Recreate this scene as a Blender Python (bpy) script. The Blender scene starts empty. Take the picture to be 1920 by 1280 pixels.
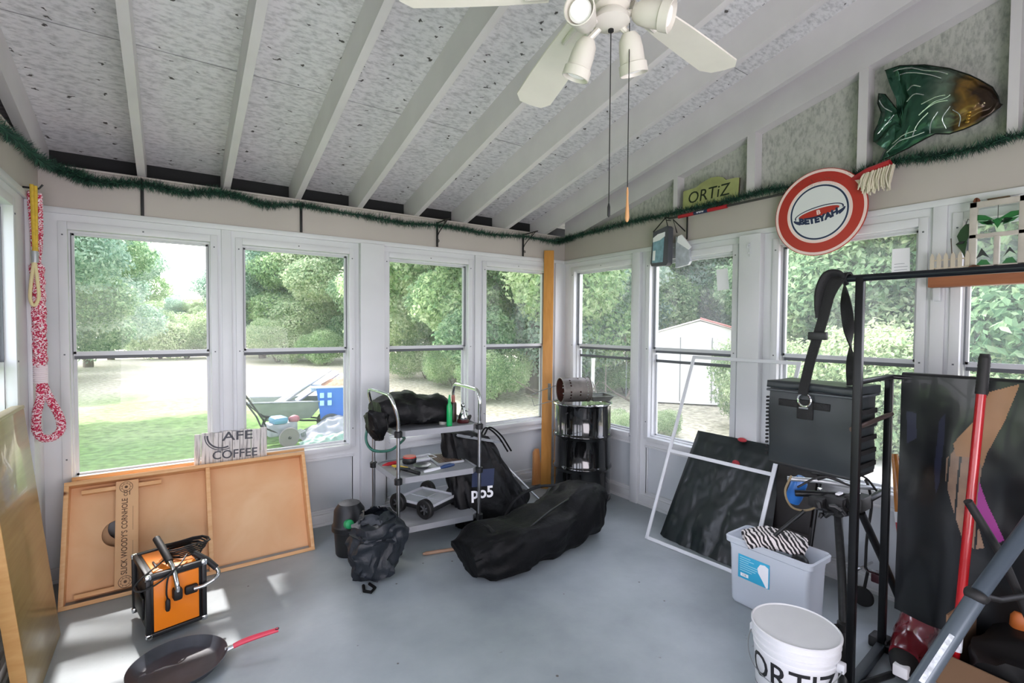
import bpy, bmesh, math, random
from math import sin, cos, pi, radians as R
from mathutils import Vector as V, Matrix as M, noise as NZ
random.seed(7)
sc = bpy.context.scene
COL = sc.collection
H = 1.55
# ---------------------------------------------------------------- camera
cd = bpy.data.cameras.new('camera'); cam = bpy.data.objects.new('camera', cd); COL.objects.link(cam)
cd.sensor_width = 36; cd.lens = 923/1920*36; cd.clip_start = .02; cd.clip_end = 400
yaw, pit, rol = R(34.62), R(1.72), R(.36)
fw = V((sin(yaw)*cos(pit), cos(yaw)*cos(pit), -sin(pit)))
rt = V((cos(yaw), -sin(yaw), 0)); up = rt.cross(fw)
rt2 = rt*cos(rol)+up*sin(rol); up2 = rt2.cross(fw)
cam.matrix_world = M(((rt2.x, up2.x, -fw.x, 0), (rt2.y, up2.y, -fw.y, 0), (rt2.z, up2.z, -fw.z, H), (0, 0, 0, 1)))
sc.camera = cam
# ---------------------------------------------------------------- world, sun, exposure
sc.view_settings.view_transform = 'Standard'; sc.view_settings.look = 'None'
sc.view_settings.exposure = 0.42; sc.view_settings.gamma = 1; sc.view_settings.use_curve_mapping = False
w = bpy.data.worlds.new('world'); sc.world = w; w.use_nodes = True
nt = w.node_tree; nt.nodes.clear()
sky = nt.nodes.new('ShaderNodeTexSky'); sky.sky_type = 'NISHITA'; sky.sun_disc = False
sky.sun_elevation = R(52); sky.sun_rotation = R(-13); sky.dust_density = 4; sky.air_density = 1.3; sky.ozone_density = 1
mx = nt.nodes.new('ShaderNodeMix'); mx.data_type = 'RGBA'; mx.inputs[0].default_value = .6
mx.inputs[7].default_value = (6.6, 6.25, 7.3, 1)          # bright hazy overcast veil mixed with the clear sky
bg = nt.nodes.new('ShaderNodeBackground'); bg.inputs[1].default_value = 0.85
wo = nt.nodes.new('ShaderNodeOutputWorld')
nt.links.new(sky.outputs[0], mx.inputs[6]); nt.links.new(mx.outputs[2], bg.inputs[0]); nt.links.new(bg.outputs[0], wo.inputs[0])
sl = bpy.data.lights.new('sun', 'SUN'); sl.energy = 6.5; sl.angle = R(1.2); sl.color = (1, .925, .90)
so = bpy.data.objects.new('sun', sl); COL.objects.link(so)
SUN = V((.03, -.74, -1.0)).normalized()                    # direction the light travels
so.rotation_euler = SUN.to_track_quat('-Z', 'Y').to_euler()
# fill light added behind the camera to brighten the room, no real source
def area(name, loc, dirv, sx, sy, e, col=(1, 1, 1)):
    l = bpy.data.lights.new(name, 'AREA'); l.shape = 'RECTANGLE'; l.size = sx; l.size_y = sy; l.energy = e; l.color = col
    o = bpy.data.objects.new(name, l); COL.objects.link(o); o.location = loc
    o.rotation_euler = V(dirv).to_track_quat('-Z', 'Z').to_euler(); return o
area('rear_fill_light', (.5, -1.5, 1.35), (.03, 1, .40), 2.4, 2.0, 112, (1, .93, 1.0))
cy = sc.cycles
cy.max_bounces = 10; cy.diffuse_bounces = 6; cy.glossy_bounces = 4; cy.transparent_max_bounces = 24; cy.transmission_bounces = 8
cy.caustics_reflective = False; cy.caustics_refractive = False; cy.sample_clamp_indirect = 6
cy.use_denoising = True
try:
    cy.denoiser = 'OPENIMAGEDENOISE'; cy.denoising_input_passes = 'RGB_ALBEDO_NORMAL'
except Exception: pass

# ---------------------------------------------------------------- materials
MATS = {}
def lin(c):
    if isinstance(c, str):
        c = tuple(int(c[i:i+2], 16)/255 for i in (0, 2, 4))
    return tuple(x/12.92 if x <= .04045 else ((x+.055)/1.055)**2.4 for x in c)
def mat(name, col, rough=.5, metal=0, var=0, vs=8, bump=0, bs=60, spec=.5, trans=0, alpha=1, emit=None, es=1, coat=0, stretch=None):
    """plain painted / plastic / metal surface with optional procedural mottling and bump"""
    if name in MATS: return MATS[name]
    m = bpy.data.materials.new(name); m.use_nodes = True; n = m.node_tree.nodes; l = m.node_tree.links
    b = n['Principled BSDF']; c = lin(col)
    b.inputs['Base Color'].default_value = (*c, 1); b.inputs['Roughness'].default_value = rough
    b.inputs['Metallic'].default_value = metal; b.inputs['Specular IOR Level'].default_value = spec
    b.inputs['Transmission Weight'].default_value = trans; b.inputs['Alpha'].default_value = alpha
    b.inputs['Coat Weight'].default_value = coat
    if emit: b.inputs['Emission Color'].default_value = (*lin(emit), 1); b.inputs['Emission Strength'].default_value = es
    tc = n.new('ShaderNodeTexCoord'); mp = n.new('ShaderNodeMapping'); l.new(tc.outputs['Object'], mp.inputs[0])
    if stretch: mp.inputs['Scale'].default_value = stretch
    if var:
        t = n.new('ShaderNodeTexNoise'); t.inputs['Scale'].default_value = vs; t.inputs['Detail'].default_value = 6
        l.new(mp.outputs[0], t.inputs[0])
        r = n.new('ShaderNodeMapRange'); r.inputs[1].default_value = .3; r.inputs[2].default_value = .7
        r.inputs[3].default_value = 1-var; r.inputs[4].default_value = 1+var; l.new(t.outputs[0], r.inputs[0])
        x = n.new('ShaderNodeMix'); x.data_type = 'RGBA'; x.blend_type = 'MULTIPLY'; x.inputs[0].default_value = 1
        x.inputs[6].default_value = (*c, 1); l.new(r.outputs[0], x.inputs[7]); l.new(x.outputs[2], b.inputs['Base Color'])
    if bump:
        t = n.new('ShaderNodeTexNoise'); t.inputs['Scale'].default_value = bs; t.inputs['Detail'].default_value = 4
        l.new(mp.outputs[0], t.inputs[0])
        u = n.new('ShaderNodeBump'); u.inputs['Strength'].default_value = bump; u.inputs['Distance'].default_value = .01
        l.new(t.outputs[0], u.inputs['Height']); l.new(u.outputs[0], b.inputs['Normal'])
    MATS[name] = m; return m
def wood(name, c1, c2, scale=(1, 12, 12), rough=.55, knots=True, coat=0):
    if name in MATS: return MATS[name]
    m = bpy.data.materials.new(name); m.use_nodes = True; n = m.node_tree.nodes; l = m.node_tree.links
    b = n['Principled BSDF']; b.inputs['Roughness'].default_value = rough; b.inputs['Coat Weight'].default_value = coat
    tc = n.new('ShaderNodeTexCoord'); mp = n.new('ShaderNodeMapping'); mp.inputs['Scale'].default_value = scale
    l.new(tc.outputs['Object'], mp.inputs[0])
    t = n.new('ShaderNodeTexNoise'); t.inputs['Scale'].default_value = 3; t.inputs['Detail'].default_value = 8; t.inputs['Distortion'].default_value = .6
    l.new(mp.outputs[0], t.inputs[0])
    r = n.new('ShaderNodeValToRGB'); r.color_ramp.elements[0].position = .3; r.color_ramp.elements[1].position = .72
    r.color_ramp.elements[0].color = (*lin(c1), 1); r.color_ramp.elements[1].color = (*lin(c2), 1)
    l.new(t.outputs[0], r.inputs[0]); out = r.outputs[0]
    if knots:
        v = n.new('ShaderNodeTexVoronoi'); v.inputs['Scale'].default_value = 4.2
        mp2 = n.new('ShaderNodeMapping'); s = max(scale); mp2.inputs['Scale'].default_value = tuple(.55 if q < s*.5 else 1.1 for q in scale)
        l.new(tc.outputs['Object'], mp2.inputs[0]); l.new(mp2.outputs[0], v.inputs[0])
        q = n.new('ShaderNodeMapRange'); q.inputs[1].default_value = .045; q.inputs[2].default_value = .08; l.new(v.outputs[0], q.inputs[0])
        x = n.new('ShaderNodeMix'); x.data_type = 'RGBA'; l.new(q.outputs[0], x.inputs[0])
        x.inputs[6].default_value = (*lin('6b3a18'), 1); l.new(out, x.inputs[7]); out = x.outputs[2]
    l.new(out, b.inputs['Base Color'])
    MATS[name] = m; return m
def osb(name):
    """painted strand board: pale grey paint over chips with dark flecks"""
    m = bpy.data.materials.new(name); m.use_nodes = True; n = m.node_tree.nodes; l = m.node_tree.links
    b = n['Principled BSDF']; b.inputs['Roughness'].default_value = .7
    tc = n.new('ShaderNodeTexCoord'); mp = n.new('ShaderNodeMapping'); mp.inputs['Scale'].default_value = (1, 2.4, 1.0)
    l.new(tc.outputs['Object'], mp.inputs[0])
    t = n.new('ShaderNodeTexNoise'); t.inputs['Scale'].default_value = 24; t.inputs['Detail'].default_value = 8; t.inputs['Roughness'].default_value = .6
    l.new(mp.outputs[0], t.inputs[0])
    r = n.new('ShaderNodeValToRGB'); e = r.color_ramp.elements
    e[0].position = .33; e[0].color = (*lin('b6b7b8'), 1); e[1].position = .56; e[1].color = (*lin('dededf'), 1)
    l.new(t.outputs[0], r.inputs[0])
    v = n.new('ShaderNodeTexVoronoi'); v.voronoi_dimensions = '2D'; v.inputs['Scale'].default_value = 11; v.inputs['Randomness'].default_value = 1
    mp3 = n.new('ShaderNodeMapping'); mp3.inputs['Scale'].default_value = (.62, 1.15, 1)
    t3 = n.new('ShaderNodeTexNoise'); t3.inputs['Scale'].default_value = 30; l.new(tc.outputs['Object'], t3.inputs[0])
    mm = n.new('ShaderNodeVectorMath'); mm.operation = 'MULTIPLY_ADD'; mm.inputs[1].default_value = (.06, .06, .06)
    l.new(t3.outputs[1], mm.inputs[0]); l.new(tc.outputs['Object'], mm.inputs[2]); l.new(mm.outputs[0], mp3.inputs[0])
    l.new(mp3.outputs[0], v.inputs[0])
    q = n.new('ShaderNodeMapRange'); q.inputs[1].default_value = .055; q.inputs[2].default_value = .085; l.new(v.outputs[0], q.inputs[0])
    # only some chips stand out dark
    c = n.new('ShaderNodeSeparateColor'); l.new(v.outputs[1], c.inputs[0])
    g = n.new('ShaderNodeMath'); g.operation = 'GREATER_THAN'; g.inputs[1].default_value = .40; l.new(c.outputs[0], g.inputs[0])
    mxx = n.new('ShaderNodeMath'); mxx.operation = 'MAXIMUM'; l.new(q.outputs[0], mxx.inputs[0]); l.new(g.outputs[0], mxx.inputs[1])
    x = n.new('ShaderNodeMix'); x.data_type = 'RGBA'; l.new(mxx.outputs[0], x.inputs[0]); x.inputs[6].default_value = (*lin('4e4c4a'), 1)
    l.new(r.outputs[0], x.inputs[7]); l.new(x.outputs[2], b.inputs['Base Color'])
    u = n.new('ShaderNodeBump'); u.inputs['Strength'].default_value = .3; u.inputs['Distance'].default_value = .01; l.new(t.outputs[0], u.inputs['Height']); l.new(u.outputs[0], b.inputs['Normal'])
    MATS[name] = m; return m
def glass_mat(name, tint=(.93, .95, .95), refl=.022, haze=.075):
    m = bpy.data.materials.new(name); m.use_nodes = True; n = m.node_tree.nodes; l = m.node_tree.links; n.clear()
    o = n.new('ShaderNodeOutputMaterial'); t = n.new('ShaderNodeBsdfTransparent'); t.inputs[0].default_value = (*tint, 1)
    g = n.new('ShaderNodeBsdfGlossy'); g.inputs['Roughness'].default_value = .01; x = n.new('ShaderNodeMixShader')
    f = n.new('ShaderNodeLayerWeight'); f.inputs[0].default_value = .12
    k = n.new('ShaderNodeMapRange'); k.inputs[3].default_value = refl*.6; k.inputs[4].default_value = .5; l.new(f.outputs[0], k.inputs[0])
    l.new(k.outputs[0], x.inputs[0])
    d = n.new('ShaderNodeBsdfTranslucent'); d.inputs[0].default_value = (.9, .95, 1, 1); y = n.new('ShaderNodeMixShader'); y.inputs[0].default_value = haze   # pale haze added to wash out the view outdoors
    l.new(t.outputs[0], y.inputs[1]); l.new(d.outputs[0], y.inputs[2]); l.new(y.outputs[0], x.inputs[1]); l.new(g.outputs[0], x.inputs[2]); l.new(x.outputs[0], o.inputs[0])
    MATS[name] = m; return m
def leafmat(name, c1, c2, c3):
    m = bpy.data.materials.new(name); m.use_nodes = True; n = m.node_tree.nodes; l = m.node_tree.links; n.clear()
    o = n.new('ShaderNodeOutputMaterial'); d = n.new('ShaderNodeBsdfDiffuse'); t = n.new('ShaderNodeBsdfTranslucent'); x = n.new('ShaderNodeMixShader'); x.inputs[0].default_value = .58
    a = n.new('ShaderNodeAttribute'); a.attribute_name = 'leafvar'
    r = n.new('ShaderNodeValToRGB'); e = r.color_ramp.elements; e[0].color = (*lin(c1), 1); e[1].color = (*lin(c3), 1)
    k = r.color_ramp.elements.new(.5); k.color = (*lin(c2), 1)
    l.new(a.outputs['Fac'], r.inputs[0]); l.new(r.outputs[0], d.inputs[0]); l.new(r.outputs[0], t.inputs[0])
    l.new(d.outputs[0], x.inputs[1]); l.new(t.outputs[0], x.inputs[2]); l.new(x.outputs[0], o.inputs[0])
    MATS[name] = m; return m

# ---------------------------------------------------------------- mesh building
class MB:
    def __init__(s): s.v = []; s.f = []; s.m = []; s.sm = []
    def add(s, vs, fs, mi=0, smooth=False, T=None):
        k = len(s.v)
        s.v += [T @ V(p) for p in vs] if T is not None else [V(p) for p in vs]
        s.f += [[i+k for i in f] for f in fs]; s.m += [mi]*len(fs); s.sm += [smooth]*len(fs); return s
    def box(s, a, b, mi=0, T=None, ch=0):
        """box from corner a to corner b; ch = chamfered edges"""
        a, b = V([min(p, q) for p, q in zip(a, b)]), V([max(p, q) for p, q in zip(a, b)])
        if ch <= 0:
            vs = [(x, y, z) for x in (a.x, b.x) for y in (a.y, b.y) for z in (a.z, b.z)]
            return s.add(vs, [(0, 1, 3, 2), (4, 6, 7, 5), (0, 4, 5, 1), (2, 3, 7, 6), (0, 2, 6, 4), (1, 5, 7, 3)], mi, False, T)
        bm = bmesh.new(); bmesh.ops.create_cube(bm, size=1)
        for q in bm.verts: q.co = V([(a[i]+b[i])/2 + q.co[i]*(b[i]-a[i]) for i in range(3)])
        bmesh.ops.bevel(bm, geom=bm.edges[:], offset=ch, segments=2, affect='EDGES', profile=.5)
        return s.bm(bm, mi, True, T)
    def bm(s, bm, mi=0, smooth=False, T=None):
        bm.verts.index_update(); vs = [q.co.copy() for q in bm.verts]; fs = [[q.index for q in f.verts] for f in bm.faces]; bm.free()
        return s.add(vs, fs, mi, smooth, T)
    def tube(s, pts, r, n=10, mi=0, closed=False, caps=True, T=None, flat=1.0):
        pts = [V(p) for p in pts]; N = len(pts); rr = r if isinstance(r, (list, tuple)) else [r]*N
        tan = []
        for i in range(N):
            a = pts[(i-1) % N] if (closed or i) else pts[0]; b = pts[(i+1) % N] if (closed or i < N-1) else pts[-1]
            d = (b-a); tan.append(d.normalized() if d.length > 1e-9 else V((0, 0, 1)))
        nrm = tan[0].orthogonal().normalized(); vs = []; fs = []
        for i in range(N):
            t = tan[i]; nrm = (nrm - t*nrm.dot(t)); nrm = nrm.normalized() if nrm.length > 1e-6 else t.orthogonal().normalized()
            bn = t.cross(nrm)
            for k in range(n):
                a = 2*pi*k/n; vs.append(pts[i]+(nrm*cos(a)+bn*sin(a)*flat)*rr[i])
        L = N if closed else N-1
        for i in range(L):
            j = (i+1) % N
            for k in range(n):
                q = (k+1) % n; fs.append((i*n+k, i*n+q, j*n+q, j*n+k))
        if caps and not closed: fs += [tuple(range(n))[::-1], tuple(range((N-1)*n, N*n))]
        return s.add(vs, fs, mi, True, T)
    def lathe(s, prof, n=32, mi=0, T=None, a0=0, a1=2*pi, cap=True):
        """prof: (radius, z) list"""
        vs = []; fs = []; N = len(prof); full = abs(a1-a0-2*pi) < 1e-6; K = n if full else n+1
        for (r, z) in prof:
            for k in range(K):
                a = a0+(a1-a0)*k/n; vs.append((r*cos(a), r*sin(a), z))
        for i in range(N-1):
            for k in range(n):
                q = (k+1) % K; fs.append((i*K+k, i*K+q, (i+1)*K+q, (i+1)*K+k))
        if cap and full:
            if prof[0][0] > 1e-6: fs.append(tuple(range(K))[::-1])
            if prof[-1][0] > 1e-6: fs.append(tuple(range((N-1)*K, N*K)))
        return s.add(vs, fs, mi, True, T)
    def prism(s, poly, d, mi=0, T=None, smooth=False):
        """poly: 2D (x,y) outline extruded along z by d (centred on 0..d)"""
        n = len(poly); vs = [(x, y, 0) for x, y in poly]+[(x, y, d) for x, y in poly]
        fs = [tuple(range(n))[::-1], tuple(range(n, 2*n))]+[(i, (i+1) % n, (i+1) % n+n, i+n) for i in range(n)]
        return s.add(vs, fs, mi, smooth, T)
    def grid(s, fn, nu, nv, mi=0, smooth=True, T=None, wrap=False):
        vs = [fn(i/(nu-1), j/(nv-1) if not wrap else j/nv) for i in range(nu) for j in range(nv)]
        fs = []
        for i in range(nu-1):
            for j in range(nv if wrap else nv-1):
                q = (j+1) % nv; fs.append((i*nv+j, i*nv+q, (i+1)*nv+q, (i+1)*nv+j))
        return s.add(vs, fs, mi, smooth, T)
    def loft(s, rings, mi=0, T=None, cap=True):
        n = len(rings[0]); vs = [p for r in rings for p in r]; fs = []
        for i in range(len(rings)-1):
            for k in range(n): q = (k+1) % n; fs.append((i*n+k, i*n+q, (i+1)*n+q, (i+1)*n+k))
        if cap: fs += [tuple(range(n))[::-1], tuple(range((len(rings)-1)*n, len(rings)*n))]
        return s.add(vs, fs, mi, True, T)
    def ball(s, c, r, mi=0, seg=16, sc_=(1, 1, 1), T=None):
        bm = bmesh.new(); bmesh.ops.create_uvsphere(bm, u_segments=seg, v_segments=seg//2+2, radius=r)
        for q in bm.verts: q.co = V((q.co.x*sc_[0]+c[0], q.co.y*sc_[1]+c[1], q.co.z*sc_[2]+c[2]))
        return s.bm(bm, mi, True, T)
    def build(s, name, mats, parent=None, loc=None, world=False, fix=True):
        """world=True: vertices are world coordinates even when the parent is placed somewhere"""
        me = bpy.data.meshes.new(name)
        vs = s.v
        if world and parent is not None:
            inv = PM[parent.name].inverted(); vs = [inv @ p for p in vs]
        if loc is not None: vs = [p-V(loc) for p in vs]
        me.from_pydata([tuple(p) for p in vs], [], s.f)
        if not isinstance(mats, (list, tuple)): mats = [mats]
        for m in mats: me.materials.append(m)
        me.polygons.foreach_set('material_index', s.m); me.polygons.foreach_set('use_smooth', s.sm)
        if fix and len(s.f) < 60000:
            bm = bmesh.new(); bm.from_mesh(me); bmesh.ops.recalc_face_normals(bm, faces=bm.faces[:]); bm.to_mesh(me); bm.free()
        me.update()
        try: me.set_sharp_from_angle(angle=R(42))
        except Exception: pass
        o = bpy.data.objects.new(name, me); COL.objects.link(o)
        if parent is not None: o.parent = parent
        if loc is not None: o.location = loc
        PM[o.name] = (PM[parent.name] if parent is not None else M.Identity(4)) @ M.Translation(V(loc) if loc is not None else V((0, 0, 0)))
        return o
PM = {}
def tag(o, label=None, cat=None, group=None, kind=None):
    if label: o['label'] = label
    if cat: o['category'] = cat
    if group: o['group'] = group
    if kind: o['kind'] = kind
    return o
def thing(name, label, cat, loc=(0, 0, 0), rz=0, group=None, rot=None):
    o = bpy.data.objects.new(name, None); COL.objects.link(o); o.location = loc
    o.rotation_euler = rot if rot else (0, 0, rz); o.empty_display_size = .05
    PM[o.name] = M.Translation(V(loc)) @ o.rotation_euler.to_matrix().to_4x4()
    return tag(o, label, cat, group)
def struct(mb, name, mats, parent=None, label=None):
    o = mb.build(name, mats, parent)
    if parent is None: o['kind'] = 'structure'
    return o
def tx(loc=(0, 0, 0), rx=0, ry=0, rz=0, s=1):
    return M.Translation(V(loc)) @ M.Rotation(rz, 4, 'Z') @ M.Rotation(ry, 4, 'Y') @ M.Rotation(rx, 4, 'X') @ M.Scale(s, 4)
def frame(o, x, y):
    """matrix whose X axis is x, Y axis is y (orthogonalised), origin o"""
    x = V(x).normalized(); z = x.cross(V(y)).normalized(); y = z.cross(x)
    return M(((x.x, y.x, z.x, o[0]), (x.y, y.y, z.y, o[1]), (x.z, y.z, z.z, o[2]), (0, 0, 0, 1)))
def lettering(mb, text, size, T, mi=0, depth=.001, sx=1.0, bold=0, bend=None, align='CENTER', shear=0):
    """flat lettering (real glyph outlines) added to a mesh"""
    c = bpy.data.curves.new('t', 'FONT'); c.body = text; c.size = size; c.extrude = depth; c.align_x = align; c.offset = bold; c.shear = shear
    c.align_y = 'CENTER'; c.resolution_u = 3
    o = bpy.data.objects.new('t', c); COL.objects.link(o); bpy.context.view_layer.update()
    dg = bpy.context.evaluated_depsgraph_get(); me = bpy.data.meshes.new_from_object(o.evaluated_get(dg))
    vs = [V((q.co.x*sx, q.co.y, q.co.z)) for q in me.vertices]; fs = [list(p.vertices) for p in me.polygons]
    if bend:                                            # fine triangles so the glyphs follow the curve
        bm = bmesh.new(); bm.from_mesh(me)
        for v in bm.verts: v.co.x *= sx
        bmesh.ops.triangulate(bm, faces=bm.faces[:])
        for _ in range(4):
            le = [e for e in bm.edges if e.calc_length() > .009]
            if not le: break
            bmesh.ops.subdivide_edges(bm, edges=le, cuts=1); bmesh.ops.triangulate(bm, faces=bm.faces[:])
        bm.verts.index_update(); vs = [bend(v.co.copy()) for v in bm.verts]; fs = [[v.index for v in f.verts] for f in bm.faces]; bm.free()
    mb.add(vs, fs, mi, False, T)
    bpy.data.objects.remove(o); bpy.data.curves.remove(c); bpy.data.meshes.remove(me)
    return mb
def smooth_path(pts, k=6):
    """Catmull-Rom"""
    P = [V(p) for p in pts]; P = [P[0]*2-P[1]]+P+[P[-1]*2-P[-2]]; out = []
    for i in range(1, len(P)-2):
        for j in range(k):
            t = j/k; a, b, c, d = P[i-1:i+3]
            out.append(.5*((2*b)+(c-a)*t+(2*a-5*b+4*c-d)*t*t+(3*b-a-3*c+d)*t**3))
    out.append(P[-2]); return out
def ns(p, s=1.0, o=0): return NZ.noise(V(p)*s+V((o, o*1.7, -o)))

white = mat('white_paint', 'd6d8da', .42, var=.035, vs=3, bump=.05, bs=14)
white2 = mat('white_frame', 'cdd0d3', .38, var=.03, vs=5)
beige = mat('beige_paint', 'b8b1aa', .6, var=.05, vs=2)
graypan = mat('pale_panel', 'c6cbcf', .45, var=.04, vs=2)
rafterm = mat('rafter_paint', 'd6d3d4', .5, var=.05, vs=4, bump=.1, bs=20)
darkgap = mat('sash_grey', '5e6266', .5)  # mid grey for sash bars, edge strips and screw heads
OSB = osb('painted_strand_board')
GL = glass_mat('window_glass')
# ================================================================ the room
XL, XR, YB, YF = -.633, 3.39, 3.95, -1.6
SL = .241
def rz_(y): return 2.485+SL*(YB-y)            # underside of the rafters
mfloor = None
def floor_mat():
    m = bpy.data.materials.new('worn_floor_paint'); m.use_nodes = True; n = m.node_tree.nodes; l = m.node_tree.links
    b = n['Principled BSDF']
    tc = n.new('ShaderNodeTexCoord')
    t = n.new('ShaderNodeTexNoise'); t.inputs['Scale'].default_value = 1.6; t.inputs['Detail'].default_value = 9; t.inputs['Roughness'].default_value = .6
    l.new(tc.outputs['Object'], t.inputs[0])
    r = n.new('ShaderNodeValToRGB'); e = r.color_ramp.elements; e[0].position = .3; e[0].color = (*lin('868f94'), 1); e[1].position = .7; e[1].color = (*lin('a3acb0'), 1)
    l.new(t.outputs[0], r.inputs[0])
    t2 = n.new('ShaderNodeTexNoise'); t2.inputs['Scale'].default_value = 5; t2.inputs['Detail'].default_value = 12; t2.inputs['Roughness'].default_value = .75; l.new(tc.outputs['Object'], t2.inputs[0])
    q = n.new('ShaderNodeMapRange'); q.inputs[1].default_value = .66; q.inputs[2].default_value = .72; l.new(t2.outputs[0], q.inputs[0])
    x = n.new('ShaderNodeMix'); x.data_type = 'RGBA'; l.new(q.outputs[0], x.inputs[0]); l.new(r.outputs[0], x.inputs[6]); x.inputs[7].default_value = (*lin('66604f'), 1)
    v = n.new('ShaderNodeTexVoronoi'); v.inputs['Scale'].default_value = 6; l.new(tc.outputs['Object'], v.inputs[0])
    q2 = n.new('ShaderNodeMapRange'); q2.inputs[1].default_value = .03; q2.inputs[2].default_value = .05; l.new(v.outputs[0], q2.inputs[0])
    x2 = n.new('ShaderNodeMix'); x2.data_type = 'RGBA'; l.new(q2.outputs[0], x2.inputs[0]); x2.inputs[6].default_value = (*lin('55504a'), 1); l.new(x.outputs[2], x2.inputs[7])
    l.new(x2.outputs[2], b.inputs['Base Color'])
    q3 = n.new('ShaderNodeMapRange'); q3.inputs[3].default_value = .3; q3.inputs[4].default_value = .5; l.new(t2.outputs[0], q3.inputs[0]); l.new(q3.outputs[0], b.inputs['Roughness'])
    u = n.new('ShaderNodeBump'); u.inputs['Strength'].default_value = .12; u.inputs['Distance'].default_value = .01; l.new(t2.outputs[0], u.inputs['Height']); l.new(u.outputs[0], b.inputs['Normal'])
    return m
mb = MB(); mb.box((XL-.2, YF-.1, -.12), (XR+.2, YB+.2, 0)); fl = struct(mb, 'floor', floor_mat())

# openings along a wall: (start, end) of the glass
WB = [(-.497, .208), (.424, 1.144), (1.494, 2.221), (2.438, 3.142)]
WR = [(3.035, 3.775), (2.073, 2.806), (.985, 1.715), (.045, .775), (-.86, -.13)]
WL = [(2.56, 3.30), (1.55, 2.28), (.5, 1.24), (-.5, .24)]
ZB, ZT, ZS = .613, 2.10, 1.366
def wall(name, spans, lo, hi, T, solid=None):
    """local: x along the wall, y outward (0 = room face), z up.  material 0 beige, 1 white, 2 panel"""
    mb = MB(); th = .11
    mb.box((lo, 0, 2.24), (hi, th, 2.475), 0, T)
    mb.box((lo, -.012, 2.475), (hi, th+.1, 2.487), 0, T)
    mb.box((lo, 0, ZT+.045), (hi, th, 2.24), 1, T)
    mb.box((lo, 0, 0), (hi, th, .10), 1, T)
    sp = sorted(spans); e = .03; cur = lo
    for a, b in sp:
        mb.box((cur, 0, .10), (a-e, th, ZT+.045), 1, T); cur = b+e
        mb.box((a-e, .022, .10), (b+e, th, ZB-.09), 2, T)            # recessed lower panel
        mb.box((a-e, 0, ZB-.085), (b+e, th, ZB-.03), 1, T)
    mb.box((cur, 0, .10), (hi, th, ZT+.045), 1, T)
    return struct(mb, name, [beige, white, graypan])
TB = M.Translation(V((0, YB, 0)))
TR_ = M(((0, 1, 0, XR), (-1, 0, 0, 0), (0, 0, 1, 0), (0, 0, 0, 1)))   # local x -> -Y
TR_ = M(((0, 1, 0, XR), (1, 0, 0, 0), (0, 0, 1, 0), (0, 0, 0, 1)))    # local x -> +Y, local y -> +X
TL_ = M(((0, -1, 0, XL), (1, 0, 0, 0), (0, 0, 1, 0), (0, 0, 0, 1)))
wall('wall_back', WB, XL-.11, XR+.11, TB)
wall('wall_right', WR, YF, YB, TR_)
wall('wall_left', WL, YF, YB, TL_)
# house wall behind the camera, plain and without openings
mb = MB(); mb.box((XL-.2, YF-.12, 0), (XR+.2, YF, 3.95), 0); struct(mb, 'wall_front', [white])
# top trim strip, pilasters and baseboards
def trims():
    k = [1]
    def T_(boxes, T, m=white):
        mb = MB()
        for a, b in boxes: mb.box(a, b, 0, T, ch=.003)
        struct(mb, 'trim_%d' % k[0], [m]); k[0] += 1
    T_([((XL, -.018, 2.205), (XR, .0, 2.24))], TB); T_([((YF, -.018, 2.205), (YB, .0, 2.24))], TR_); T_([((YF, -.018, 2.205), (YB, .0, 2.24))], TL_)
    T_([((1.233, -.055, .0), (1.427, 0, 2.205))], TB)              # broad pilaster on the back wall
    T_([((2.30, -.02, .10), (2.36, 0, 2.205))], TB)
    T_([((.285, -.012, .10), (.345, 0, 2.205))], TB)
    T_([((2.905, -.045, .0), (2.985, 0, 2.205))], TR_)
    T_([((1.83, -.06, .0), (1.985, 0, 2.205))], TR_)
    T_([((.85, -.02, .10), (.91, 0, 2.205))], TR_)
    T_([((2.38, -.045, .0), (2.46, 0, 2.205))], TL_)
    T_([((3.60, -.02, .10), (3.74, 0, 2.205))], TL_)
    T_([((3.255, -.02, .10), (XR, 0, 2.205))], TB)
    for nm, lo, hi, T in (('baseboard_back', XL, XR, TB), ('baseboard_right', YF, YB, TR_), ('baseboard_left', YF, YB, TL_)):
        mb = MB(); mb.box((lo, -.018, .0), (hi, 0, .085), 0, T, ch=.004); mb.box((lo, -.03, 0), (hi, -.018, .02), 0, T)
        struct(mb, nm, [white])
    for nm, sp, T in (('back', WB, TB), ('right', WR, TR_), ('left', WL, TL_)):
        for a, b in sp:                                             # panel moulding under each window
            T_([((a-.045, -.012, ZB-.105), (b+.045, .022, ZB-.085)), ((a-.04, .0, .10), (b+.04, .022, .115)), ((a-.04, .0, .10), (a-.025, .022, ZB-.1)), ((b+.025, 0, .10), (b+.04, .022, ZB-.1))], T)
trims()
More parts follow.
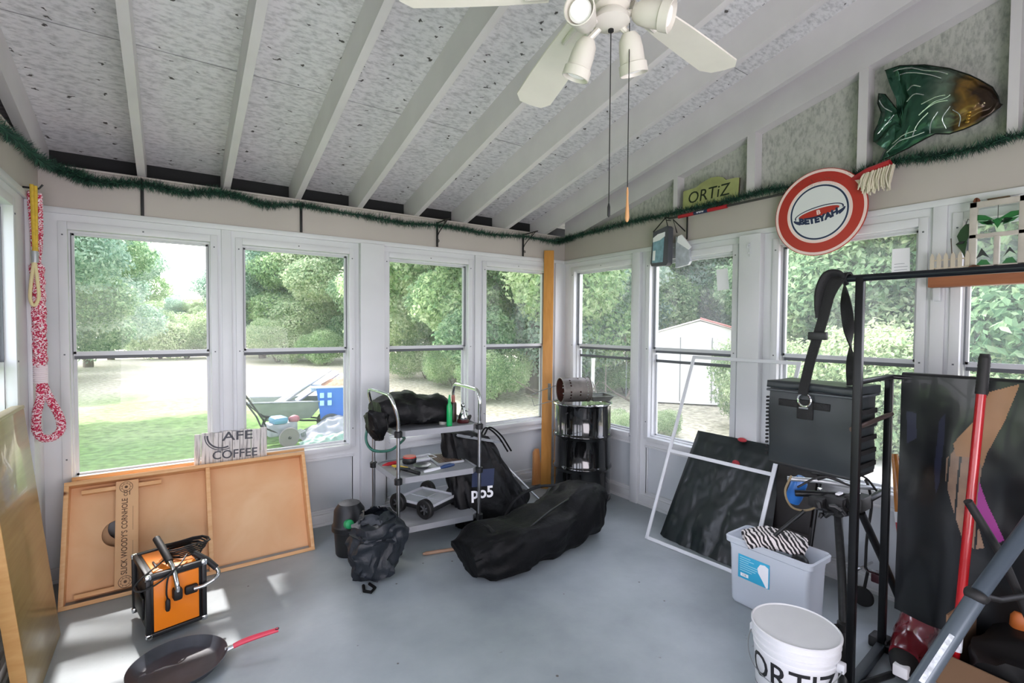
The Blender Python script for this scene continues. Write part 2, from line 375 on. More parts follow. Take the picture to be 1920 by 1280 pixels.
# windows
def window(n, a, b, T, double=0):
    w = bpy.data.objects.new('window_%d' % n, None); COL.objects.link(w); w['kind'] = 'structure'; PM[w.name] = M.Identity(4)
    mb = MB(); o = .055
    # casing set on the wall face, then the aluminium storm frame
    for x0, x1, z0, z1, y0, y1 in ((a-o, a-.012, ZB-.03, ZT+.06, -.014, .03), (b+.012, b+o, ZB-.03, ZT+.06, -.014, .03),
                                   (a-.012, b+.012, ZT+.014, ZT+.06, -.014, .03), (a-.012, b+.012, ZB-.045, ZB-.008, -.03, .03)):
        mb.box((x0, y0, z0), (x1, y1, z1), 0, T, ch=.003)
    for x0, x1, z0, z1 in ((a-.032, a-.004, ZB-.03, ZT+.03), (b+.004, b+.032, ZB-.03, ZT+.03), (a-.004, b+.004, ZT+.0, ZT+.03), (a-.004, b+.004, ZB-.03, ZB+.0)):
        mb.box((x0, .03, z0), (x1, .10, z1), 0, T)
    for x in (a-.034, b+.034):
        for z in (ZB+.12, ZS, ZT-.02): mb.box((x-.004, -.017, z-.004), (x+.004, -.013, z+.004), 1, T)
    mb.box(((a+b)/2-.004, -.017, ZT+.035), ((a+b)/2+.004, -.013, ZT+.043), 1, T)
    struct(mb, 'window_frame', [white, darkgap], w)
    up_ = MB(); f = .012
    for x0, x1, z0, z1 in ((a-.004, a+f, ZS, ZT), (b-f, b+.004, ZS, ZT), (a, b, ZT-f, ZT), (a, b, ZS-.012, ZS+.014)): up_.box((x0, .045, z0), (x1, .065, z1), 0, T)
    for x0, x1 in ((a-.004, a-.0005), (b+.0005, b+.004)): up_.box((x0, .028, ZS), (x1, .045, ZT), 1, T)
    u = struct(up_, 'upper_sash', [white2, darkgap], w)
    lo_ = MB(); d = .05*double
    for x0, x1, z0, z1 in ((a-.004, a+f, ZB, ZS-d), (b-f, b+.004, ZB, ZS-d), (a, b, ZB, ZB+f)): lo_.box((x0, .07, z0), (x1, .088, z1), 0, T)
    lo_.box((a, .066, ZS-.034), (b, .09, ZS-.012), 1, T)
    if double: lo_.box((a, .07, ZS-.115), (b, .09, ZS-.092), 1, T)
    struct(lo_, 'lower_sash', [white2, darkgap], w)
    for y, z0, z1, x in ((.055, ZS, ZT, 0), (.079, ZB, ZS-.02, 0)):
        p = MB(); p.add([(a, y, z0), (b, y, z0), (b, y, z1), (a, y, z1)], [(0, 1, 2, 3)], 0, False, T); struct(p, 'pane', [GL], w)
n = 1
for a, b in WB: window(n, a, b, TB); n += 1
for i, (a, b) in enumerate(WR): window(n, a, b, TR_, 1 if i in (0, 1) else 0); n += 1
for a, b in WL: window(n, a, b, TL_); n += 1
# ceiling sheathing and rafters
zc = lambda y: rz_(y)+.195
mb = MB(); y0, y1 = YF-.1, YB+.42
mb.add([(XL-.35, y0, zc(y0)), (XR+.35, y0, zc(y0)), (XR+.35, y1, zc(y1)), (XL-.35, y1, zc(y1)),
        (XL-.35, y0, zc(y0)+.03), (XR+.35, y0, zc(y0)+.03), (XR+.35, y1, zc(y1)+.03), (XL-.35, y1, zc(y1)+.03)],
       [(0, 1, 2, 3), (7, 6, 5, 4), (0, 4, 5, 1), (1, 5, 6, 2), (2, 6, 7, 3), (3, 7, 4, 0)])
struct(mb, 'ceiling', [OSB])
eave = mat('eave_painted_shade', '17191a', .8)  # near-black colour stands in for the shade in the eave gaps
seam = mat('sheathing_seam', '77777a', .8)
mb = MB()
for s_ in (1.22, 2.44, 3.66):
    y = YB+.3-s_
    mb.add([(XL, y-.002, zc(y)-.0015), (XR, y-.002, zc(y)-.0015), (XR, y+.002, zc(y)-.0015), (XL, y+.002, zc(y)-.0015)], [(0, 1, 2, 3)])
struct(mb, 'ceiling_seam', [seam])
mb = MB(); mb.box((XL-.35, YB+.40, 2.30), (XR+.35, YB+.43, 2.60)); mb.box((XL-.35, YB+.11, 2.43), (XR+.35, YB+.42, 2.45)); mb.box((XL-.35, YB+.22, 2.40), (XR+.35, YB+.24, 2.80))  # upright inner board added to darken the gaps between rafters
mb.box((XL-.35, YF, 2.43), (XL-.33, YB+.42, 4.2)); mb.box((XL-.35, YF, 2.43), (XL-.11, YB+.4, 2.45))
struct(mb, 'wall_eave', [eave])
RX = [-.615, -.128, .343, .802, 1.262, 1.745, 2.217, 2.672, 3.14]
def rafter(x1, name='rafter', th=.042, ya=YF, yb=YB+.38):
    mb = MB(); zb = lambda y: rz_(min(y, YB))
    pr = [(ya, rz_(ya)), (YB, rz_(YB)), (yb, 2.487), (yb, zc(yb)), (ya, zc(ya))]
    vs = [(x1-th, y, z) for y, z in pr]+[(x1, y, z) for y, z in pr]; n_ = len(pr)
    mb.add(vs, [tuple(range(n_)), tuple(range(n_, 2*n_))[::-1]]+[(i, (i+1) % n_, (i+1) % n_+n_, i+n_) for i in range(n_)])
    o = mb.build(name, rafterm); o['kind'] = 'structure'; return o
for x in RX: rafter(x, th=.05 if x < -.6 else .042)
# gable: end rafter, studs and sheathing above the right wall
ge = .045
def gable():
    mb = MB(); pr = [(YF, rz_(YF)-.045), (YB, rz_(YB)-.045), (YB, zc(YB)), (YF, zc(YF))]
    vs = [(XR, y, z) for y, z in pr]+[(XR+.09, y, z) for y, z in pr]
    mb.add(vs, [(0, 1, 2, 3), (7, 6, 5, 4), (0, 4, 5, 1), (3, 2, 6, 7)]); o = mb.build('gable_rafter', rafterm); o['kind'] = 'structure'
    for yb, yt in ((2.56, 2.60), (1.915, 1.975), (1.235, 1.285), (.60, .64), (-.05, 0)):
        mb = MB(); z = rz_((yb+yt)/2)-.045; mb.box((XR+.001, yb, 2.487), (XR+.09, yt+.0, z+.01), 0); o = mb.build('gable_stud', rafterm); o['kind'] = 'structure'
    mb = MB(); mb.add([(XR+.092, YF, 2.3), (XR+.092, YB, 2.3), (XR+.092, YB, zc(YB)), (XR+.092, YF, zc(YF))], [(0, 1, 2, 3)])
    mb.add([(XR+.11, YF, 2.3), (XR+.11, YB, 2.3), (XR+.11, YB, zc(YB)), (XR+.11, YF, zc(YF))], [(3, 2, 1, 0)])
    o = mb.build('wall_gable', gosb, fix=False); o['kind'] = 'structure'
gosb = osb('painted_gable_board')
for n_ in gosb.node_tree.nodes:
    if n_.type == 'VALTORGB': n_.color_ramp.elements[0].color = (*lin('989a94'), 1); n_.color_ramp.elements[1].color = (*lin('bcbdb6'), 1)      # darker colour ramp on the gable boards
for n_ in gosb.node_tree.nodes:
    if n_.type == 'MAPPING': n_.inputs['Rotation'].default_value = (pi/2, 0, pi/2)
gable()
# ================================================================ outdoors
G = -.45
def lawn_mat():
    m = bpy.data.materials.new('lawn'); m.use_nodes = True; n = m.node_tree.nodes; l = m.node_tree.links
    b = n['Principled BSDF']; b.inputs['Roughness'].default_value = .9; b.inputs['Specular IOR Level'].default_value = .1
    tc = n.new('ShaderNodeTexCoord')
    t = n.new('ShaderNodeTexNoise'); t.inputs['Scale'].default_value = .35; t.inputs['Detail'].default_value = 8; l.new(tc.outputs['Object'], t.inputs[0])
    t2 = n.new('ShaderNodeTexNoise'); t2.inputs['Scale'].default_value = 9; t2.inputs['Detail'].default_value = 6; l.new(tc.outputs['Object'], t2.inputs[0])
    # greener and darker near the porch, standing in for shade; paler further out
    s = n.new('ShaderNodeSeparateXYZ'); l.new(tc.outputs['Object'], s.inputs[0])
    mr = n.new('ShaderNodeMapRange'); mr.inputs[1].default_value = 9.5; mr.inputs[2].default_value = 24; l.new(s.outputs[1], mr.inputs[0])
    mr2 = n.new('ShaderNodeMapRange'); mr2.inputs[1].default_value = 2.5; mr2.inputs[2].default_value = 6.5; l.new(s.outputs[0], mr2.inputs[0])
    mm = n.new('ShaderNodeMath'); mm.operation = 'MAXIMUM'; l.new(mr.outputs[0], mm.inputs[0]); l.new(mr2.outputs[0], mm.inputs[1])
    ad = n.new('ShaderNodeMath'); ad.operation = 'ADD'; l.new(mm.outputs[0], ad.inputs[0])
    ms = n.new('ShaderNodeMath'); ms.operation = 'MULTIPLY_ADD'; ms.inputs[1].default_value = .9; ms.inputs[2].default_value = -.42; l.new(t.outputs[0], ms.inputs[0]); l.new(ms.outputs[0], ad.inputs[1])
    r = n.new('ShaderNodeValToRGB'); e = r.color_ramp.elements; e[0].position = .1; e[0].color = (*lin('6a8c4e'), 1); e[1].position = .85; e[1].color = (*lin('bfbaa6'), 1)
    l.new(ad.outputs[0], r.inputs[0])
    x = n.new('ShaderNodeMix'); x.data_type = 'RGBA'; x.blend_type = 'MULTIPLY'; x.inputs[0].default_value = 1; l.new(r.outputs[0], x.inputs[6])
    q = n.new('ShaderNodeMapRange'); q.inputs[1].default_value = .3; q.inputs[2].default_value = .7; q.inputs[3].default_value = .55; q.inputs[4].default_value = 1.3; l.new(t2.outputs[0], q.inputs[0]); l.new(q.outputs[0], x.inputs[7])
    l.new(x.outputs[2], b.inputs['Base Color']); return m
def lawn():
    mb = MB()
    def f(u, v):
        x = -60+150*u; y = -30+110*v
        d = max(0, abs(x-1.4)-2.6, abs(y-1.2)-3.2)
        z = G + .10*NZ.noise(V((x*.12, y*.12, 0))) * min(1, d/6) - (.35 if d == 0 else 0)
        return (x, y, z)
    mb.grid(f, 90, 70); o = mb.build('lawn', lawn_mat(), fix=False); tag(o, kind='stuff', label='sunlit mown lawn outside the porch windows', cat='lawn')
lawn()
# foundation skirt under the porch so the floor is carried
mb = MB(); mb.box((XL-.11, YF, G-.02), (XR+.11, YB+.11, -.12)); struct(mb, 'wall_foundation', [graypan])

LM = {'a': leafmat('leaves_mid', '7a9c74', 'b0ca98', 'dce8c0'), 'b': leafmat('leaves_blue', '7c9c8a', 'b4cdb9', 'dfe9da'), 'c': leafmat('leaves_pale', '89a57f', 'bfcfa6', 'e4e9cd'),
      'd': leafmat('leaves_deep', '547a5a', '8fb088', 'c2d6b0')}
bark = mat('bark', '6a6058', .9, var=.3, vs=6, bump=.6, bs=20, stretch=(1, 1, .2))
def crown_mesh(name, seed, blobs, nleaf, size, matn, squash=.62):
    """blobs: (centre, radii); leaves sit on and a little inside each blob's skin"""
    rnd = random.Random(seed); vs = []; fs = []; var = []
    tot = sum(b[1][0]*b[1][2] for b in blobs)
    for c, rr in blobs:
        k = int(nleaf*rr[0]*rr[2]/tot); sh = rnd.uniform(-.12, .12)
        for i in range(k):
            z = rnd.uniform(-1, 1); a = rnd.uniform(0, 2*pi); q = math.sqrt(1-z*z)
            d = V((q*cos(a), q*sin(a), z)); rad = rnd.uniform(.72, 1.04) * (1+.28*NZ.noise(d*2.3+V(c)*.7))
            p = V(c)+V((d.x*rr[0], d.y*rr[1], d.z*rr[2]))*rad
            nrm = (d*.8+V((rnd.uniform(-1, 1), rnd.uniform(-1, 1), rnd.uniform(-.3, 1)))).normalized()
            t = nrm.orthogonal().normalized(); t.rotate(M.Rotation(rnd.uniform(0, 6.28), 3, nrm)); b = nrm.cross(t)
            s = size*rnd.uniform(.6, 1.3); n0 = len(vs)
            vs += [p-t*s, p-b*s*squash*.8+t*s*.1, p+t*s-nrm*s*.25, p+b*s*squash*.8+t*s*.1]
            fs.append((n0, n0+1, n0+2, n0+3)); var.append(min(1, max(0, .5+sh+rnd.uniform(-.42, .42)+.35*NZ.noise(p*.8))))
    me = bpy.data.meshes.new(name); me.from_pydata([tuple(p) for p in vs], [], fs); me.materials.append(LM[matn])
    at = me.attributes.new('leafvar', 'FLOAT', 'FACE'); at.data.foreach_set('value', var); me.update(); return me
def trunk_mesh(h, r, seed, spread):
    rnd = random.Random(seed); mb = MB()
    pts = [V((0, 0, -.3))]; 
    for i in range(1, 6): pts.append(V((rnd.uniform(-.1, .1)*i*.4, rnd.uniform(-.1, .1)*i*.4, h*i/5)))
    mb.tube(pts, [r*(1.25-.18*i) for i in range(6)], 9)
    for i in range(7):
        a = rnd.uniform(0, 6.28); z0 = h*rnd.uniform(.4, .95); L = spread*rnd.uniform(.6, .95)
        mb.tube([(0, 0, z0), (cos(a)*L*.4, sin(a)*L*.4, z0+L*.35), (cos(a)*L, sin(a)*L, z0+L*.65)], [r*.45, r*.3, r*.08], 6)
    return mb
def proto_crown(seed, h, wd, k=11):
    rnd = random.Random(seed); bl = []
    for i in range(k):
        t = (i+.5)/k; z = h*(.17+.77*t); ww = wd*math.sin(pi*min(.97, .22+.75*t))**.7*.62
        a = i*2.4+rnd.uniform(-.4, .4); rr = wd*rnd.uniform(.34, .5)
        bl.append(((cos(a)*ww, sin(a)*ww, z), (rr, rr, rr*.72)))
    bl.append(((0, 0, h*.62), (wd*.6, wd*.6, h*.26)))
    return bl
CR = {}; TK = {}
for key, seed, h, wd, n_, s_, m_ in (('tall', 1, 9.5, 3.6, 95000, .072, 'a'), ('blue', 2, 9, 3.8, 80000, .078, 'b'), ('pale', 3, 8.2, 3.6, 90000, .072, 'c'), ('deep', 4, 9, 3.4, 95000, .070, 'd')):
    CR[key] = crown_mesh('foliage', seed, proto_crown(seed, h, wd), n_, s_, m_)
    TK[key] = trunk_mesh(h*.62, .19, seed, wd*.8)
tk_me = {}
def tree(kind, x, y, s, label, group=None, rz=None, sz=1.0, nm='tree'):
    t = thing(nm, label, 'tree', (x, y, G), rz if rz is not None else random.uniform(0, 6.28), group)
    t.scale = (s, s, s*sz)
    o = bpy.data.objects.new('foliage', CR[kind]); COL.objects.link(o); o.parent = t
    if kind not in tk_me:
        q = TK[kind].build('trunk', bark, t); tk_me[kind] = q.data
    else:
        q = bpy.data.objects.new('trunk', tk_me[kind]); COL.objects.link(q); q.parent = t
    return t
shrub_me = [crown_mesh('foliage', 21, [((cos(i*1.3)*.9, sin(i*1.3)*.7, .7+.25*(i % 3)), (.75, .7, .6)) for i in range(6)], 30000, .036, 'c'),
            crown_mesh('foliage', 22, [((cos(i*1.3)*.9, sin(i*1.3)*.7, .7+.25*(i % 3)), (.75, .7, .6)) for i in range(6)], 30000, .036, 'a')]
def shrub(k, x, y, s, label, sz=1, group=None):
    t = thing('bush', label, 'shrub', (x, y, G), random.uniform(0, 6.28), group); t.scale = (s, s, s*sz)
    o = bpy.data.objects.new('foliage', shrub_me[k]); COL.objects.link(o); o.parent = t
    mb = MB()
    for i in range(5):
        a = i*1.25; mb.tube([(0, 0, -.1), (cos(a)*.3, sin(a)*.3, .5), (cos(a)*.7, sin(a)*.6, 1.0)], [.03, .02, .008], 5)
    mb.build('stem', bark, t); return t

def shade_tree():
    """tall tree left of the lawn whose high crown hangs over the back of the porch"""
    t = thing('tree', 'tall spreading tree whose crown overhangs the near lawn and the porch roof', 'tree', (-7.6, 10.5, G), 0, 'trees around the lawn')
    rnd = random.Random(17); bl = []
    for i in range(8):
        for j in range(9):
            x = -6.5+i*1.55+rnd.uniform(-.3, .3); y = 4.9+j*1.4+rnd.uniform(-.3, .3)
            if y > 9.5 and x > .4: continue
            if math.hypot(x+.45, y-7.9) < 1.75: continue
            bl.append(((x+7.6, y-10.5, rnd.uniform(6.0, 6.9)), (1.35, 1.2, .75)))
    for x, y in ((1.35, 7.1), (1.25, 8.3), (1.9, 7.3), (2.6, 7.6), (3.5, 7.2), (1.2, 6.4), (2.2, 8.6), (3.2, 6.3)): bl.append(((x+7.6, y-10.5, 6.2), (1.0, 1.0, .7)))
    me = crown_mesh('foliage', 41, bl, 120000, .125, 'a'); o = bpy.data.objects.new('foliage', me); COL.objects.link(o); o.parent = t
    mb = trunk_mesh(5.6, .26, 8, 2.5)
    for a, b in (((0, 0, 4.2), (3.5, -2.0, 6.2)), ((.2, -.1, 4.6), (7.5, -3.0, 6.4)), ((0, 0, 4.8), (5, -5, 6.3)), ((3.5, -2, 6.2), (11.5, -4.0, 6.5))):
        mb.tube([a, V(a).lerp(V(b), .5)+V((0, 0, .3)), b], [.13, .09, .04], 8)
    mb.build('trunk', bark, t)
TREES = [
    ('blue', -4.17, 21.60, 0.95, 'blue green tree standing furthest left beyond the lawn'),
    ('deep', -3.56, 23.73, 0.95, 'dark green tree rising tall behind the red rope and first window jamb'),
    ('blue', -3.21, 29.83, 0.88, 'tall bluish tree filling the left side of the first back window'),
    ('tall', -2.87, 35.89, 0.80, 'mid green tree just right of the tall bluish tree in the first back window'),
    ('pale', -1.83, 41.96, 0.50, 'low rounded pale tree under the white sky of the first back window'),
    ('blue', -0.17, 44.00, 0.48, 'small bluish tree in the middle distance of the first back window'),
    ('pale', 1.62, 43.97, 0.50, 'low pale tree at the right edge of the first back window'),
    ('tall', 5.00, 41.70, 0.80, 'green tree behind the mullion between the first and second back windows'),
    ('blue', 4.43, 32.70, 0.95, 'bluish green tree at the left of the second back window'),
    ('pale', 6.50, 35.41, 1.15, 'pale yellow green tree in the middle of the second back window'),
    ('tall', 7.13, 30.17, 1.10, 'mid green tree right of centre in the second back window'),
    ('pale', 8.15, 27.83, 1.10, 'pale tree at the right edge of the second back window'),
    ('deep', 9.25, 25.37, 1.00, 'deep green tree at the left of the third back window'),
    ('tall', 9.09, 21.13, 1.10, 'bright green leafy tree in the centre of the third back window'),
    ('pale', 9.05, 17.84, 1.05, 'light green tree right of centre in the third back window'),
    ('tall', 8.99, 15.59, 1.10, 'green tree behind the mullion between the third and fourth back windows'),
    ('deep', 8.46, 12.99, 0.95, 'dark ivy covered tree at the left of the fourth back window'),
    ('tall', 9.05, 11.96, 1.00, 'leafy tree at the right of the fourth back window'),
    ('blue', 11.18, 12.81, 1.00, 'bluish tree behind the tall corner board'),
    ('tall', 13.31, 13.56, 1.10, 'green tree in the first right hand window behind the brush pile'),
    ('deep', 16.43, 14.63, 1.15, 'dark tree left of the white shed'),
    ('tall', 19.72, 15.37, 1.25, 'tree rising behind the left half of the white shed'),
    ('deep', 19.82, 13.54, 1.20, 'tree rising behind the right half of the white shed'),
    ('blue', 19.03, 11.05, 1.05, 'bluish tree just right of the white shed'),
    ('deep', 18.15, 8.39, 0.95, 'dark tree at the left of the third right hand window'),
    ('deep', 14.82, 6.03, 0.85, 'deep green woodland tree behind the hanging cooler strap'),
    ('pale', 12.18, 4.54, 0.62, 'pale sunlit tree in the middle of the third right hand window'),
    ('deep', 15.17, 5.10, 1.10, 'deep green tree behind the tall rack post'),
    ('pale', 11.98, 3.58, 0.80, 'pale sunlit tree at the right edge of the third right hand window'),
    ('tall', 14.53, 3.74, 1.10, 'tree behind the wide mullion beside the picket fence ornament'),
    ('deep', 11.73, 2.51, 1.00, 'deep green tree in the last right hand window beside the red broom handle'),
    ('tall', 12.80, 2.29, 1.10, 'green tree at the far right edge of the last window'),
    ('deep', 10.89, 1.55, 1.00, 'dark tree just past the right edge of the last window'),
]
for k_, x_, y_, s_, l_ in TREES: tree(k_, x_, y_, s_, l_, 'trees around the lawn')
SHRUBS = [
    (1, -0.60, 35.99, 1.50, 'hedge like bush along the far lawn edge under the white sky'),
    (0, 0.70, 34.99, 1.60, 'pale bush along the far lawn edge right of the hedge'),
    (0, 4.60, 28.63, 1.30, 'pale bush at the lawn edge left in the second back window'),
    (1, 6.46, 26.22, 1.00, 'low green bush at the lawn edge right in the second back window'),
    (0, 7.96, 17.25, 0.90, 'pale bush at the lawn edge in the third back window'),
    (1, 7.70, 14.59, 0.70, 'dark low bush at the right of the third back window'),
    (1, 7.30, 11.35, 0.75, 'bush at the foot of the ivy covered tree'),
    (1, 11.44, 10.46, 0.60, 'green bush right of the brush pile'),
    (0, 11.04, 11.86, 0.70, 'pale bush behind the brush pile'),
    (0, 7.49, 6.01, 0.27, 'small weedy bush in front of the white shed'),
    (0, 6.60, 6.12, 0.28, 'small weedy bush low in the first right hand window'),
    (0, 9.51, 4.44, 1.00, 'sunlit bush left of the hanging cooler strap'),
    (0, 9.80, 3.77, 1.15, 'large sunlit bush between the strap and the rack post'),
    (0, 9.54, 2.99, 1.10, 'large sunlit bush right of the rack post'),
    (0, 8.70, 2.99, 0.70, 'low sunlit bush behind the rack rail'),
    (0, 9.31, 1.88, 1.05, 'sunlit bush in the last right hand window'),
    (0, 9.36, 1.60, 1.10, 'sunlit bush at the far right edge of the last window'),
]
for k_, x_, y_, s_, l_ in SHRUBS: shrub(k_, x_, y_, s_, l_, group='bushes along the lawn edge')
shade_tree()
tree('deep', -6.5, 13.5, .8, 'tree on the lawn left of the porch', 'trees around the lawn')
# ================================================================ things on the walls and ceiling
black = mat('black_plastic', '16181a', .45); blackgl = mat('black_gloss', '0b0c0e', .12, coat=.5); iron = mat('black_iron', '1b1c1d', .55, metal=.3)
steel = mat('brushed_steel', 'b4b7ba', .28, metal=1); chrome = mat('chrome', 'd8dadc', .08, metal=1); alu = mat('pale_aluminium', 'b9bdc0', .4, metal=.6)
fanw = mat('fan_cream', 'cfcbc1', .35, var=.03); blade_m = mat('fan_blade_cream', 'e4e0d4', .45, var=.04)
bulbm = mat('frosted_bulb', 'f4f4f4', .25, emit='ffffff', es=.12); red = mat('red_plastic', 'b0202a', .35); paper = mat('white_paper', 'f2f3f6', .7)
navy = mat('navy_print', '1d2b4d', .5); signred = mat('sign_red', 'b23226', .45); signwhite = mat('sign_white', 'dfe2e2', .45); pink = mat('sign_pale_pink', 'f0d6cf', .45)
def WR_(x, y, z): return frame((x, y, z), (0, -1, 0), (0, 0, 1))      # faces the room from the right wall
def WB_(x, y, z): return frame((x, y, z), (1, 0, 0), (0, 0, 1))       # faces the room from the back wall
# ---- ceiling fan with light kit
fc = V((1.02, 1.0, 2.50))
fan = thing('ceiling_fan', 'cream ceiling fan with wide blades and a light kit, hanging below the rafters', 'fan', tuple(fc))
zr = rz_(1.0)+.15-fc.z
mb = MB(); mb.lathe([(.07, zr), (.07, zr-.05), (.05, zr-.09), (.018, zr-.1)], 24, T=tx()); mb.tube([(0, 0, zr-.09), (0, 0, .12)], .013, 12); mb.build('mounting_rod', fanw, fan)
mb = MB(); mb.lathe([(.02, .15), (.06, .14), (.115, .11), (.125, .07), (.125, .03), (.10, .0), (.06, -.02), (.05, -.02)], 32)
for k in range(24):
    a = k*2*pi/24; mb.box((.1, -.004, .035), (.127, .004, .065), 1, tx(rz=a))
mb.build('motor_housing', [fanw, black], fan)
tilt = M.Rotation(R(-4), 4, 'X')
for k in range(5):
    az = R(75.5-72*k) if k < 5 else 0
    T = M.Rotation(az, 4, 'Z'); droop = -.085 if k in (0,) else -.03
    mb = MB(); out = [(.17, .052), (.30, .062), (.45, .068), (.56, .07), (.595, .045), (.60, .0), (.595, -.045), (.56, -.07), (.45, -.068), (.30, -.062), (.17, -.052)]
    if k == 0: dz = lambda x: -.075*x/.6
    elif k == 1: dz = lambda x: -.035*x/.6
    else: dz = lambda x: -.02*x/.6
    n_ = len(out); tw = R(9)
    vs = [(x, y*cos(tw), dz(x)+y*sin(tw)+.003) for x, y in out]+[(x, y*cos(tw), dz(x)+y*sin(tw)-.003) for x, y in out]
    mb.add(vs, [tuple(range(n_)), tuple(range(n_, 2*n_))[::-1]]+[(i, (i+1) % n_, (i+1) % n_+n_, i+n_) for i in range(n_)], 0, False, T)
    b = mb.build('blade', [blade_m], fan)
    mb = MB(); mb.tube([(.09, 0, -.01), (.14, 0, -.018), (.18, .025, dz(.18)-.004), (.24, .03, dz(.24)-.006)], [.012, .011, .009, .007], 8, T=T)
    mb.tube([(.14, 0, -.018), (.18, -.025, dz(.18)-.012), (.24, -.03, dz(.24)-.014)], [.011, .009, .007], 8, T=T); mb.build('blade_bracket', fanw, fan)
mb = MB(); mb.lathe([(.045, -.02), (.055, -.035), (.05, -.06), (.035, -.07), (.05, -.085), (.052, -.10), (.03, -.112), (.008, -.118), (0, -.118)], 28); mb.lathe([(.008, -.116), (.008, -.124), (0, -.124)], 10, 1)
kit = mb.build('light_kit', [fanw, iron], fan)
def fwd(px, py):                                   # direction helper in the fan's own frame
    return (rt2*px + up2*py)
def spot(base, d, label=None):
    d = V(d).normalized(); T = frame(base, d.orthogonal(), d.cross(d.orthogonal()))
    mb = MB(); mb.lathe([(.0, -.012), (.020, -.008), (.030, .008), (.034, .035), (.035, .068), (.0355, .070), (.0395, .072), (.0405, .098), (.0375, .099), (.0345, .074), (.031, .068), (.02, .03), (0, .03)], 28, T=T)
    s = mb.build('spot_shade', fanw, fan); mb = MB(); mb.lathe([(0, .035), (.012, .04), (.018, .055), (.027, .07), (.03, .082), (.024, .092), (0, .095)], 22, T=T); mb.build('bulb', bulbm, s); 
    mb = MB(); mb.tube([V((0, 0, -.075)), V(base)*.55+V((0, 0, -.035)), V(base)-d*.005], .009, 8); mb.build('spot_arm', fanw, s); return s
back = -fw
spot(tuple(rt2*-.072+V((0, 0, -.112))+back*.02), rt2*-.34+back*.95+V((0, 0, -.22)))
spot(tuple(rt2*-.062+V((0, 0, -.135))-back*.03), rt2*-.34+V((0, 0, -1)) - back*.25)
spot(tuple(rt2*.056+V((0, 0, -.125))-back*.02), rt2*.22+V((0, 0, -1)) - back*.25)
spot(tuple(rt2*.070+V((0, 0, -.078))+back*.01), rt2*.9+back*.42+V((0, 0, -.38)))
mb = MB(); mb.tube([(0, 0, -.12), (0, 0, -.60)], .0016, 6); mb.lathe([(.002, -.60), (.004, -.61), (.004, -.635), (0, -.64)], 8); mb.build('pull_chain', iron, fan)
q = rt2*.052+back*.0
mb = MB(); mb.tube([tuple(q+V((0, 0, -.06))), tuple(q+V((0, 0, -.56)))], .0014, 6); pc = mb.build('pull_chain', iron, fan)
mb = MB(); mb.lathe([(.002, 0), (.0035, -.015), (.003, -.03), (.0055, -.07), (.0065, -.085), (.004, -.095), (0, -.098)], 12, T=tx((q.x, q.y, -.555))); mb.build('wooden_pull', wood('pull_wood', 'a8754a', 'c79a68', (8, 8, 1), knots=False), pc)

# ---- artificial pine garland
gm1 = mat('garland_green', '183b30', .7, var=.35, vs=40); gm2 = mat('garland_light_green', '3a6a52', .7)
gar = [(-.61, 2.6, 2.38), (-.60, 3.068, 2.40), (-.60, 3.34, 2.43), (-.60, 3.674, 2.455), (-.572, 3.90, 2.467), (-.491, 3.92, 2.448), (-.419, 3.92, 2.425), (-.32, 3.92, 2.415), (-.19, 3.91, 2.435), (-.054, 3.92, 2.434), (.075, 3.92, 2.42), (.24, 3.92, 2.448), (.399, 3.92, 2.442), (.567, 3.92, 2.41),
       (.781, 3.90, 2.437), (1.01, 3.92, 2.43), (1.343, 3.92, 2.422), (1.615, 3.92, 2.408), (1.909, 3.90, 2.424), (2.173, 3.92, 2.426), (2.457, 3.92, 2.41), (2.83, 3.90, 2.428), (3.193, 3.92, 2.422), (3.30, 3.86, 2.435),
       (3.352, 3.772, 2.461), (3.352, 3.431, 2.472), (3.352, 3.032, 2.485), (3.352, 2.684, 2.479), (3.352, 2.38, 2.481), (3.352, 2.153, 2.477), (3.352, 1.947, 2.487), (3.345, 1.76, 2.487), (3.34, 1.492, 2.46), (3.345, 1.285, 2.465), (3.35, 1.076, 2.491), (3.352, .911, 2.474), (3.352, .741, 2.467), (3.352, .575, 2.486), (3.352, .2, 2.48), (3.352, -.3, 2.47), (3.352, -.9, 2.49), (3.352, -1.5, 2.48)]
gp = smooth_path(gar, 8)
g = thing('garland', 'long green artificial pine garland draped along the top of the walls', 'garland', (-.6, 3.9, 2.45))
rnd = random.Random(5); vs = []; fs = []; mi = []
for i in range(24000):
    t = rnd.random()*(len(gp)-1.01); k = int(t); p = gp[k].lerp(gp[k+1], t-k); d = (gp[k+1]-gp[k]).normalized()
    o = V((rnd.gauss(0, 1), rnd.gauss(0, 1), rnd.gauss(0, 1)-.15)); o = (o-d*o.dot(d)).normalized()
    o = (o+d*rnd.uniform(-.5, .9)).normalized(); L = rnd.uniform(.025, .062)*(1+.35*NZ.noise(p*4)); wv = o.cross(V((rnd.gauss(0, 1), rnd.gauss(0, 1), rnd.gauss(0, 1)))).normalized()*.0022
    e = p+o*L
    if e.y > 3.945: e.y = 3.945
    if e.x > 3.385: e.x = 3.385 if e.z < 2.49 else e.x
    if e.x < -.63: e.x = -.63
    n0 = len(vs); vs += [p-wv, p+wv, e]; fs.append((n0, n0+1, n0+2)); mi.append(0 if rnd.random() < .68 else 1)
mb = MB(); mb.v = vs; mb.f = fs; mb.m = mi; mb.sm = [False]*len(fs); o = mb.build('needles', [gm1, gm2], g, world=True, fix=False)
mb = MB(); mb.tube(gp, .005, 6); mb.build('wire_core', gm1, g, world=True)

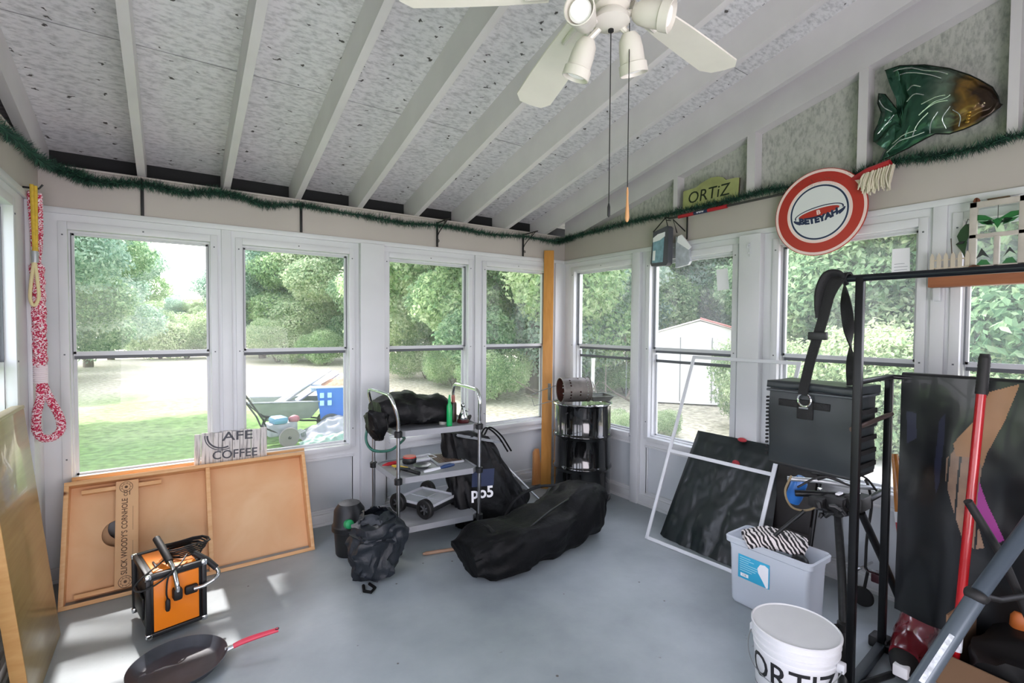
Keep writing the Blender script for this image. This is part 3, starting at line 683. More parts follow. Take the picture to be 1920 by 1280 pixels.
# ---- iron plant brackets on the back wall
def bracket(x, z0, z1, label, scroll=True):
    t = thing('plant_bracket', label, 'bracket', (x, YB, (z0+z1)/2), group='iron brackets on the back wall')
    mb = MB(); mb.box((x-.009, YB-.012, z0), (x+.009, YB-.004, z1), ch=.002); mb.build('back_plate', iron, t, world=True)
    mb = MB()
    if scroll:
        mb.box((x-.005, YB-.24, z1-.012), (x+.005, YB-.01, z1-.004))
        pts = [(x, YB-.012-.20*sin(u*pi/2)*u, z0+.075+(z1-z0-.08)*u) for u in [i/12 for i in range(13)]]; mb.tube(pts, .004, 6)
        for cy_, cz, r_, s in ((YB-.045, z1-.05, .022, 1), (YB-.16, z1-.03, .016, -1), (YB-.035, z0+.045, .016, 1)):
            mb.tube([(x, cy_+s*cos(a*.55)*r_*(1-a*.07), cz+sin(a*.55)*r_*(1-a*.07)) for a in range(11)], .003, 6)
    else:
        mb.box((x-.005, YB-.06, z1-.012), (x+.005, YB-.01, z1-.004)); mb.tube([(x, YB-.05, z1-.012), (x, YB-.055, z1-.03), (x, YB-.04, z1-.04)], .003, 6)
    mb.build('arm', iron, t, world=True)
bracket(-.147, 2.235, 2.47, 'plain black iron bracket strip above the first back window', False)
bracket(.802, 2.245, 2.46, 'black iron bracket above the gap between the second back window and its left neighbour', False)
bracket(1.919, 2.245, 2.46, 'black scrolled iron bracket above the third back window')
bracket(2.847, 2.235, 2.46, 'black scrolled iron bracket above the fourth back window near the corner')

# ---- braided rope hanging in the left corner
rope_m = mat('rope_red_white', 'c2264c', .8); ropew = mat('rope_pale', 'efe3e6', .8)
def mottled(name, c1, c2, s):
    m = mat(name, c1, .8); n = m.node_tree.nodes; l = m.node_tree.links; tc = n.new('ShaderNodeTexCoord'); v = n.new('ShaderNodeTexVoronoi'); v.inputs['Scale'].default_value = s; l.new(tc.outputs['Object'], v.inputs[0])
    q = n.new('ShaderNodeSeparateColor'); l.new(v.outputs[1], q.inputs[0]); r = n.new('ShaderNodeValToRGB'); r.color_ramp.interpolation = 'CONSTANT'; e = r.color_ramp.elements; e[0].color = (*lin(c1), 1); e[1].position = .55; e[1].color = (*lin(c2), 1)
    l.new(q.outputs[0], r.inputs[0]); l.new(r.outputs[0], n['Principled BSDF'].inputs['Base Color']); return m
rope_a = mottled('rope_mottled', 'b81f45', 'f0d3da', 170); rope_b = mottled('rope_mottled_pale', 'c8325a', 'f3e6ea', 190); ropey = mat('rope_yellow', 'cfae3c', .75, var=.15, vs=60); ropec = mat('rope_cream', 'ddd0a0', .8)
t = thing('braided_rope', 'red and white braided rope with a yellow cord hanging in the left corner', 'rope', (-.585, 3.57, 2.25))
mb = MB()
def braid(path, r, turns, parts=((0, rope_m), (1, ropew))):
    P = smooth_path(path, 14); N = len(P)
    for k in range(4):
        pts = []
        for i, p in enumerate(P):
            d = (P[min(i+1, N-1)]-P[max(i-1, 0)]).normalized(); u = d.cross(V((.3, .9, .1))).normalized(); v = d.cross(u)
            a = 2*pi*turns*i/N+k*pi/2; pts.append(p+(u*cos(a)+v*sin(a))*r)
        mb.tube(pts, r*.78, 6, mi=k % 2)
braid([(-.60, 3.575, 2.24), (-.59, 3.58, 2.0), (-.588, 3.585, 1.85)], .011, 7)
braid([(-.575, 3.60, 2.24), (-.58, 3.62, 2.0), (-.585, 3.59, 1.85)], .010, 7)
braid([(-.587, 3.587, 1.86), (-.585, 3.60, 1.7), (-.585, 3.605, 1.5), (-.585, 3.61, 1.32)], .019, 9)
braid([(-.585, 3.61, 1.24), (-.586, 3.60, 1.15), (-.60, 3.59, 1.07), (-.605, 3.60, .99), (-.59, 3.62, .935), (-.55, 3.65, .925), (-.515, 3.66, .965), (-.52, 3.65, 1.04), (-.55, 3.63, 1.13), (-.578, 3.615, 1.22)], .012, 12)
mb.build('braid', [rope_a, rope_b], t, world=True)
mb = MB()
for i in range(9): mb.tube([(-.585+.025*cos(a), 3.61+.025*sin(a), 1.235+i*.011+.003*a/6) for a in [j*.5 for j in range(13)]], .006, 6)
mb.build('whipping', ropew, t, world=True)
mb = MB(); mb.tube(smooth_path([(-.594, 3.555, 2.275), (-.590, 3.55, 2.1), (-.588, 3.555, 1.92)]), .009, 8); mb.tube(smooth_path([(-.580, 3.56, 2.27), (-.580, 3.555, 2.1), (-.582, 3.555, 1.92)]), .008, 8)
mb.build('yellow_cord', ropey, t, world=True)
mb = MB(); mb.tube(smooth_path([(-.590, 3.55, 1.88), (-.604, 3.55, 1.76), (-.608, 3.55, 1.68), (-.594, 3.55, 1.645), (-.575, 3.55, 1.69), (-.580, 3.55, 1.79), (-.588, 3.55, 1.88)]), .008, 8); mb.build('cord_loop', ropec, t, world=True)
mb = MB(); mb.lathe([(.014, 0), (.015, .04), (.013, .06)], 12, T=tx((-.587, 3.553, 1.87))); mb.build('ferrule', alu, t, world=True)
mb = MB(); mb.tube([(-.633, 3.58, 2.262), (-.57, 3.58, 2.262), (-.555, 3.58, 2.285)], .005, 8); mb.build('hook', iron, t, world=True)

# ---- round sign
X0 = 3.318
t = thing('round_sign', 'round red and white metal sign reading BETEYAH, hung over the garland', 'sign', (X0, 1.457, 2.272))
T = WR_(0, 0, 0)
mb = MB(); mb.lathe([(0, -.006), (.262, -.006), (.266, -.003), (.266, .003), (.262, .004), (0, .004)], 72, T=T); mb.build('plate', signred, t)
mb = MB()
def ring(r0, r1, z, mi): 
    n_ = 72; mb.add([(r*cos(2*pi*k/n_), r*sin(2*pi*k/n_), z) for r in (r0, r1) for k in range(n_)], [(k, (k+1) % n_, (k+1) % n_+n_, k+n_) for k in range(n_)], mi, False, T)
ring(.246, .262, .0046, 1); ring(.172, .188, .0046, 1); ring(.0, .172, .0045, 0); ring(.158, .168, .005, 2)
th = R(8)
def ell(a, b, z, mi, a0=0, a1=2*pi, cx=0, cy_=0, inner=None, n_=48):
    rot = lambda x, y: (cx+x*cos(th)-y*sin(th), cy_+x*sin(th)+y*cos(th), z)
    o = [rot(a*cos(a0+(a1-a0)*k/n_), b*sin(a0+(a1-a0)*k/n_)) for k in range(n_+1)]
    i = [rot(inner[0]*cos(a0+(a1-a0)*k/n_), inner[1]*sin(a0+(a1-a0)*k/n_)+inner[2]) for k in range(n_+1)] if inner else [rot(0, 0)]*(n_+1)
    mb.add(o+i, [(k, k+1, k+2+n_, k+1+n_) for k in range(n_)], mi, False, T)
ell(.142, .040, .0052, 2, R(-12), R(192), 0, -.002, inner=(.134, .034, 0)); ell(.118, .024, .0052, 3, 0, 2*pi, 0, -.001, inner=(.0, .0, 0))
for a0, a1 in ((R(186), R(222)), (R(-42), R(-6))): ell(.152, .064, .0054, 2, a0, a1, 0, -.006, inner=(.142, .030, 0), n_=12)
lettering(mb, 'BETEYAH', .052, T @ M.Translation(V((0, -.036, .0056))) @ M.Rotation(th, 4, 'Z'), 2,   .0004, 1.04, .0036, bend=lambda p: V((p.x, p.y+1.5*p.x*p.x-.008, p.z)))
lettering(mb, 'B', .038, T @ M.Translation(V((0, -.001, .0056))) @ M.Rotation(th, 4, 'Z'), 1, .0004, 1.1, .0012)
mb.build('printing', [signwhite, pink, navy, signred], t, fix=False)

# ---- hand painted name plaque standing on the ledge
pl = mat('plaque_yellow_green', '9ea36a', .6, var=.18, vs=9); pe = mat('plaque_dark_edge', '3c3420', .7); ink = mat('dark_green_ink', '16240f', .6)
t = thing('name_plaque', 'yellow green painted wooden plaque reading ORTiZ on the ledge', 'sign', (3.372, 2.25, 2.487))
o = [(-.232, .0), (-.228, .145), (-.115, .150), (-.07, .172), (.01, .195), (.07, .190), (.115, .172), (.14, .148), (.215, .147), (.242, .140), (.235, .0)]
mb = MB(); mb.prism(o, .016, 0, frame((0, 0, 0), (0, -1, 0), (0, 0, 1))); mb.m[-len(o):] = [1]*len(o); mb.build('board', [pl, pe], t)
mb = MB(); lettering(mb, 'ORTiZ', .125, frame((-.018, .01, .075), (0, -1, .0), (0, 0, 1)), 0, .0006, .98, .0, shear=.12); mb.build('lettering', ink, t)

# ---- red level tube and rod lying along the ledge
t = thing('ledge_rod', 'long dark rod with red sleeves lying along the top of the right wall', 'pole', (3.335, 2.2, 2.44))
mb = MB(); mb.tube([(3.337, 2.60, 2.436), (3.337, 1.60, 2.440)], .008, 10); mb.build('rod', mat('dark_rod', '3a3a38', .5), t, world=True)
mb = MB(); mb.tube([(3.333, 2.50, 2.432), (3.333, 2.36, 2.434)], .014, 10); mb.tube([(3.333, 2.24, 2.434), (3.333, 2.085, 2.436)], .014, 10); mb.build('red_sleeve', red, t, world=True)
mb = MB(); mb.tube([(3.333, 2.36, 2.434), (3.333, 2.24, 2.434)], .0135, 10, 0); lettering(mb, 'www', .03, frame((3.318, 2.30, 2.434), (0, -1, 0), (0, 0, 1)), 1, .0004); mb.build('printed_sleeve', [navy, paper], t, world=True)
for y in (2.62, 1.66):
    mb = MB(); mb.tube([(3.392, y, 2.43), (3.337, y, 2.425), (3.325, y, 2.44)], .003, 6); mb.build('hook', iron, t, world=True)
# ---- string mop head
t = thing('dust_mop', 'dust mop head with a red back and off white strings beside the round sign', 'mop', (3.30, 1.16, 2.45))
mb = MB(); mb.tube([(3.335, 1.30, 2.425), (3.305, 1.19, 2.448), (3.295, 1.08, 2.465)], [.012, .02, .02], 10, flat=1.5); mb.build('back', red, t, world=True)
rnd = random.Random(3); mb = MB()
for i in range(95):
    y = 1.06+.16*rnd.random(); L = rnd.uniform(.075, .125)*(1-.35*max(0, (y-1.17)/.05)); x = 3.285+rnd.uniform(-.02, .025)
    mb.tube(smooth_path([(x, y, 2.455-(y-1.08)*.15), (x-.01+rnd.uniform(-.008, .008), y+.01, 2.44-L*.5), (x+rnd.uniform(-.01, .01), y+.015+rnd.uniform(-.01, .015), 2.44-L)], 3), .0038, 5)
mb.build('strings', mat('mop_strings', 'd8d0bb', .9, var=.1), t, world=True)

# ---- metal fish
fish = [(1.145, 3.025), (1.078, 3.021), (.966, 2.978), (.86, 2.914), (.781, 2.849), (.739, 2.806), (.692, 2.752), (.671, 2.7), (.664, 2.663), (.653, 2.652), (.66, 2.64), (.676, 2.633), (.701, 2.615), (.741, 2.593), (.795, 2.58), (.851, 2.575), (.91, 2.594), (.948, 2.582), (1.026, 2.552), (1.091, 2.532), (1.133, 2.523), (1.159, 2.515), (1.142, 2.556), (1.109, 2.597), (1.085, 2.649), (1.07, 2.694), (1.075, 2.73), (1.112, 2.707), (1.154, 2.671), (1.192, 2.637), (1.189, 2.692), (1.164, 2.745), (1.157, 2.793), (1.175, 2.85), (1.172, 2.905), (1.142, 2.888), (1.115, 2.838), (1.084, 2.782), (1.068, 2.791), (1.057, 2.836), (1.063, 2.897), (1.085, 2.955)]
t = thing('metal_fish', 'green and brown metal angelfish hung on the gable above the garland', 'wall ornament', (3.36, .93, 2.75))
def fish_mat():
    m = bpy.data.materials.new('fish_metal'); m.use_nodes = True; n = m.node_tree.nodes; l = m.node_tree.links; b = n['Principled BSDF']
    b.inputs['Metallic'].default_value = .55; b.inputs['Roughness'].default_value = .28
    tc = n.new('ShaderNodeTexCoord'); s = n.new('ShaderNodeSeparateXYZ'); l.new(tc.outputs['Object'], s.inputs[0])
    r = n.new('ShaderNodeValToRGB'); e = r.color_ramp.elements      # along the body: local y from head (-.27) to tail (+.26)
    q = n.new('ShaderNodeMapRange'); q.inputs[1].default_value = -.28; q.inputs[2].default_value = .27; l.new(s.outputs[1], q.inputs[0])
    tn = n.new('ShaderNodeTexNoise'); tn.inputs['Scale'].default_value = 14; l.new(tc.outputs['Object'], tn.inputs[0])
    a = n.new('ShaderNodeMath'); a.operation = 'MULTIPLY_ADD'; a.inputs[1].default_value = .25; l.new(tn.outputs[0], a.inputs[0])
    a2 = n.new('ShaderNodeMath'); a2.operation = 'SUBTRACT'; a2.inputs[1].default_value = .125; l.new(q.outputs[0], a2.inputs[0]); l.new(a2.outputs[0], a.inputs[2]); l.new(a.outputs[0], r.inputs[0])
    e[0].position = .0; e[0].color = (*lin('2b231c'), 1); e[1].position = 1; e[1].color = (*lin('2a4639'), 1)
    for p, c in ((.14, '3a2c20'), (.22, '8a6a34'), (.3, '4c4430'), (.38, '6d7f70'), (.55, '2b4d3e'), (.75, '35604c')): k = e.new(p); k.color = (*lin(c), 1)
    l.new(r.outputs[0], b.inputs['Base Color'])
    w = n.new('ShaderNodeTexWave'); w.inputs['Scale'].default_value = 9; w.inputs['Distortion'].default_value = 5; l.new(tc.outputs['Object'], w.inputs[0])
    u = n.new('ShaderNodeBump'); u.inputs['Strength'].default_value = .5; u.inputs['Distance'].default_value = .02; l.new(w.outputs[0], u.inputs['Height']); l.new(u.outputs[0], b.inputs['Normal']); return m
fm = fish_mat()
bm = bmesh.new(); vv = [bm.verts.new((0, y, z)) for y, z in fish]; f = bm.faces.new(vv)
bmesh.ops.triangulate(bm, faces=[f]); 
for _ in range(3): bmesh.ops.subdivide_edges(bm, edges=[e for e in bm.edges if e.calc_length() > .035], cuts=1, use_grid_fill=True); bmesh.ops.triangulate(bm, faces=bm.faces[:])
bm.edges.ensure_lookup_table(); bd = [v.co.copy() for v in bm.verts if v.is_boundary]
for v in bm.verts:
    d = min((v.co-b).length for b in bd) if not v.is_boundary else 0
    v.co.x = -min(.045, d*.75)
mb = MB(); mb.bm(bm, 0, True, tx((3.365, 0, 0))); mb.build('body', fm, t, world=True)
mb = MB(); mb.tube([(3.366, y, z) for y, z in fish], .004, 6, closed=True); mb.build('rim', mat('fish_dark_rim', '171c18', .35, metal=.5), t, world=True)
silver = mat('fish_silver', 'c4cfc8', .25, metal=.7, var=.2)
mb = MB()
for ln in ([(1.10, 2.995), (1.03, 2.985), (.96, 2.94), (.90, 2.91), (.86, 2.88)], [(1.07, 2.965), (1.0, 2.94), (.93, 2.90), (.88, 2.86)], [(1.03, 2.86), (1.0, 2.87), (.965, 2.85)], [(1.03, 2.80), (.99, 2.82), (.95, 2.80)],
           [(.97, 2.70), (.91, 2.745), (.86, 2.75), (.84, 2.76)], [(.955, 2.715), (.90, 2.74), (.85, 2.735)], [(.96, 2.755), (.90, 2.77), (.86, 2.765)], [(1.0, 2.60), (.97, 2.66), (.93, 2.70)], [(.93, 2.60), (.92, 2.64), (.89, 2.69)], [(.86, 2.60), (.87, 2.65), (.84, 2.70)], [(.81, 2.595), (.80, 2.64), (.83, 2.68)],
           [(1.12, 2.55), (1.06, 2.59), (1.0, 2.60), (.95, 2.61)], [(1.10, 2.59), (1.04, 2.615), (.98, 2.625)], [(1.17, 2.67), (1.13, 2.71), (1.09, 2.75)], [(1.165, 2.86), (1.14, 2.81), (1.10, 2.77)]):
    P = smooth_path([(0, y, z) for y, z in ln], 5)
    for p in P:
        d = min((V((0, p.y, p.z))-b).length for b in bd); p.x = 3.365-min(.046, d*.75)-.001
    mb.tube(P, .0028, 6)
mb.build('silver_line', silver, t, world=True)
mb = MB(); mb.ball((3.335, .722, 2.672), .014, sc_=(.5, 1, 1)); mb.build('eye', mat('fish_eye', 'd9c9a0', .2, metal=.5), t, world=True)
gold = mat('fish_gold', 'b08a3c', .3, metal=.7); mb = MB()
for i in range(6): mb.ball((3.325+i*.001, .772-.002*i, 2.60+.016*i), .010, sc_=(.6, 1, .8), seg=10)
mb.build('gill', gold, t, world=True)
mb = MB(); mb.tube([(3.482, 1.0, 2.78), (3.36, 1.0, 2.78)], .004, 6); mb.build('hanger', iron, t, world=True)

# ---- clear pouch with cards hanging under the garland
t = thing('hanging_pouch', 'grey zipped pouch with blue printed card inside, hanging beside the second right window', 'pouch', (3.31, 2.56, 2.2))
pg = mat('pouch_grey', '4d4f55', .5, var=.1); card = mat('card_blue', '7fa3b0', .5, var=.25, vs=25); clear = mat('clear_vinyl', 'b6bcc4', .15, var=.2, vs=20)
T = frame((3.27, 2.63, 2.20), (-.12, -1, -.03), (.02, .0, 1))
mb = MB(); o = [(-.085, .135), (.07, .165), (.085, .15), (.095, -.13), (.08, -.15), (-.085, -.145), (-.10, -.12)]; mb.prism(o, -.05, 0, T); mb.build('case', pg, t, world=True)
mb = MB(); mb.prism([(-.075, .09), (.045, .115), (.04, -.12), (-.08, -.12)], .002, 0, T); mb.build('card', card, t, world=True)
mb = MB(); mb.prism([(-.08, .085), (-.03, .11), (.05, .12), (.05, .085), (-.0, .06), (-.08, .05)], .003, 0, T); mb.build('card_print', paper, t, world=True); mb = MB(); mb.prism([(-.072, -.02), (-.045, -.02), (-.047, -.10), (-.073, -.10)], .003, 0, T); mb.build('card_print', paper, t, world=True)
T2 = frame((3.33, 2.46, 2.16), (.05, -1, .0), (0, 0, 1)); mb = MB(); mb.prism([(-.06, .12), (.05, .02), (.07, -.09), (.05, -.115), (-.06, -.13)], -.03, 0, T2); mb.build('second_case', clear, t, world=True)
mb = MB(); mb.prism([(-.035, .115), (.0, .125), (.085, .02), (.06, .0), (-.04, .07)], .012, 0, T2); mb.build('tag', paper, t, world=True)
mb = MB(); mb.tube([(3.27, 2.70, 2.335), (3.30, 2.60, 2.44), (3.275, 2.56, 2.36)], .005, 6); mb.tube([(3.34, 2.52, 2.31), (3.33, 2.55, 2.42), (3.335, 2.44, 2.31)], .005, 6); mb.tube([(3.30, 2.60, 2.44), (3.337, 2.60, 2.445)], .004, 6)
mb.tube([(3.36, 2.44, 2.43), (3.36, 2.44, 2.25)], .007, 6); mb.build('strap', black, t, world=True)

# ---- papers taped to the panes, hook
def note(pts, x, label, nm='paper_note', lines=0, grp=None):
    mb = MB(); mb.add([(x, y, z) for y, z in pts]+[(x+.0008, y, z) for y, z in pts], [(0, 1, 2, 3), (7, 6, 5, 4), (0, 4, 5, 1), (1, 5, 6, 2), (2, 6, 7, 3), (3, 7, 4, 0)])
    o = mb.build(nm, paper); tag(o, label, 'paper')
    if lines:
        m2 = MB(); ys = [p[0] for p in pts]; zs = [p[1] for p in pts]
        for i in range(lines):
            z = min(zs)+.012+i*(max(zs)-min(zs))*.45/lines; a = random.uniform(.1, .3)
            m2.box((x-.0008, max(ys)-.008-a*.02, z), (x-.0002, min(ys)+.01+random.random()*.02, z+.002))
        m2.build('handwriting', mat('pencil_ink', '777b88', .7), o)
note([(2.231, 1.994), (2.139, 2.002), (2.123, 1.841), (2.219, 1.835)], XR+.050, 'small white paper on the upper pane of the second right window')
note([(1.11, 2.013), (1.027, 2.011), (1.024, 1.867), (1.111, 1.859)], XR+.050, 'white handwritten paper on the upper pane of the third right window', lines=4)
t = thing('cord_hook', 'white cord cleat screwed to the pilaster between right windows', 'hook', (XR-.062, 1.905, 2.10))
mb = MB(); mb.box((-.004, -.006, -.05), (.001, .006, .05), ch=.002); mb.tube([(-.004, 0, .03), (-.025, 0, .035), (-.028, 0, .015), (-.02, -.004, .005)], .004, 6); mb.tube([(-.004, 0, -.02), (-.02, -.002, -.03), (-.022, 0, -.015)], .004, 6); mb.build('cleat', white2, t)
# ================================================================ left and centre of the floor
def soft(mb, path, wid, hgt, k=7, n=36, sq=2.6, wr=.02, ws=5, flat=True, upv=(0, 0, 1), mi=0, seed=0, ends=True):
    """fabric body: superellipse sections swept along a path, wrinkled; sags flat where it meets the floor"""
    P = smooth_path(path, k); N = len(P); L = len(path)-1
    def ip(a, t): i = min(int(t), L-1); f = t-i; f = f*f*(3-2*f); return a[i]*(1-f)+a[i+1]*f
    rings = []
    for i, p in enumerate(P):
        d = (P[min(i+1, N-1)]-P[max(i-1, 0)]).normalized(); s = d.cross(V(upv)).normalized(); u = s.cross(d)
        t = i/(N-1)*L; w, h = ip(wid, t), ip(hgt, t); r = []
        for j in range(n):
            a = 2*pi*j/n; c_, s_ = cos(a), sin(a)
            x = math.copysign(abs(c_)**(2/sq), c_)*w; y = math.copysign(abs(s_)**(2/sq), s_)*h
            q = p+s*x+u*y; o = V((ns(q, ws, seed), ns(q, ws, seed+9), ns(q, ws, seed+5)))*wr
            o += V((ns(q, ws*3, seed), ns(q, ws*3, seed+3), 0))*wr*.35
            # long folds running along the sweep
            o += (s*x+u*y).normalized()*wr*.6*abs(ns((a*2.2, t*.7, seed), 1.6))
            q = q+o
            if flat and q.z < .004: q.z = .004+abs(q.z)*.03
            r.append(q)
        rings.append(r)
    if ends:
        for e, s0 in ((0, 1), (-1, -1)):
            c = sum(rings[e], V((0, 0, 0)))/n; rr = [c+(q-c)*.55 for q in rings[e]]
            if e == 0: rings.insert(0, rr)
            else: rings.append(rr)
    mb.loft(rings, mi); return mb
nylon = mat('black_nylon', '0b0c0e', .5, var=.25, vs=12, bump=.5, bs=24, spec=.25); nylon2 = mat('black_nylon_soft', '07080a', .6, var=.3, vs=8, bump=.5, bs=26, spec=.2)
greyny = mat('dark_blue_grey_nylon', '1a2027', .5, var=.25, vs=9, bump=.2, bs=80)
birch = wood('birch_ply', 'd9a878', 'e3bb8e', (1.2, 1.2, 1.2), .5, knots=False); pine = wood('pine_rail', 'dba56f', 'e9bd8a', (2, 14, 14), .5)
burn = mat('burnt_print', '5f4129', .6); dark = mat('dark_void', '121212', .9)

# ---- cornhole boards leaning on the back windows
def board(org, label, printed):
    t = thing('cornhole_board', label, 'game board', org, group=None)
    yv = V((0, .30, .625)).normalized(); T = frame((0, 0, 0), (1, .012, 0), yv)      # z points into the room
    T.translation = V((0, 0, 0)); W, Hh, D = 1.32, .69, .092; th_ = .022
    def L(mb, a, b, mi=0, ch=.0015): mb.box(a, b, mi, T, ch)
    mb = MB(); L(mb, (0, 0, -D), (W, th_, 0)); mb.build('bottom_rail', pine, t)
    mb = MB(); L(mb, (0, Hh-th_, -D), (W, Hh, 0)); mb.build('top_rail', pine, t)
    mb = MB(); L(mb, (0, th_, -D), (th_, Hh-th_, 0)); mb.build('side_rail', pine, t)
    mb = MB(); L(mb, (W-th_, th_, -D), (W, Hh-th_, 0)); mb.build('side_rail', pine, t)
    # deck with the hole
    cx, cy_, r = .245, Hh*.53, .077; n_ = 64; mb = MB()
    def edge(a):
        dx, dy = cos(a), sin(a); ks = []
        for lim, c, d in ((W, cx, dx), (0, cx, dx), (Hh, cy_, dy), (0, cy_, dy)):
            if abs(d) > 1e-9 and (lim-c)/d > 0: ks.append((lim-c)/d)
        k = min(ks); return (cx+dx*k, cy_+dy*k)
    cor = sorted([math.atan2(y-cy_, x-cx) % (2*pi) for x in (0, W) for y in (0, Hh)]); A = sorted([2*pi*k/n_ for k in range(n_)]+cor); m = len(A)
    ci = [(cx+r*cos(a), cy_+r*sin(a)) for a in A]; ou = [edge(a) for a in A]
    vs = [(x, y, z) for z in (-D, -D-.012) for l in (ci, ou) for x, y in l]
    fs = []
    for k in range(m):
        q = (k+1) % m; fs += [(k, q, q+m, k+m), (k+2*m, k+3*m, q+3*m, q+2*m), (k, k+2*m, q+2*m, q)]
    mb.add(vs, fs, 0, False, T); mb.build('deck', birch, t)
    mb = MB(); L(mb, (.70, th_, -D), (.724, Hh-th_, -.012)); mb.build('cross_brace', pine, t)
    if printed:
        mb = MB(); L(mb, (.235, .045, -.045), (.345, Hh-.03, -.022)); pk = mb.build('printed_leg_plank', birch, t)
        mb = MB(); L(mb, (.06, .045, -.085), (.36, .068, -.045)); mb.build('leg_brace', pine, t)
        mb = MB(); L(mb, (.075, Hh-.075, -.075), (.46, Hh-.052, -.035)); mb.build('leg_brace', pine, t)
        mb = MB(); T3 = T @ M.Translation(V((.28, Hh/2+.01, -.0215))) @ M.Rotation(pi/2, 4, 'Z')
        lettering(mb, "SLICK WOODY'S CORNHOLE", .040, T3 @ M.Translation(V((-.02, 0, 0))), 0, .0002, .82, .0006)
        lettering(mb, 'CO', .026, T3 @ M.Translation(V((.228, -.004, 0))), 0, .0002, .9, .0005)
        mb.box((.215, -.024, 0), (.243, -.020, .0004), 0, T3)
        for y in (.078, Hh-.07):
            n2 = 32
            for r0, r1 in ((.030, .033), (.019, .021), (.0, .008)):
                mb.add([(.285+q_*cos(2*pi*k/n2), y+q_*sin(2*pi*k/n2), -.0213) for q_ in (r0, r1) for k in range(n2)], [(k, (k+1) % n2, (k+1) % n2+n2, k+n2) for k in range(n2)], 0, False, T)
            for k in range(9): a = k*2*pi/9; mb.box((.285+.024*cos(a)-.002, y+.024*sin(a)-.002, -.0216), (.285+.024*cos(a)+.002, y+.024*sin(a)+.002, -.0212), 0, T)
        for y0, y1 in ((.14, .30), (.36, .50)): mb.box((.318, y0, -.0218), (.3195, y1, -.0214), 0, T)
        mb.build('printing', burn, pk)
    return t
board((-.525, 3.515, .003), 'birch cornhole board with printed leg plank leaning face in under the back windows', True)
board((-.505, 3.622, .003), 'second cornhole board stacked behind the printed one, only its edges showing', False)

# ---- cafe sign on the sill
def slat_sign():
    m = bpy.data.materials.new('whitewashed_slats'); m.use_nodes = True; n = m.node_tree.nodes; l = m.node_tree.links; b = n['Principled BSDF']; b.inputs['Roughness'].default_value = .8
    tc = n.new('ShaderNodeTexCoord'); mp = n.new('ShaderNodeMapping'); mp.inputs['Scale'].default_value = (40, 1, 3); l.new(tc.outputs['Object'], mp.inputs[0])
    t = n.new('ShaderNodeTexNoise'); t.inputs['Scale'].default_value = 2; t.inputs['Detail'].default_value = 6; l.new(mp.outputs[0], t.inputs[0])
    r = n.new('ShaderNodeValToRGB'); e = r.color_ramp.elements; e[0].position = .32; e[0].color = (*lin('85817e'), 1); e[1].position = .5; e[1].color = (*lin('d9d4cf'), 1); l.new(t.outputs[0], r.inputs[0]); l.new(r.outputs[0], b.inputs['Base Color']); return m
sm_ = slat_sign()
t = thing('cafe_sign', 'whitewashed slatted wooden sign lettered CAFE standing on the sill between two windows', 'sign', (.33, 3.905, .60), rot=(R(-6), R(1.5), 0))
xs = -.222
for i, w_ in enumerate((.04, .07, .055, .06, .045, .07, .06, .043)):
    mb = MB(); zt = .205+[.0, .006, .002, .01, .004, .012, .008, .016][i]; mb.box((xs+.0015, -.016, -.02), (xs+w_-.0015, 0, zt), 0, ch=.002); mb.build('slat', sm_, t); xs += w_
grey = mat('sign_grey_letters', '4d4f55', .7); mb = MB(); T = frame((0, -.0175, 0), (1, 0, 0), (0, 0, 1))
lettering(mb, 'AFE', .085, T @ M.Translation(V((.035, .175, 0))), 0, .0006, 1.35, .001)
n_ = 20
for r0, r1 in ((.078, .088), (.094, .100)):
    mb.add([(-.06+q*1.05*cos(a), .185+q*sin(a), .0) for q in (r0, r1) for a in [R(176)+R(120)*k/n_ for k in range(n_+1)]], [(k, k+1, k+2+n_, k+1+n_) for k in range(n_)], 0, False, T)
lettering(mb, 'COFFEE', .080, T @ M.Translation(V((.02, .052, 0))), 0, .0006, 1.0, .001)
mb.build('lettering', grey, t, fix=False)

# ---- orange case
org = mat('orange_panel', 'f08418', .38, coat=.2); rubber = mat('rubber', '141414', .6)
t = thing('orange_case', 'orange and black case with chrome corners and bent grab handles on the floor', 'case', (-.03, 3.10, 0), R(12))
hw, hd, z0, z1 = .118, .165, .03, .335
mb = MB(); mb.box((-hw+.006, -hd+.006, z0), (hw-.006, hd-.006, z1-.004), ch=.006); mb.build('body', black, t)
mb = MB(); mb.box((-hw+.022, -hd, z0+.022), (hw-.022, -hd+.01, z1-.03), ch=.003); mb.build('front_panel', org, t)
mb = MB(); mb.box((-hw+.026, -hd+.03, z1-.008), (hw-.026, hd-.03, z1+.001), ch=.003); mb.build('top_panel', org, t)
for x in (-hw, hw):
    for y in (-hd, hd):
        mb = MB(); mb.box((x-.011 if x < 0 else x-.011, y-.011, z0), (x+.011, y+.011, z1), ch=.004); mb.build('corner_post', black, t)
        for z in (z0-.004, z1-.022): mb = MB(); mb.box((x-.015, y-.015, z), (x+.015, y+.015, z+.028), ch=.009); mb.build('corner_cap', chrome, t)
for a, b in (((-hw, -hd-.008, z1-.022), (hw, -hd+.012, z1+.004)), ((-hw, hd-.012, z1-.022), (hw, hd+.008, z1+.004)), ((-hw-.008, -hd, z1-.022), (-hw+.012, hd, z1+.004)), ((hw-.012, -hd, z1-.022), (hw+.008, hd, z1+.004)), ((-hw, -hd-.006, z0), (hw, -hd+.012, z0+.02))): mb = MB(); mb.box(a, b, ch=.004); mb.build('edge_trim', black, t)
mb = MB(); mb.box((-hw-.014, -.09, .09), (-hw, .09, .20), ch=.01); mb.build('side_box', black, t)
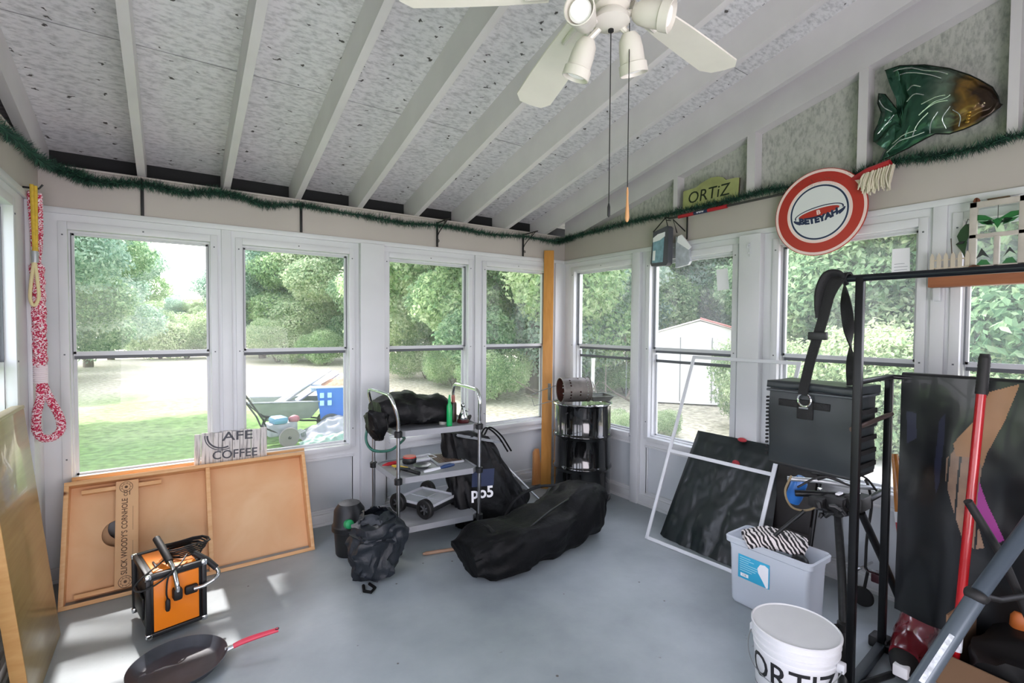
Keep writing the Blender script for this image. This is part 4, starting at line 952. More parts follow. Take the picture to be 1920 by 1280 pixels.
mb = MB(); P = smooth_path([(-.02, .02, z1+.01), (-.025, -.01, z1+.085), (-.022, -.05, z1+.082)], 6); mb.tube([(-.045, .03, z1+.105), (-.035, -.05, z1+.075), (-.022, -.13, z1+.03)], .017, 14); h = mb.build('grab_handle', rubber, t)
mb = MB(); mb.tube(smooth_path([(-.024, -.12, z1+.035), (-.014, -.165, z1+.0), (-.008, -.20, z1-.06), (-.005, -.205, z1-.10)], 5), .012, 12); mb.build('chrome_arm', chrome, h)
mb = MB(); mb.box((-.024, -.215, z1-.145), (.016, -.165, z1-.085), ch=.012); mb.build('end_pad', rubber, h)
mb = MB(); mb.tube([(hw-.03, -.11, z1+.03), (hw+.02, -.15, z1-.01), (hw+.055, -.175, z1-.055)], .015, 14); h = mb.build('grab_handle', rubber, t)
mb = MB(); mb.tube(smooth_path([(hw+.052, -.172, z1-.05), (hw+.062, -.185, z1-.075), (hw+.045, -.20, z1-.095), (hw-.01, -.20, z1-.115), (hw-.05, -.19, z1-.12)], 5), .010, 12); mb.build('chrome_arm', chrome, h)
mb = MB(); mb.box((.03, -.19, z1-.145), (hw-.03, -.163, z1-.10), ch=.01); mb.build('end_pad', rubber, h)
mb = MB(); rnd = random.Random(4)
for i in range(6):
    a = rnd.uniform(0, .6); P = [(.075+.07*cos(u+a)*(1+.12*i % 3), .0+.09*sin(u)*(1-.06*i), z1+.012+.008*i+.006*sin(3*u)) for u in [k*2*pi/14 for k in range(14)]]; mb.tube(P, .0042, 6, closed=True)
mb.tube(smooth_path([(.02, -.02, z1+.03), (-.06, -.10, z1+.02), (-.14, -.16, z1+.0), (-.175, -.18, z1-.03), (-.15, -.19, z1-.05), (-.08, -.19, z1-.035), (.0, -.18, z1+.012), (.06, -.10, z1+.03)], 6), .0042, 6)
mb.tube(smooth_path([(.0, -.17, z1+.01), (-.04, -.19, z1-.02), (-.05, -.195, z1-.09), (-.045, -.195, z1-.13)], 5), .0042, 6); mb.build('power_cord', rubber, t)
mb = MB(); mb.lathe([(.007, 0), (.011, .01), (.011, .05), (.006, .06)], 10, T=tx((-.045, -.196, z1-.185))); mb.build('plug', rubber, t)
mb = MB(); mb.box((-.075, -.09, z1), (-.066, -.02, z1+.012), ch=.003); mb.build('vent_rail', black, t)

# ---- frying pan
t = thing('frying_pan', 'large black frying pan with a red handle on the floor', 'pan', (.005, 2.62, .0), R(-6))
seas = mat('seasoned_iron', '383b42', .42, metal=.0, var=.35, vs=9, bump=.06, bs=30); mb = MB()
mb.lathe([(0, .004), (.145, .004), (.158, .008), (.188, .042), (.192, .046), (.189, .047), (.184, .043), (.156, .014), (.143, .010), (0, .010)], 64); mb.build('bowl', seas, t)
mb = MB(); mb.tube([(.182, 0, .038), (.205, 0, .044), (.222, 0, .048)], [.012, .011, .010], 10, flat=.5); mb.build('ferrule', steel, t)
mb = MB(); P = smooth_path([(.215, 0, .047), (.25, 0, .056), (.30, 0, .063), (.37, 0, .068), (.405, 0, .070)], 5); mb.tube(P, [.013-.004*abs(.35-i/len(P)) for i in range(len(P))], 14, flat=.62)
mb.tube([(.40+.008*cos(a), .008*sin(a), .0765) for a in [k*2*pi/12 for k in range(12)]], .002, 6, mi=1, closed=True); mb.build('handle', [mat('pan_red', 'd23f55', .4), black], t)

# ---- yellowed wooden leaf leaning on the left wall
ylw = wood('yellow_varnish_wood', '8d7446', '9d8656', (4, 1, 14), .35, knots=False, coat=.3); edg = wood('pale_plank_edge', 'c9985a', 'd7aa6c', (3, 3, 12), .6, knots=False)
t = thing('table_leaf', 'varnished yellow wooden table leaf with a rough pale edge leaning on the left wall', 'board', (-.475, 3.10, .0))
T = frame((0, 0, .002), (0, 1, 0), (-.100, 0, 1)); mb = MB(); mb.box((-.44, 0, -.045), (.16, 1.15, 0), 0, T, .004); mb.build('panel', ylw, t)
mb = MB(); mb.box((-.446, .002, -.048), (-.438, 1.15, -.001), 0, T, .002); mb.build('rough_edge', edg, t)
mb = MB(); mb.box((-.442, 1.148, -.047), (.162, 1.166, .004), 0, T, .006); mb.build('edge_band', mat('leaf_edge_band', 'a99a72', .4), t)
# ---- patterned fabric at the lower left corner
t = thing('patterned_cloth', 'white cloth with magenta geometric pattern heaped at the lower left corner', 'cloth', (-.45, 2.15, 0))
def clothmat():
    m = bpy.data.materials.new('magenta_pattern'); m.use_nodes = True; n = m.node_tree.nodes; l = m.node_tree.links; b = n['Principled BSDF']; b.inputs['Roughness'].default_value = .8
    tc = n.new('ShaderNodeTexCoord'); v = n.new('ShaderNodeTexVoronoi'); v.distance = 'MANHATTAN'; v.inputs['Scale'].default_value = 13; l.new(tc.outputs['Object'], v.inputs[0])
    s = n.new('ShaderNodeSeparateColor'); l.new(v.outputs[1], s.inputs[0]); r = n.new('ShaderNodeValToRGB'); r.color_ramp.interpolation = 'CONSTANT'; e = r.color_ramp.elements
    e[0].color = (*lin('e9e9ee'), 1); e[1].position = .82; e[1].color = (*lin('b0185c'), 1); k = e.new(.62); k.color = (*lin('c9cad0'), 1); k = e.new(.7); k.color = (*lin('e9e9ee'), 1); k = e.new(.92); k.color = (*lin('c42233'), 1)
    l.new(s.outputs[0], r.inputs[0]); l.new(r.outputs[0], b.inputs['Base Color']); return m
mb = MB()
def cf(u, v):
    x = -.17+.36*u; y = -.35+.62*v; d = math.hypot(max(0, u-.0), max(0, v-.0))
    z = .30*max(0, 1-.55*u-.75*v*v)+.03*ns((x, y, 0), 7)+.012*ns((x, y, 3), 22)
    return (x, y, max(.004, z if 0 < u < 1 and 0 < v < 1 else .004))
mb.grid(cf, 44, 60); mb.build('cloth', clothmat(), t, fix=False)

# ---- utility cart
t = thing('utility_cart', 'grey three shelf utility cart with chrome posts and black casters', 'cart', (1.56, 3.36, 0))
Cn = [V((1.245, 3.145, 0)), V((1.845, 3.085, 0)), V((1.90, 3.60, 0)), V((1.245, 3.64, 0))]
shelfm = mat('grey_shelf', '9a9ca0', .45, var=.05)
shz = [.165, .51, .83]
cc = sum(Cn, V((0, 0, 0)))/4
for z in shz:
    mb = MB(); o = []
    for i in range(4):
        p = Cn[i]; a = (Cn[(i+1) % 4]-p).normalized(); b = (Cn[i-1]-p).normalized()
        o += [p+b*.05, p+a*.05] if i != 9 else []
    o = [(q.x-1.56, q.y-3.36) for q in o]; n_ = len(o)
    mb.prism(o, -.032, 0, tx((0, 0, z))); 
    oi = [((x)*.965, (y)*.965) for x, y in o]
    mb.add([(x, y, z) for x, y in o]+[(x, y, z+.008) for x, y in o]+[(x, y, z+.008) for x, y in oi]+[(x, y, z+.001) for x, y in oi], [f for k in range(n_) for f in ((k, (k+1) % n_, (k+1) % n_+n_, k+n_), (k+n_, (k+1) % n_+n_, (k+1) % n_+2*n_, k+2*n_), (k+2*n_, (k+1) % n_+2*n_, (k+1) % n_+3*n_, k+3*n_))], 0)
    mb.build('shelf', shelfm, t)
for i, p in enumerate(Cn):
    mb = MB(); q = p-V((1.56, 3.36, 0)); mb.tube([(q.x, q.y, .10), (q.x, q.y, .86)], .0125, 16); mb.build('post', steel if i != 2 else mat('dark_post', '55585c', .4, metal=.6), t)
    for z in shz: mb = MB(); mb.lathe([(.02, -.032), (.026, -.03), (.027, .006), (.02, .012)], 16, T=tx((q.x, q.y, z))); s_ = mb.build('shelf_collar', black, t)
    mb = MB(); mb.lathe([(.012, .11), (.02, .10), (.02, .085), (0, .085)], 14, T=tx((q.x, q.y, 0))); mb.box((q.x-.016, q.y-.03, .03), (q.x-.012, q.y+.01, .09)); mb.box((q.x+.012, q.y-.03, .03), (q.x+.016, q.y+.01, .09)); cs = mb.build('caster', steel, t)
    mb = MB(); mb.lathe([(0, -.011), (.034, -.011), (.037, -.008), (.037, .008), (.034, .011), (0, .011)], 24, T=tx((q.x, q.y-.014, .0375), ry=pi/2)); mb.build('wheel', rubber, cs)
def hb(a, b, out):
    A, B = a-V((1.56, 3.36, 0)), b-V((1.56, 3.36, 0)); o = V(out)
    P = smooth_path([A+V((0, 0, .84)), A+V((0, 0, .92))+o*.05, A+V((0, 0, 1.02))+o*.6, A+V((0, 0, 1.075))+o*.85+(B-A)*.08, A+V((0, 0, 1.085))+o*.9+(B-A)*.25, B+V((0, 0, 1.085))+o*.9+(A-B)*.25, B+V((0, 0, 1.075))+o*.85+(A-B)*.08, B+V((0, 0, 1.02))+o*.6, B+V((0, 0, .92))+o*.05, B+V((0, 0, .84))], 5)
    mb = MB(); mb.tube(P, .0125, 14); mb.build('push_handle', chrome, t)
hb(Cn[0], Cn[3], (-.05, 0, 0)); hb(Cn[1], Cn[2], (.0, 0, 0))
# things on the cart
def small(nm, label, cat, loc, fn, m, rz=0, grp=None, rot=None):
    mb = MB(); fn(mb); o = thing(nm, label, cat, loc, rz, grp, rot) if False else None
    o = mb.build(nm, m); o.location = loc; o.rotation_euler = rot if rot else (0, 0, rz); PM[o.name] = M.Translation(V(loc)); tag(o, label, cat, grp); return o
zt, zm, zb_ = .832, .512, .167
mb = MB(); soft(mb, [(1.18, 3.40, zt+.10), (1.30, 3.40, zt+.115), (1.45, 3.38, zt+.11), (1.60, 3.36, zt+.10), (1.69, 3.36, zt+.085)], [.13, .18, .18, .17, .14], [.085, .11, .105, .092, .075], sq=3.2, wr=.035, ws=9, flat=False, seed=2)
for p in mb.v:
    if p.z < zt+.002 and p.x > 1.22: p.z = zt+.002
o = mb.build('black_fabric_bag', nylon, None, loc=(1.42, 3.38, zt)); tag(o, 'crumpled black fabric bag filling the top shelf of the cart', 'bag')
mb = MB(); soft(mb, [(1.165, 3.32, zt+.11), (1.15, 3.30, zt+.03), (1.17, 3.29, zt-.06)], [.075, .06, .02], [.10, .09, .03], sq=2.4, wr=.03, ws=10, flat=False, upv=(0, 1, 0), seed=4); o2 = mb.build('hanging_flap', nylon, o, world=True)
small('spray_bottle', 'bright green slim bottle with a pointed top on the cart', 'bottle', (1.635, 3.155, zt), lambda m: m.lathe([(0, .0), (.019, 0), (.021, .008), (.021, .10), (.02, .145), (.012, .165), (.011, .175), (.012, .178), (.011, .19), (.005, .225), (0, .228)], 20), mat('bottle_green', '18a45a', .3))
cu = small('white_cup', 'pale crumpled cup with a dark lid on the cart left of the green bottle', 'cup', (1.625, 3.245, zt), lambda m: m.lathe([(0, 0), (.024, 0), (.03, .05), (.031, .085), (.028, .10), (0, .10)], 20), mat('cup_pale', 'b7b8ae', .6, var=.2, vs=30))
mb = MB(); mb.lathe([(0, .0), (.03, .0), (.033, .012), (.028, .022), (0, .024)], 16, T=tx((0, 0, .10), rx=.2)); mb.build('lid', black, cu)
br = small('brown_bottle', 'dark brown bottle with a pinkish neck on the cart right of the green bottle', 'bottle', (1.742, 3.30, zt), lambda m: m.lathe([(0, 0), (.024, 0), (.026, .01), (.026, .13), (.022, .145), (0, .145)], 20), mat('bottle_brown', '3a2c22', .35))
mb = MB(); mb.lathe([(.016, .14), (.013, .16), (.014, .185), (.010, .20), (0, .20)], 14); mb.build('neck', mat('bottle_neck_pink', 'a8685c', .5), br)
fg = thing('silver_figurine', 'small silver seated figurine on a dark red base on the cart', 'figurine', (1.785, 3.225, zt))
mb = MB(); mb.lathe([(0, 0), (.045, 0), (.048, .01), (.04, .025), (0, .028)], 24); mb.build('base', mat('dark_red_base', '4a1a1c', .3), fg)
mb = MB(); mb.lathe([(.034, .026), (.036, .04), (.026, .07), (.014, .10), (.010, .112), (.016, .122), (.017, .134), (.010, .145), (0, .148)], 20); mb.tube([(-.012, -.01, .095), (-.03, -.02, .075), (-.02, -.033, .06)], .007, 8); mb.tube([(.012, -.01, .095), (.032, -.015, .08), (.04, -.02, .10)], .006, 8); mb.build('figure', chrome, fg)
small('black_brush', 'small black folded tool on the right end of the top cart shelf', 'tool', (1.865, 3.28, zt), lambda m: (m.box((-.05, -.012, 0), (.05, .012, .02), ch=.004), m.box((-.05, -.01, .02), (-.01, .01, .045), ch=.004)), nylon, .9, rot=(0, R(-18), .8))
mb = MB(); mb.tube(smooth_path([(1.17, 3.545, .83), (1.155, 3.54, .72), (1.18, 3.50, .655), (1.235, 3.48, .635), (1.30, 3.42, .65), (1.335, 3.36, .70), (1.33, 3.25, .76), (1.28, 3.16, .80)], 8), .010, 10); mb.tube(smooth_path([(1.16, 3.50, .84), (1.14, 3.50, .74), (1.16, 3.47, .67), (1.22, 3.44, .645)], 6), .008, 10)
o = mb.build('garden_hose', mat('hose_green', '2f6b5c', .4), None, loc=(1.17, 3.5, .8)); tag(o, 'loop of green hose hanging from the left end of the cart', 'hose')
rr_ = small('tape_reel', 'red and black round tape measure on the middle cart shelf', 'tape measure', (1.475, 3.50, zm), lambda m: m.lathe([(0, 0), (.05, 0), (.053, .006), (.053, .035), (.05, .04), (0, .04)], 28), black)
mb = MB(); mb.lathe([(.03, .0405), (.05, .0405), (.048, .05), (.0, .05)], 28); mb.build('red_cap', mat('reel_red', 'c83224', .4), rr_)
small('red_brush', 'pointed red hand tool on the left of the middle cart shelf', 'tool', (1.335, 3.50, zm+.012), lambda m: m.tube([(-.075, 0, 0), (-.03, 0, .003), (.06, 0, .004)], [.004, .014, .014], 10), red, R(5))
small('yellow_trowel', 'yellow handled tool crossing the middle cart shelf', 'tool', (1.35, 3.38, zm+.014), lambda m: m.tube([(-.07, 0, 0), (.0, 0, .0), (.07, 0, .0)], [.008, .013, .011], 10), mat('tool_yellow', 'd6b02c', .5), R(-62))
cl = small('spring_clamp', 'long black clamp lying at the front left of the middle cart shelf', 'clamp', (1.37, 3.24, zm+.015), lambda m: (m.tube([(-.10, .02, .0), (.0, 0, .004), (.09, -.012, 0)], [.011, .015, .014], 10), m.tube([(-.11, -.02, .01), (.0, 0, .012)], [.010, .012], 10)), black, R(-62))
al = mat('foil_tray', 'cfd2d6', .3, metal=.4)
def tray(m, w, d, h):
    m.box((-w, -d, 0), (w, d, .003)); 
    for a, b in (((-w, -d, 0), (-w+.004, d, h)), ((w-.004, -d, 0), (w, d, h)), ((-w, -d, 0), (w, -d+.004, h)), ((-w, d-.004, 0), (w, d, h))): m.box(a, b)
small('white_tray', 'shallow white tray at the back of the middle cart shelf', 'tray', (1.58, 3.53, zm), lambda m: tray(m, .11, .06, .02), mat('tray_white', 'e4e6ea', .4), R(4))
gr_ = small('grater_tray', 'pale tray holding a perforated grate on the middle cart shelf', 'tray', (1.735, 3.42, zm), lambda m: tray(m, .105, .13, .018), al, R(-6))
mb = MB()
for i in range(13): mb.box((-.09, -.118+i*.019, .014), (.09, -.112+i*.019, .018))
for i in range(9): mb.box((-.088+i*.021, -.118, .013), (-.082+i*.021, .115, .017))
mb.build('grate', mat('rusty_grate', '6d5a4c', .5, metal=.4, var=.3, vs=40), gr_)
bb = small('scrub_brush', 'white brush with a dark blue handle at the front of the middle cart shelf', 'brush', (1.57, 3.19, zm+.012), lambda m: m.tube([(-.12, 0, 0), (-.08, 0, .002), (.02, 0, .006)], [.009, .013, .009], 10, flat=.5), mat('brush_white', 'd7dadf', .4), R(3))
mb = MB(); mb.tube([(.01, 0, .005), (.04, 0, .009), (.09, 0, .011), (.125, 0, .010)], [.009, .014, .015, .009], 12); mb.build('handle', mat('handle_blue', '27406b', .35), bb)
small('round_dish', 'dull grey oval dish on the middle cart shelf', 'dish', (1.50, 3.33, zm), lambda m: (m.lathe([(0, .002), (.045, .002), (.065, .02), (.067, .021), (.06, .018), (.043, .006), (0, .006)], 28),), mat('dull_grey', '77797a', .4, metal=.5))
dl = thing('wheeled_tray', 'white flat tray with four black wheels on the bottom cart shelf', 'trolley', (1.58, 3.42, zb_), R(25))
mb = MB(); tray(mb, .15, .17, .02); mb.v = [p+V((0, 0, .075)) for p in mb.v]; mb.box((-.14, -.004, .079), (.14, .004, .084)); mb.box((-.004, -.16, .079), (.004, .16, .084)); mb.build('tray', mat('dolly_white', 'c9ccd2', .4), dl)
mb = MB(); mb.box((-.155, -.18, .045), (.155, .18, .075), ch=.006); mb.build('chassis', black, dl)
for x in (-.17, .17):
    for y in (-.13, .13):
        mb = MB(); Tw = tx((x, y, .070), ry=pi/2); mb.lathe([(.04, -.022), (.063, -.022), (.070, -.015), (.070, .015), (.063, .022), (.04, .022), (.04, -.022)], 28, T=Tw, cap=False)
        for k in range(6): a = k*pi/3; mb.box((.004, -.006, -.012), (.042, .006, .012), 1, Tw @ M.Rotation(a, 4, 'Z'))
        mb.lathe([(0, -.018), (.01, -.018), (.01, .018), (0, .018)], 12, 1, T=Tw); mb.build('wheel', [rubber, mat('wheel_hub', '5b5d60', .4, metal=.4)], dl)

# ---- stick on the floor
o = small('wooden_stick', 'short round wooden stick on the floor under the cart', 'stick', (1.52, 3.0, .013), lambda m: m.tube([(-.15, 0, 0), (-.13, 0, .0), (.16, 0, 0)], [.006, .012, .012], 10), wood('stick_wood', '8d6f5a', 'a8876c', (3, 14, 14), knots=False), R(-14))

# ---- black tub with a green cap and the draped black jacket
t = thing('black_tub', 'small black tub with a green lid knob behind the draped black bag', 'tub', (.98, 3.36, 0))
mb = MB(); mb.lathe([(0, 0), (.085, 0), (.09, .01), (.10, .16), (.115, .17), (.115, .20), (.105, .21), (.10, .30), (.07, .345), (0, .35)], 32); mb.build('body', black, t)
mb = MB(); mb.lathe([(0, 0), (.03, 0), (.032, .01), (.028, .045), (.014, .055), (0, .055)], 16, T=tx((-.035, -.088, .235), rx=R(75))); mb.build('green_cap', mat('cap_green', '2aa866', .4), t)
mb = MB(); soft(mb, [(.93, 2.90, .02), (.985, 2.94, .10), (1.03, 2.98, .22), (1.04, 2.99, .29), (1.035, 2.99, .345)], [.07, .135, .16, .155, .13], [.06, .11, .14, .14, .12], k=8, n=56, sq=2.4, wr=.05, ws=8, flat=False, upv=(0, 1, 0), seed=11)
for p in mb.v:
    if p.z < .004: p.z = .004
o = mb.build('draped_bag', greyny, None, loc=(1.0, 2.95, 0)); tag(o, 'open black nylon bag slumped upright on the floor left of the cart', 'bag')
mb = MB()
for i in range(5):
    a = i*1.25+.3; q = V((1.035+.10*cos(a), 2.99+.09*sin(a), .342)); mb.grid(lambda u, v: q+V((cos(a+1.57)*(u-.5)*.15-cos(a)*.03*v*v, sin(a+1.57)*(u-.5)*.15-sin(a)*.03*v*v, .055*v*(1-.6*abs(u-.5))+.015*ns((u*3, v*3, i), 2))), 10, 6)
mb.build('collar', greyny, o, world=True, fix=False)
mb = MB(); mb.tube([(.915, 2.86, .012), (.90, 2.80, .010), (.93, 2.765, .010), (.965, 2.80, .010), (.95, 2.86, .012)], .009, 8); mb.build('drawstring', nylon2, o, world=True)

# ---- duffel bag
mb = MB(); soft(mb, [(1.475, 2.64, .115), (1.62, 2.63, .14), (1.85, 2.62, .135), (2.15, 2.66, .15), (2.45, 2.74, .175), (2.66, 2.81, .185)], [.13, .20, .20, .20, .20, .17], [.10, .135, .13, .145, .165, .15], k=9, n=64, sq=3.0, wr=.04, ws=5, seed=21)
o = mb.build('duffel_bag', nylon2, None, loc=(2.0, 2.65, 0)); tag(o, 'long black duffel bag lying across the floor in front of the cart', 'bag')
mb = MB(); P = smooth_path([(1.66, 2.47, .16), (1.85, 2.50, .25), (2.1, 2.56, .31), (2.4, 2.66, .33), (2.62, 2.77, .34)], 8); mb.tube(P, .006, 6); mb.build('zip', black, o, world=True)
mb = MB(); mb.grid(lambda u, v: (1.62+.03*v+.0*u, 2.43+.41*u, .285-.9*(u-.5)**2*.55+.012*ns((u*3, v, 0), 2)), 16, 3); mb.build('strap', nylon, o, world=True, fix=False)
mb = MB(); P = smooth_path([(1.92, 2.86, .20), (2.05, 2.90, .30), (2.25, 2.92, .34), (2.42, 2.90, .33)], 8); mb.tube(P, .012, 8, flat=.4); mb.build('carry_handle', nylon, o, world=True)

# ---- tall black garment bag
mb = MB()
def gb(u, v):      # u up, v around
    a = 2*pi*v; z = .72*u; lean = V((-.20*u+.0, .16*u, 0)); w_ = (.34-.14*u**1.4); d_ = .15-.06*u
    x = math.copysign(abs(cos(a))**.75, cos(a))*w_; y = math.copysign(abs(sin(a))**.8, sin(a))*d_
    top = -.20*max(0, x)*u*1.9
    p = V((2.13+x, 3.30+y, 0))+lean+V((0, 0, z+top)); q = V((a*1.8, u*1.3, 0))
    return p+V((cos(a), sin(a), 0))*(.035*ns(q, 1.7)+.02*ns(q, 4)) + V((0, 0, .01*ns(p, 8)))
mb.grid(gb, 30, 72, wrap=True); k = len(mb.v); mb.f.append([k-72+j for j in range(72)]); mb.m.append(0); mb.sm.append(True)
mb.f.append([j for j in range(72)][::-1]); mb.m.append(0); mb.sm.append(True)
for p in mb.v:
    if p.z < .004: p.z = .004
o = mb.build('garment_bag', nylon, None, loc=(2.1, 3.3, 0)); tag(o, 'tall black carry bag with white letters standing behind the right end of the cart', 'bag')
mb = MB(); T = frame((1.915, 3.150, .33), (1, -.12, -.06), (-.05, .2, 1)); mb.prism([(-.09, .015), (.09, .015), (.10, .14), (-.085, .14)], .003, 1, T); lettering(mb, 'po5', .115, T @ M.Translation(V((-.005, -.032, .004))), 0, .0008, 1.05, .003); mb.build('printing', [paper, navy], o, world=True)
mb = MB()
for a in (0, .035): mb.tube(smooth_path([(2.02+a, 3.36, .68), (2.06+a, 3.34, .74), (2.17+a, 3.34, .66), (2.27+a, 3.34, .52)], 6), .007, 8)
mb.build('shoulder_strap', nylon2, o, world=True)
mb = MB(); mb.grid(lambda u, v: (1.80+.42*u+.01*ns((u*6, v, 1), 2), 3.335+.02*v+.02*ns((u*5, v*2, 0), 2), .70-.11*u+.02*v), 20, 4); mb.build('grey_lining', mat('bag_lining', '8d9196', .5), o, world=True, fix=False)
# ---- push cart (poles and wheels) behind the bag
t = thing('folded_trolley', 'folded push trolley with a grey pole and small wheels behind the black bags', 'trolley', (2.45, 3.42, 0))
mb = MB(); mb.tube([(2.25, 3.50, .46), (2.56, 3.23, .06)], .009, 10); mb.build('pole', alu, t, world=True)
mb = MB(); mb.tube([(2.30, 3.56, .40), (2.48, 3.45, .10)], .007, 10); mb.build('pole', alu, t, world=True)
mb = MB(); mb.grid(lambda u, v: (2.37+.12*u, 3.52-.06*u+.10*(v-.5), .25+.09*sin(u*2.6)-.18*u), 12, 5); mb.build('fender', mat('fender_white', 'd5d8dc', .4), t, world=True, fix=False)
for c in ((2.50, 3.43, .068), (2.50, 3.53, .068)):
    mb = MB(); mb.lathe([(.02, -.014), (.06, -.014), (.066, -.008), (.066, .008), (.06, .014), (.02, .014)], 28, T=tx(c, rx=pi/2)); mb.lathe([(0, -.01), (.03, -.01), (.03, .01), (0, .01)], 16, 1, T=tx(c, rx=pi/2)); mb.build('wheel', [rubber, alu], t, world=True)
mb = MB(); mb.lathe([(0, -.012), (.022, -.012), (.024, 0), (.022, .012), (0, .012)], 18, T=tx((2.565, 3.22, .026), rx=R(80), rz=.5)); mb.tube([(2.54, 3.25, .06), (2.58, 3.21, .07), (2.60, 3.20, .04)], .005, 6); mb.build('small_caster', rubber, t, world=True)

# ---- corner boards
pn = wood('orange_pine', 'c98a3e', 'd89a4e', (12, 12, .9), .5)
t = thing('tall_pine_board', 'tall pine board standing upright in the far corner', 'board', (2.93, 3.655, 0))
d = V((3.215, 3.80, 2.315))-V((2.93, 3.655, 0)); T = frame((0, 0, .0), (.75, -.66, .0), d); mb = MB(); mb.box((-.052, 0, -.0), (.046, d.length, -.038), 0, T, .003); mb.v = [V((p.x, p.y, max(p.z, .002))) for p in mb.v]; mb.build('board', pn, t)
t = thing('short_pine_offcut', 'short pine offcut leaning on the wall beside the tall corner board', 'board', (2.93, 3.80, 0))
T = frame((0, 0, .0), (.995, -.05, .0), (.22, .25, 1)); mb = MB(); mb.prism([(-.06, .005), (.062, .005), (.062, .34), (.03, .345), (.0, .31), (-.03, .14)], .03, 0, T); mb.build('board', wood('red_pine', 'c08048', 'd19a62', (10, 10, 1), .5), t)

# ---- drum
t = thing('steel_drum', 'glossy black steel drum standing in the corner', 'drum', (3.095, 3.335, 0))
r = .262; prof = [(0, .012), (r-.012, .012), (r-.006, .0), (r+.002, .0), (r+.003, .018), (r-.006, .03), (r-.006, .04)]
for zz in (.30, .585): prof += [(r-.006, zz-.04), (r-.001, zz-.022), (r+.006, zz-.012), (r+.006, zz+.0), (r-.001, zz+.012), (r-.006, zz+.022)]
prof += [(r-.006, .84), (r-.002, .855)]
for i in (.12, .20): pass
drm = mat('drum_black', '0a0b0c', .09, coat=.6, bump=.02, bs=6); mb = MB(); mb.lathe(prof, 72); mb.lathe([(r-.002, .846), (0, .846)], 72, cap=False); mb.build('shell', drm, t)
mb = MB(); mb.tube([((r+.001)*cos(a), (r+.001)*sin(a), .862) for a in [k*2*pi/72 for k in range(72)]], .009, 8, closed=True); mb.build('lid_ring', chrome, t)
mb = MB(); mb.tube([(-.26, -.09, .80), (-.30, -.12, .803), (-.325, -.13, .80)], .006, 8); mb.build('lid_bolt', rubber, t)
mb = MB(); mb.tube([(.262, .02, .85), (.29, .01, .845), (.295, -.02, .83), (.27, -.03, .82)], .005, 8); mb.build('clasp', steel, t)
# chimney starter on the drum
t = thing('charcoal_chimney', 'rusty perforated charcoal chimney starter lying on the black drum', 'chimney starter', (2.86, 3.28, .97))
ax = V((.78, -.30, -.02)).normalized(); T = frame((2.86, 3.30, .988), ax.orthogonal(), ax.cross(ax.orthogonal())); T = frame((2.835, 3.345, .990), V((0, 0, 1)).cross(ax) if False else V((.35, .93, 0)), V((0, 0, 1)))
zax = V((T[0][2], T[1][2], T[2][2])); Lc = .26; sgn = 1 if zax.dot(ax) > 0 else -1
rusty = mat('chimney_outer', '77726c', .45, metal=.6, var=.25, vs=14); rin = mat('chimney_rust_inside', '4a2318', .8, var=.35, vs=18)
def chim():
    mb = MB(); n_ = 48; nz = 18; r_ = .108
    def hole(i, j): return (j in (2,) and i % 6 in (0, 1, 2) and i % 12 < 6 or j == 15 and i % 2 == 0) and True
    vs = [(r_*cos(2*pi*i/n_), r_*sin(2*pi*i/n_), sgn*Lc*j/nz) for j in range(nz+1) for i in range(n_)]
    fs = []; 
    for j in range(nz):
        for i in range(n_):
            if (j in (15, 16) and i % 3 != 2 and False) or (j == 15 and i % 2 == 0) or (j in (4,) and i % 8 in (0, 2, 4)) or (j in (10,) and i % 12 in (0, 2)): continue
            q = (i+1) % n_; fs.append((j*n_+i, j*n_+q, (j+1)*n_+q, (j+1)*n_+i))
    mb.add(vs, fs, 0, True, T); o_ = mb.build('tube', rusty, t, world=True, fix=False)
    mb = MB(); vs2 = [(.985*v[0], .985*v[1], v[2]) for v in vs]; mb.add(vs2, [f[::-1] for f in fs], 0, True, T); mb.build('inside', rin, t, world=True, fix=False)
    mb = MB(); mb.tube([(r_*cos(a), r_*sin(a), 0) for a in [k*2*pi/48 for k in range(48)]], .004, 6, closed=True, T=T); mb.tube([(r_*cos(a), r_*sin(a), sgn*Lc) for a in [k*2*pi/48 for k in range(48)]], .004, 6, closed=True, T=T); mb.build('rim', rusty, t, world=True)
    mb = MB(); mb.add([(0, 0, sgn*.17)]+[(.105*cos(2*pi*i/24), .105*sin(2*pi*i/24), sgn*.2) for i in range(24)], [(0, i+1, (i+1) % 24+1) for i in range(24)], 0, True, T); mb.build('grate', rin, t, world=True, fix=False)
chim()
mb = MB(); mb.tube([(2.80, 3.36, 1.03), (2.70, 3.37, 1.01), (2.565, 3.425, .955), (2.595, 3.41, .86), (2.70, 3.37, .888), (2.80, 3.35, .90)], .0035, 8); mb.build('wire_handle', steel, t, world=True)
mb = MB(); mb.box((2.735, 3.37, .90), (2.75, 3.40, 1.05), ch=.003); mb.build('handle_bracket', rusty, t, world=True)
t = thing('square_metal_pan', 'dented square metal pan lying on top of the black drum', 'pan', (3.21, 3.25, .882), R(-20))
mb = MB(); mb.add([(x*s_, y*s_, z) for s_, z in ((.075, 0), (.075, .002), (.105, .045), (.125, .048), (.125, .051), (.10, .05)) for x, y in ((-1, -1), (1, -1), (1, 1), (-1, 1))], [f for i in range(5) for k in range(4) for f in [(i*4+k, i*4+(k+1) % 4, (i+1)*4+(k+1) % 4, (i+1)*4+k)]]+[(0, 1, 2, 3)]); mb.build('pan', mat('dull_tin', '8e918c', .4, metal=.6, var=.2), t)
# ================================================================ right side
rackm = mat('rack_black_steel', '111315', .35, metal=.4); strapm = mat('strap_webbing', '0e0f10', .75, bump=.3, bs=200)
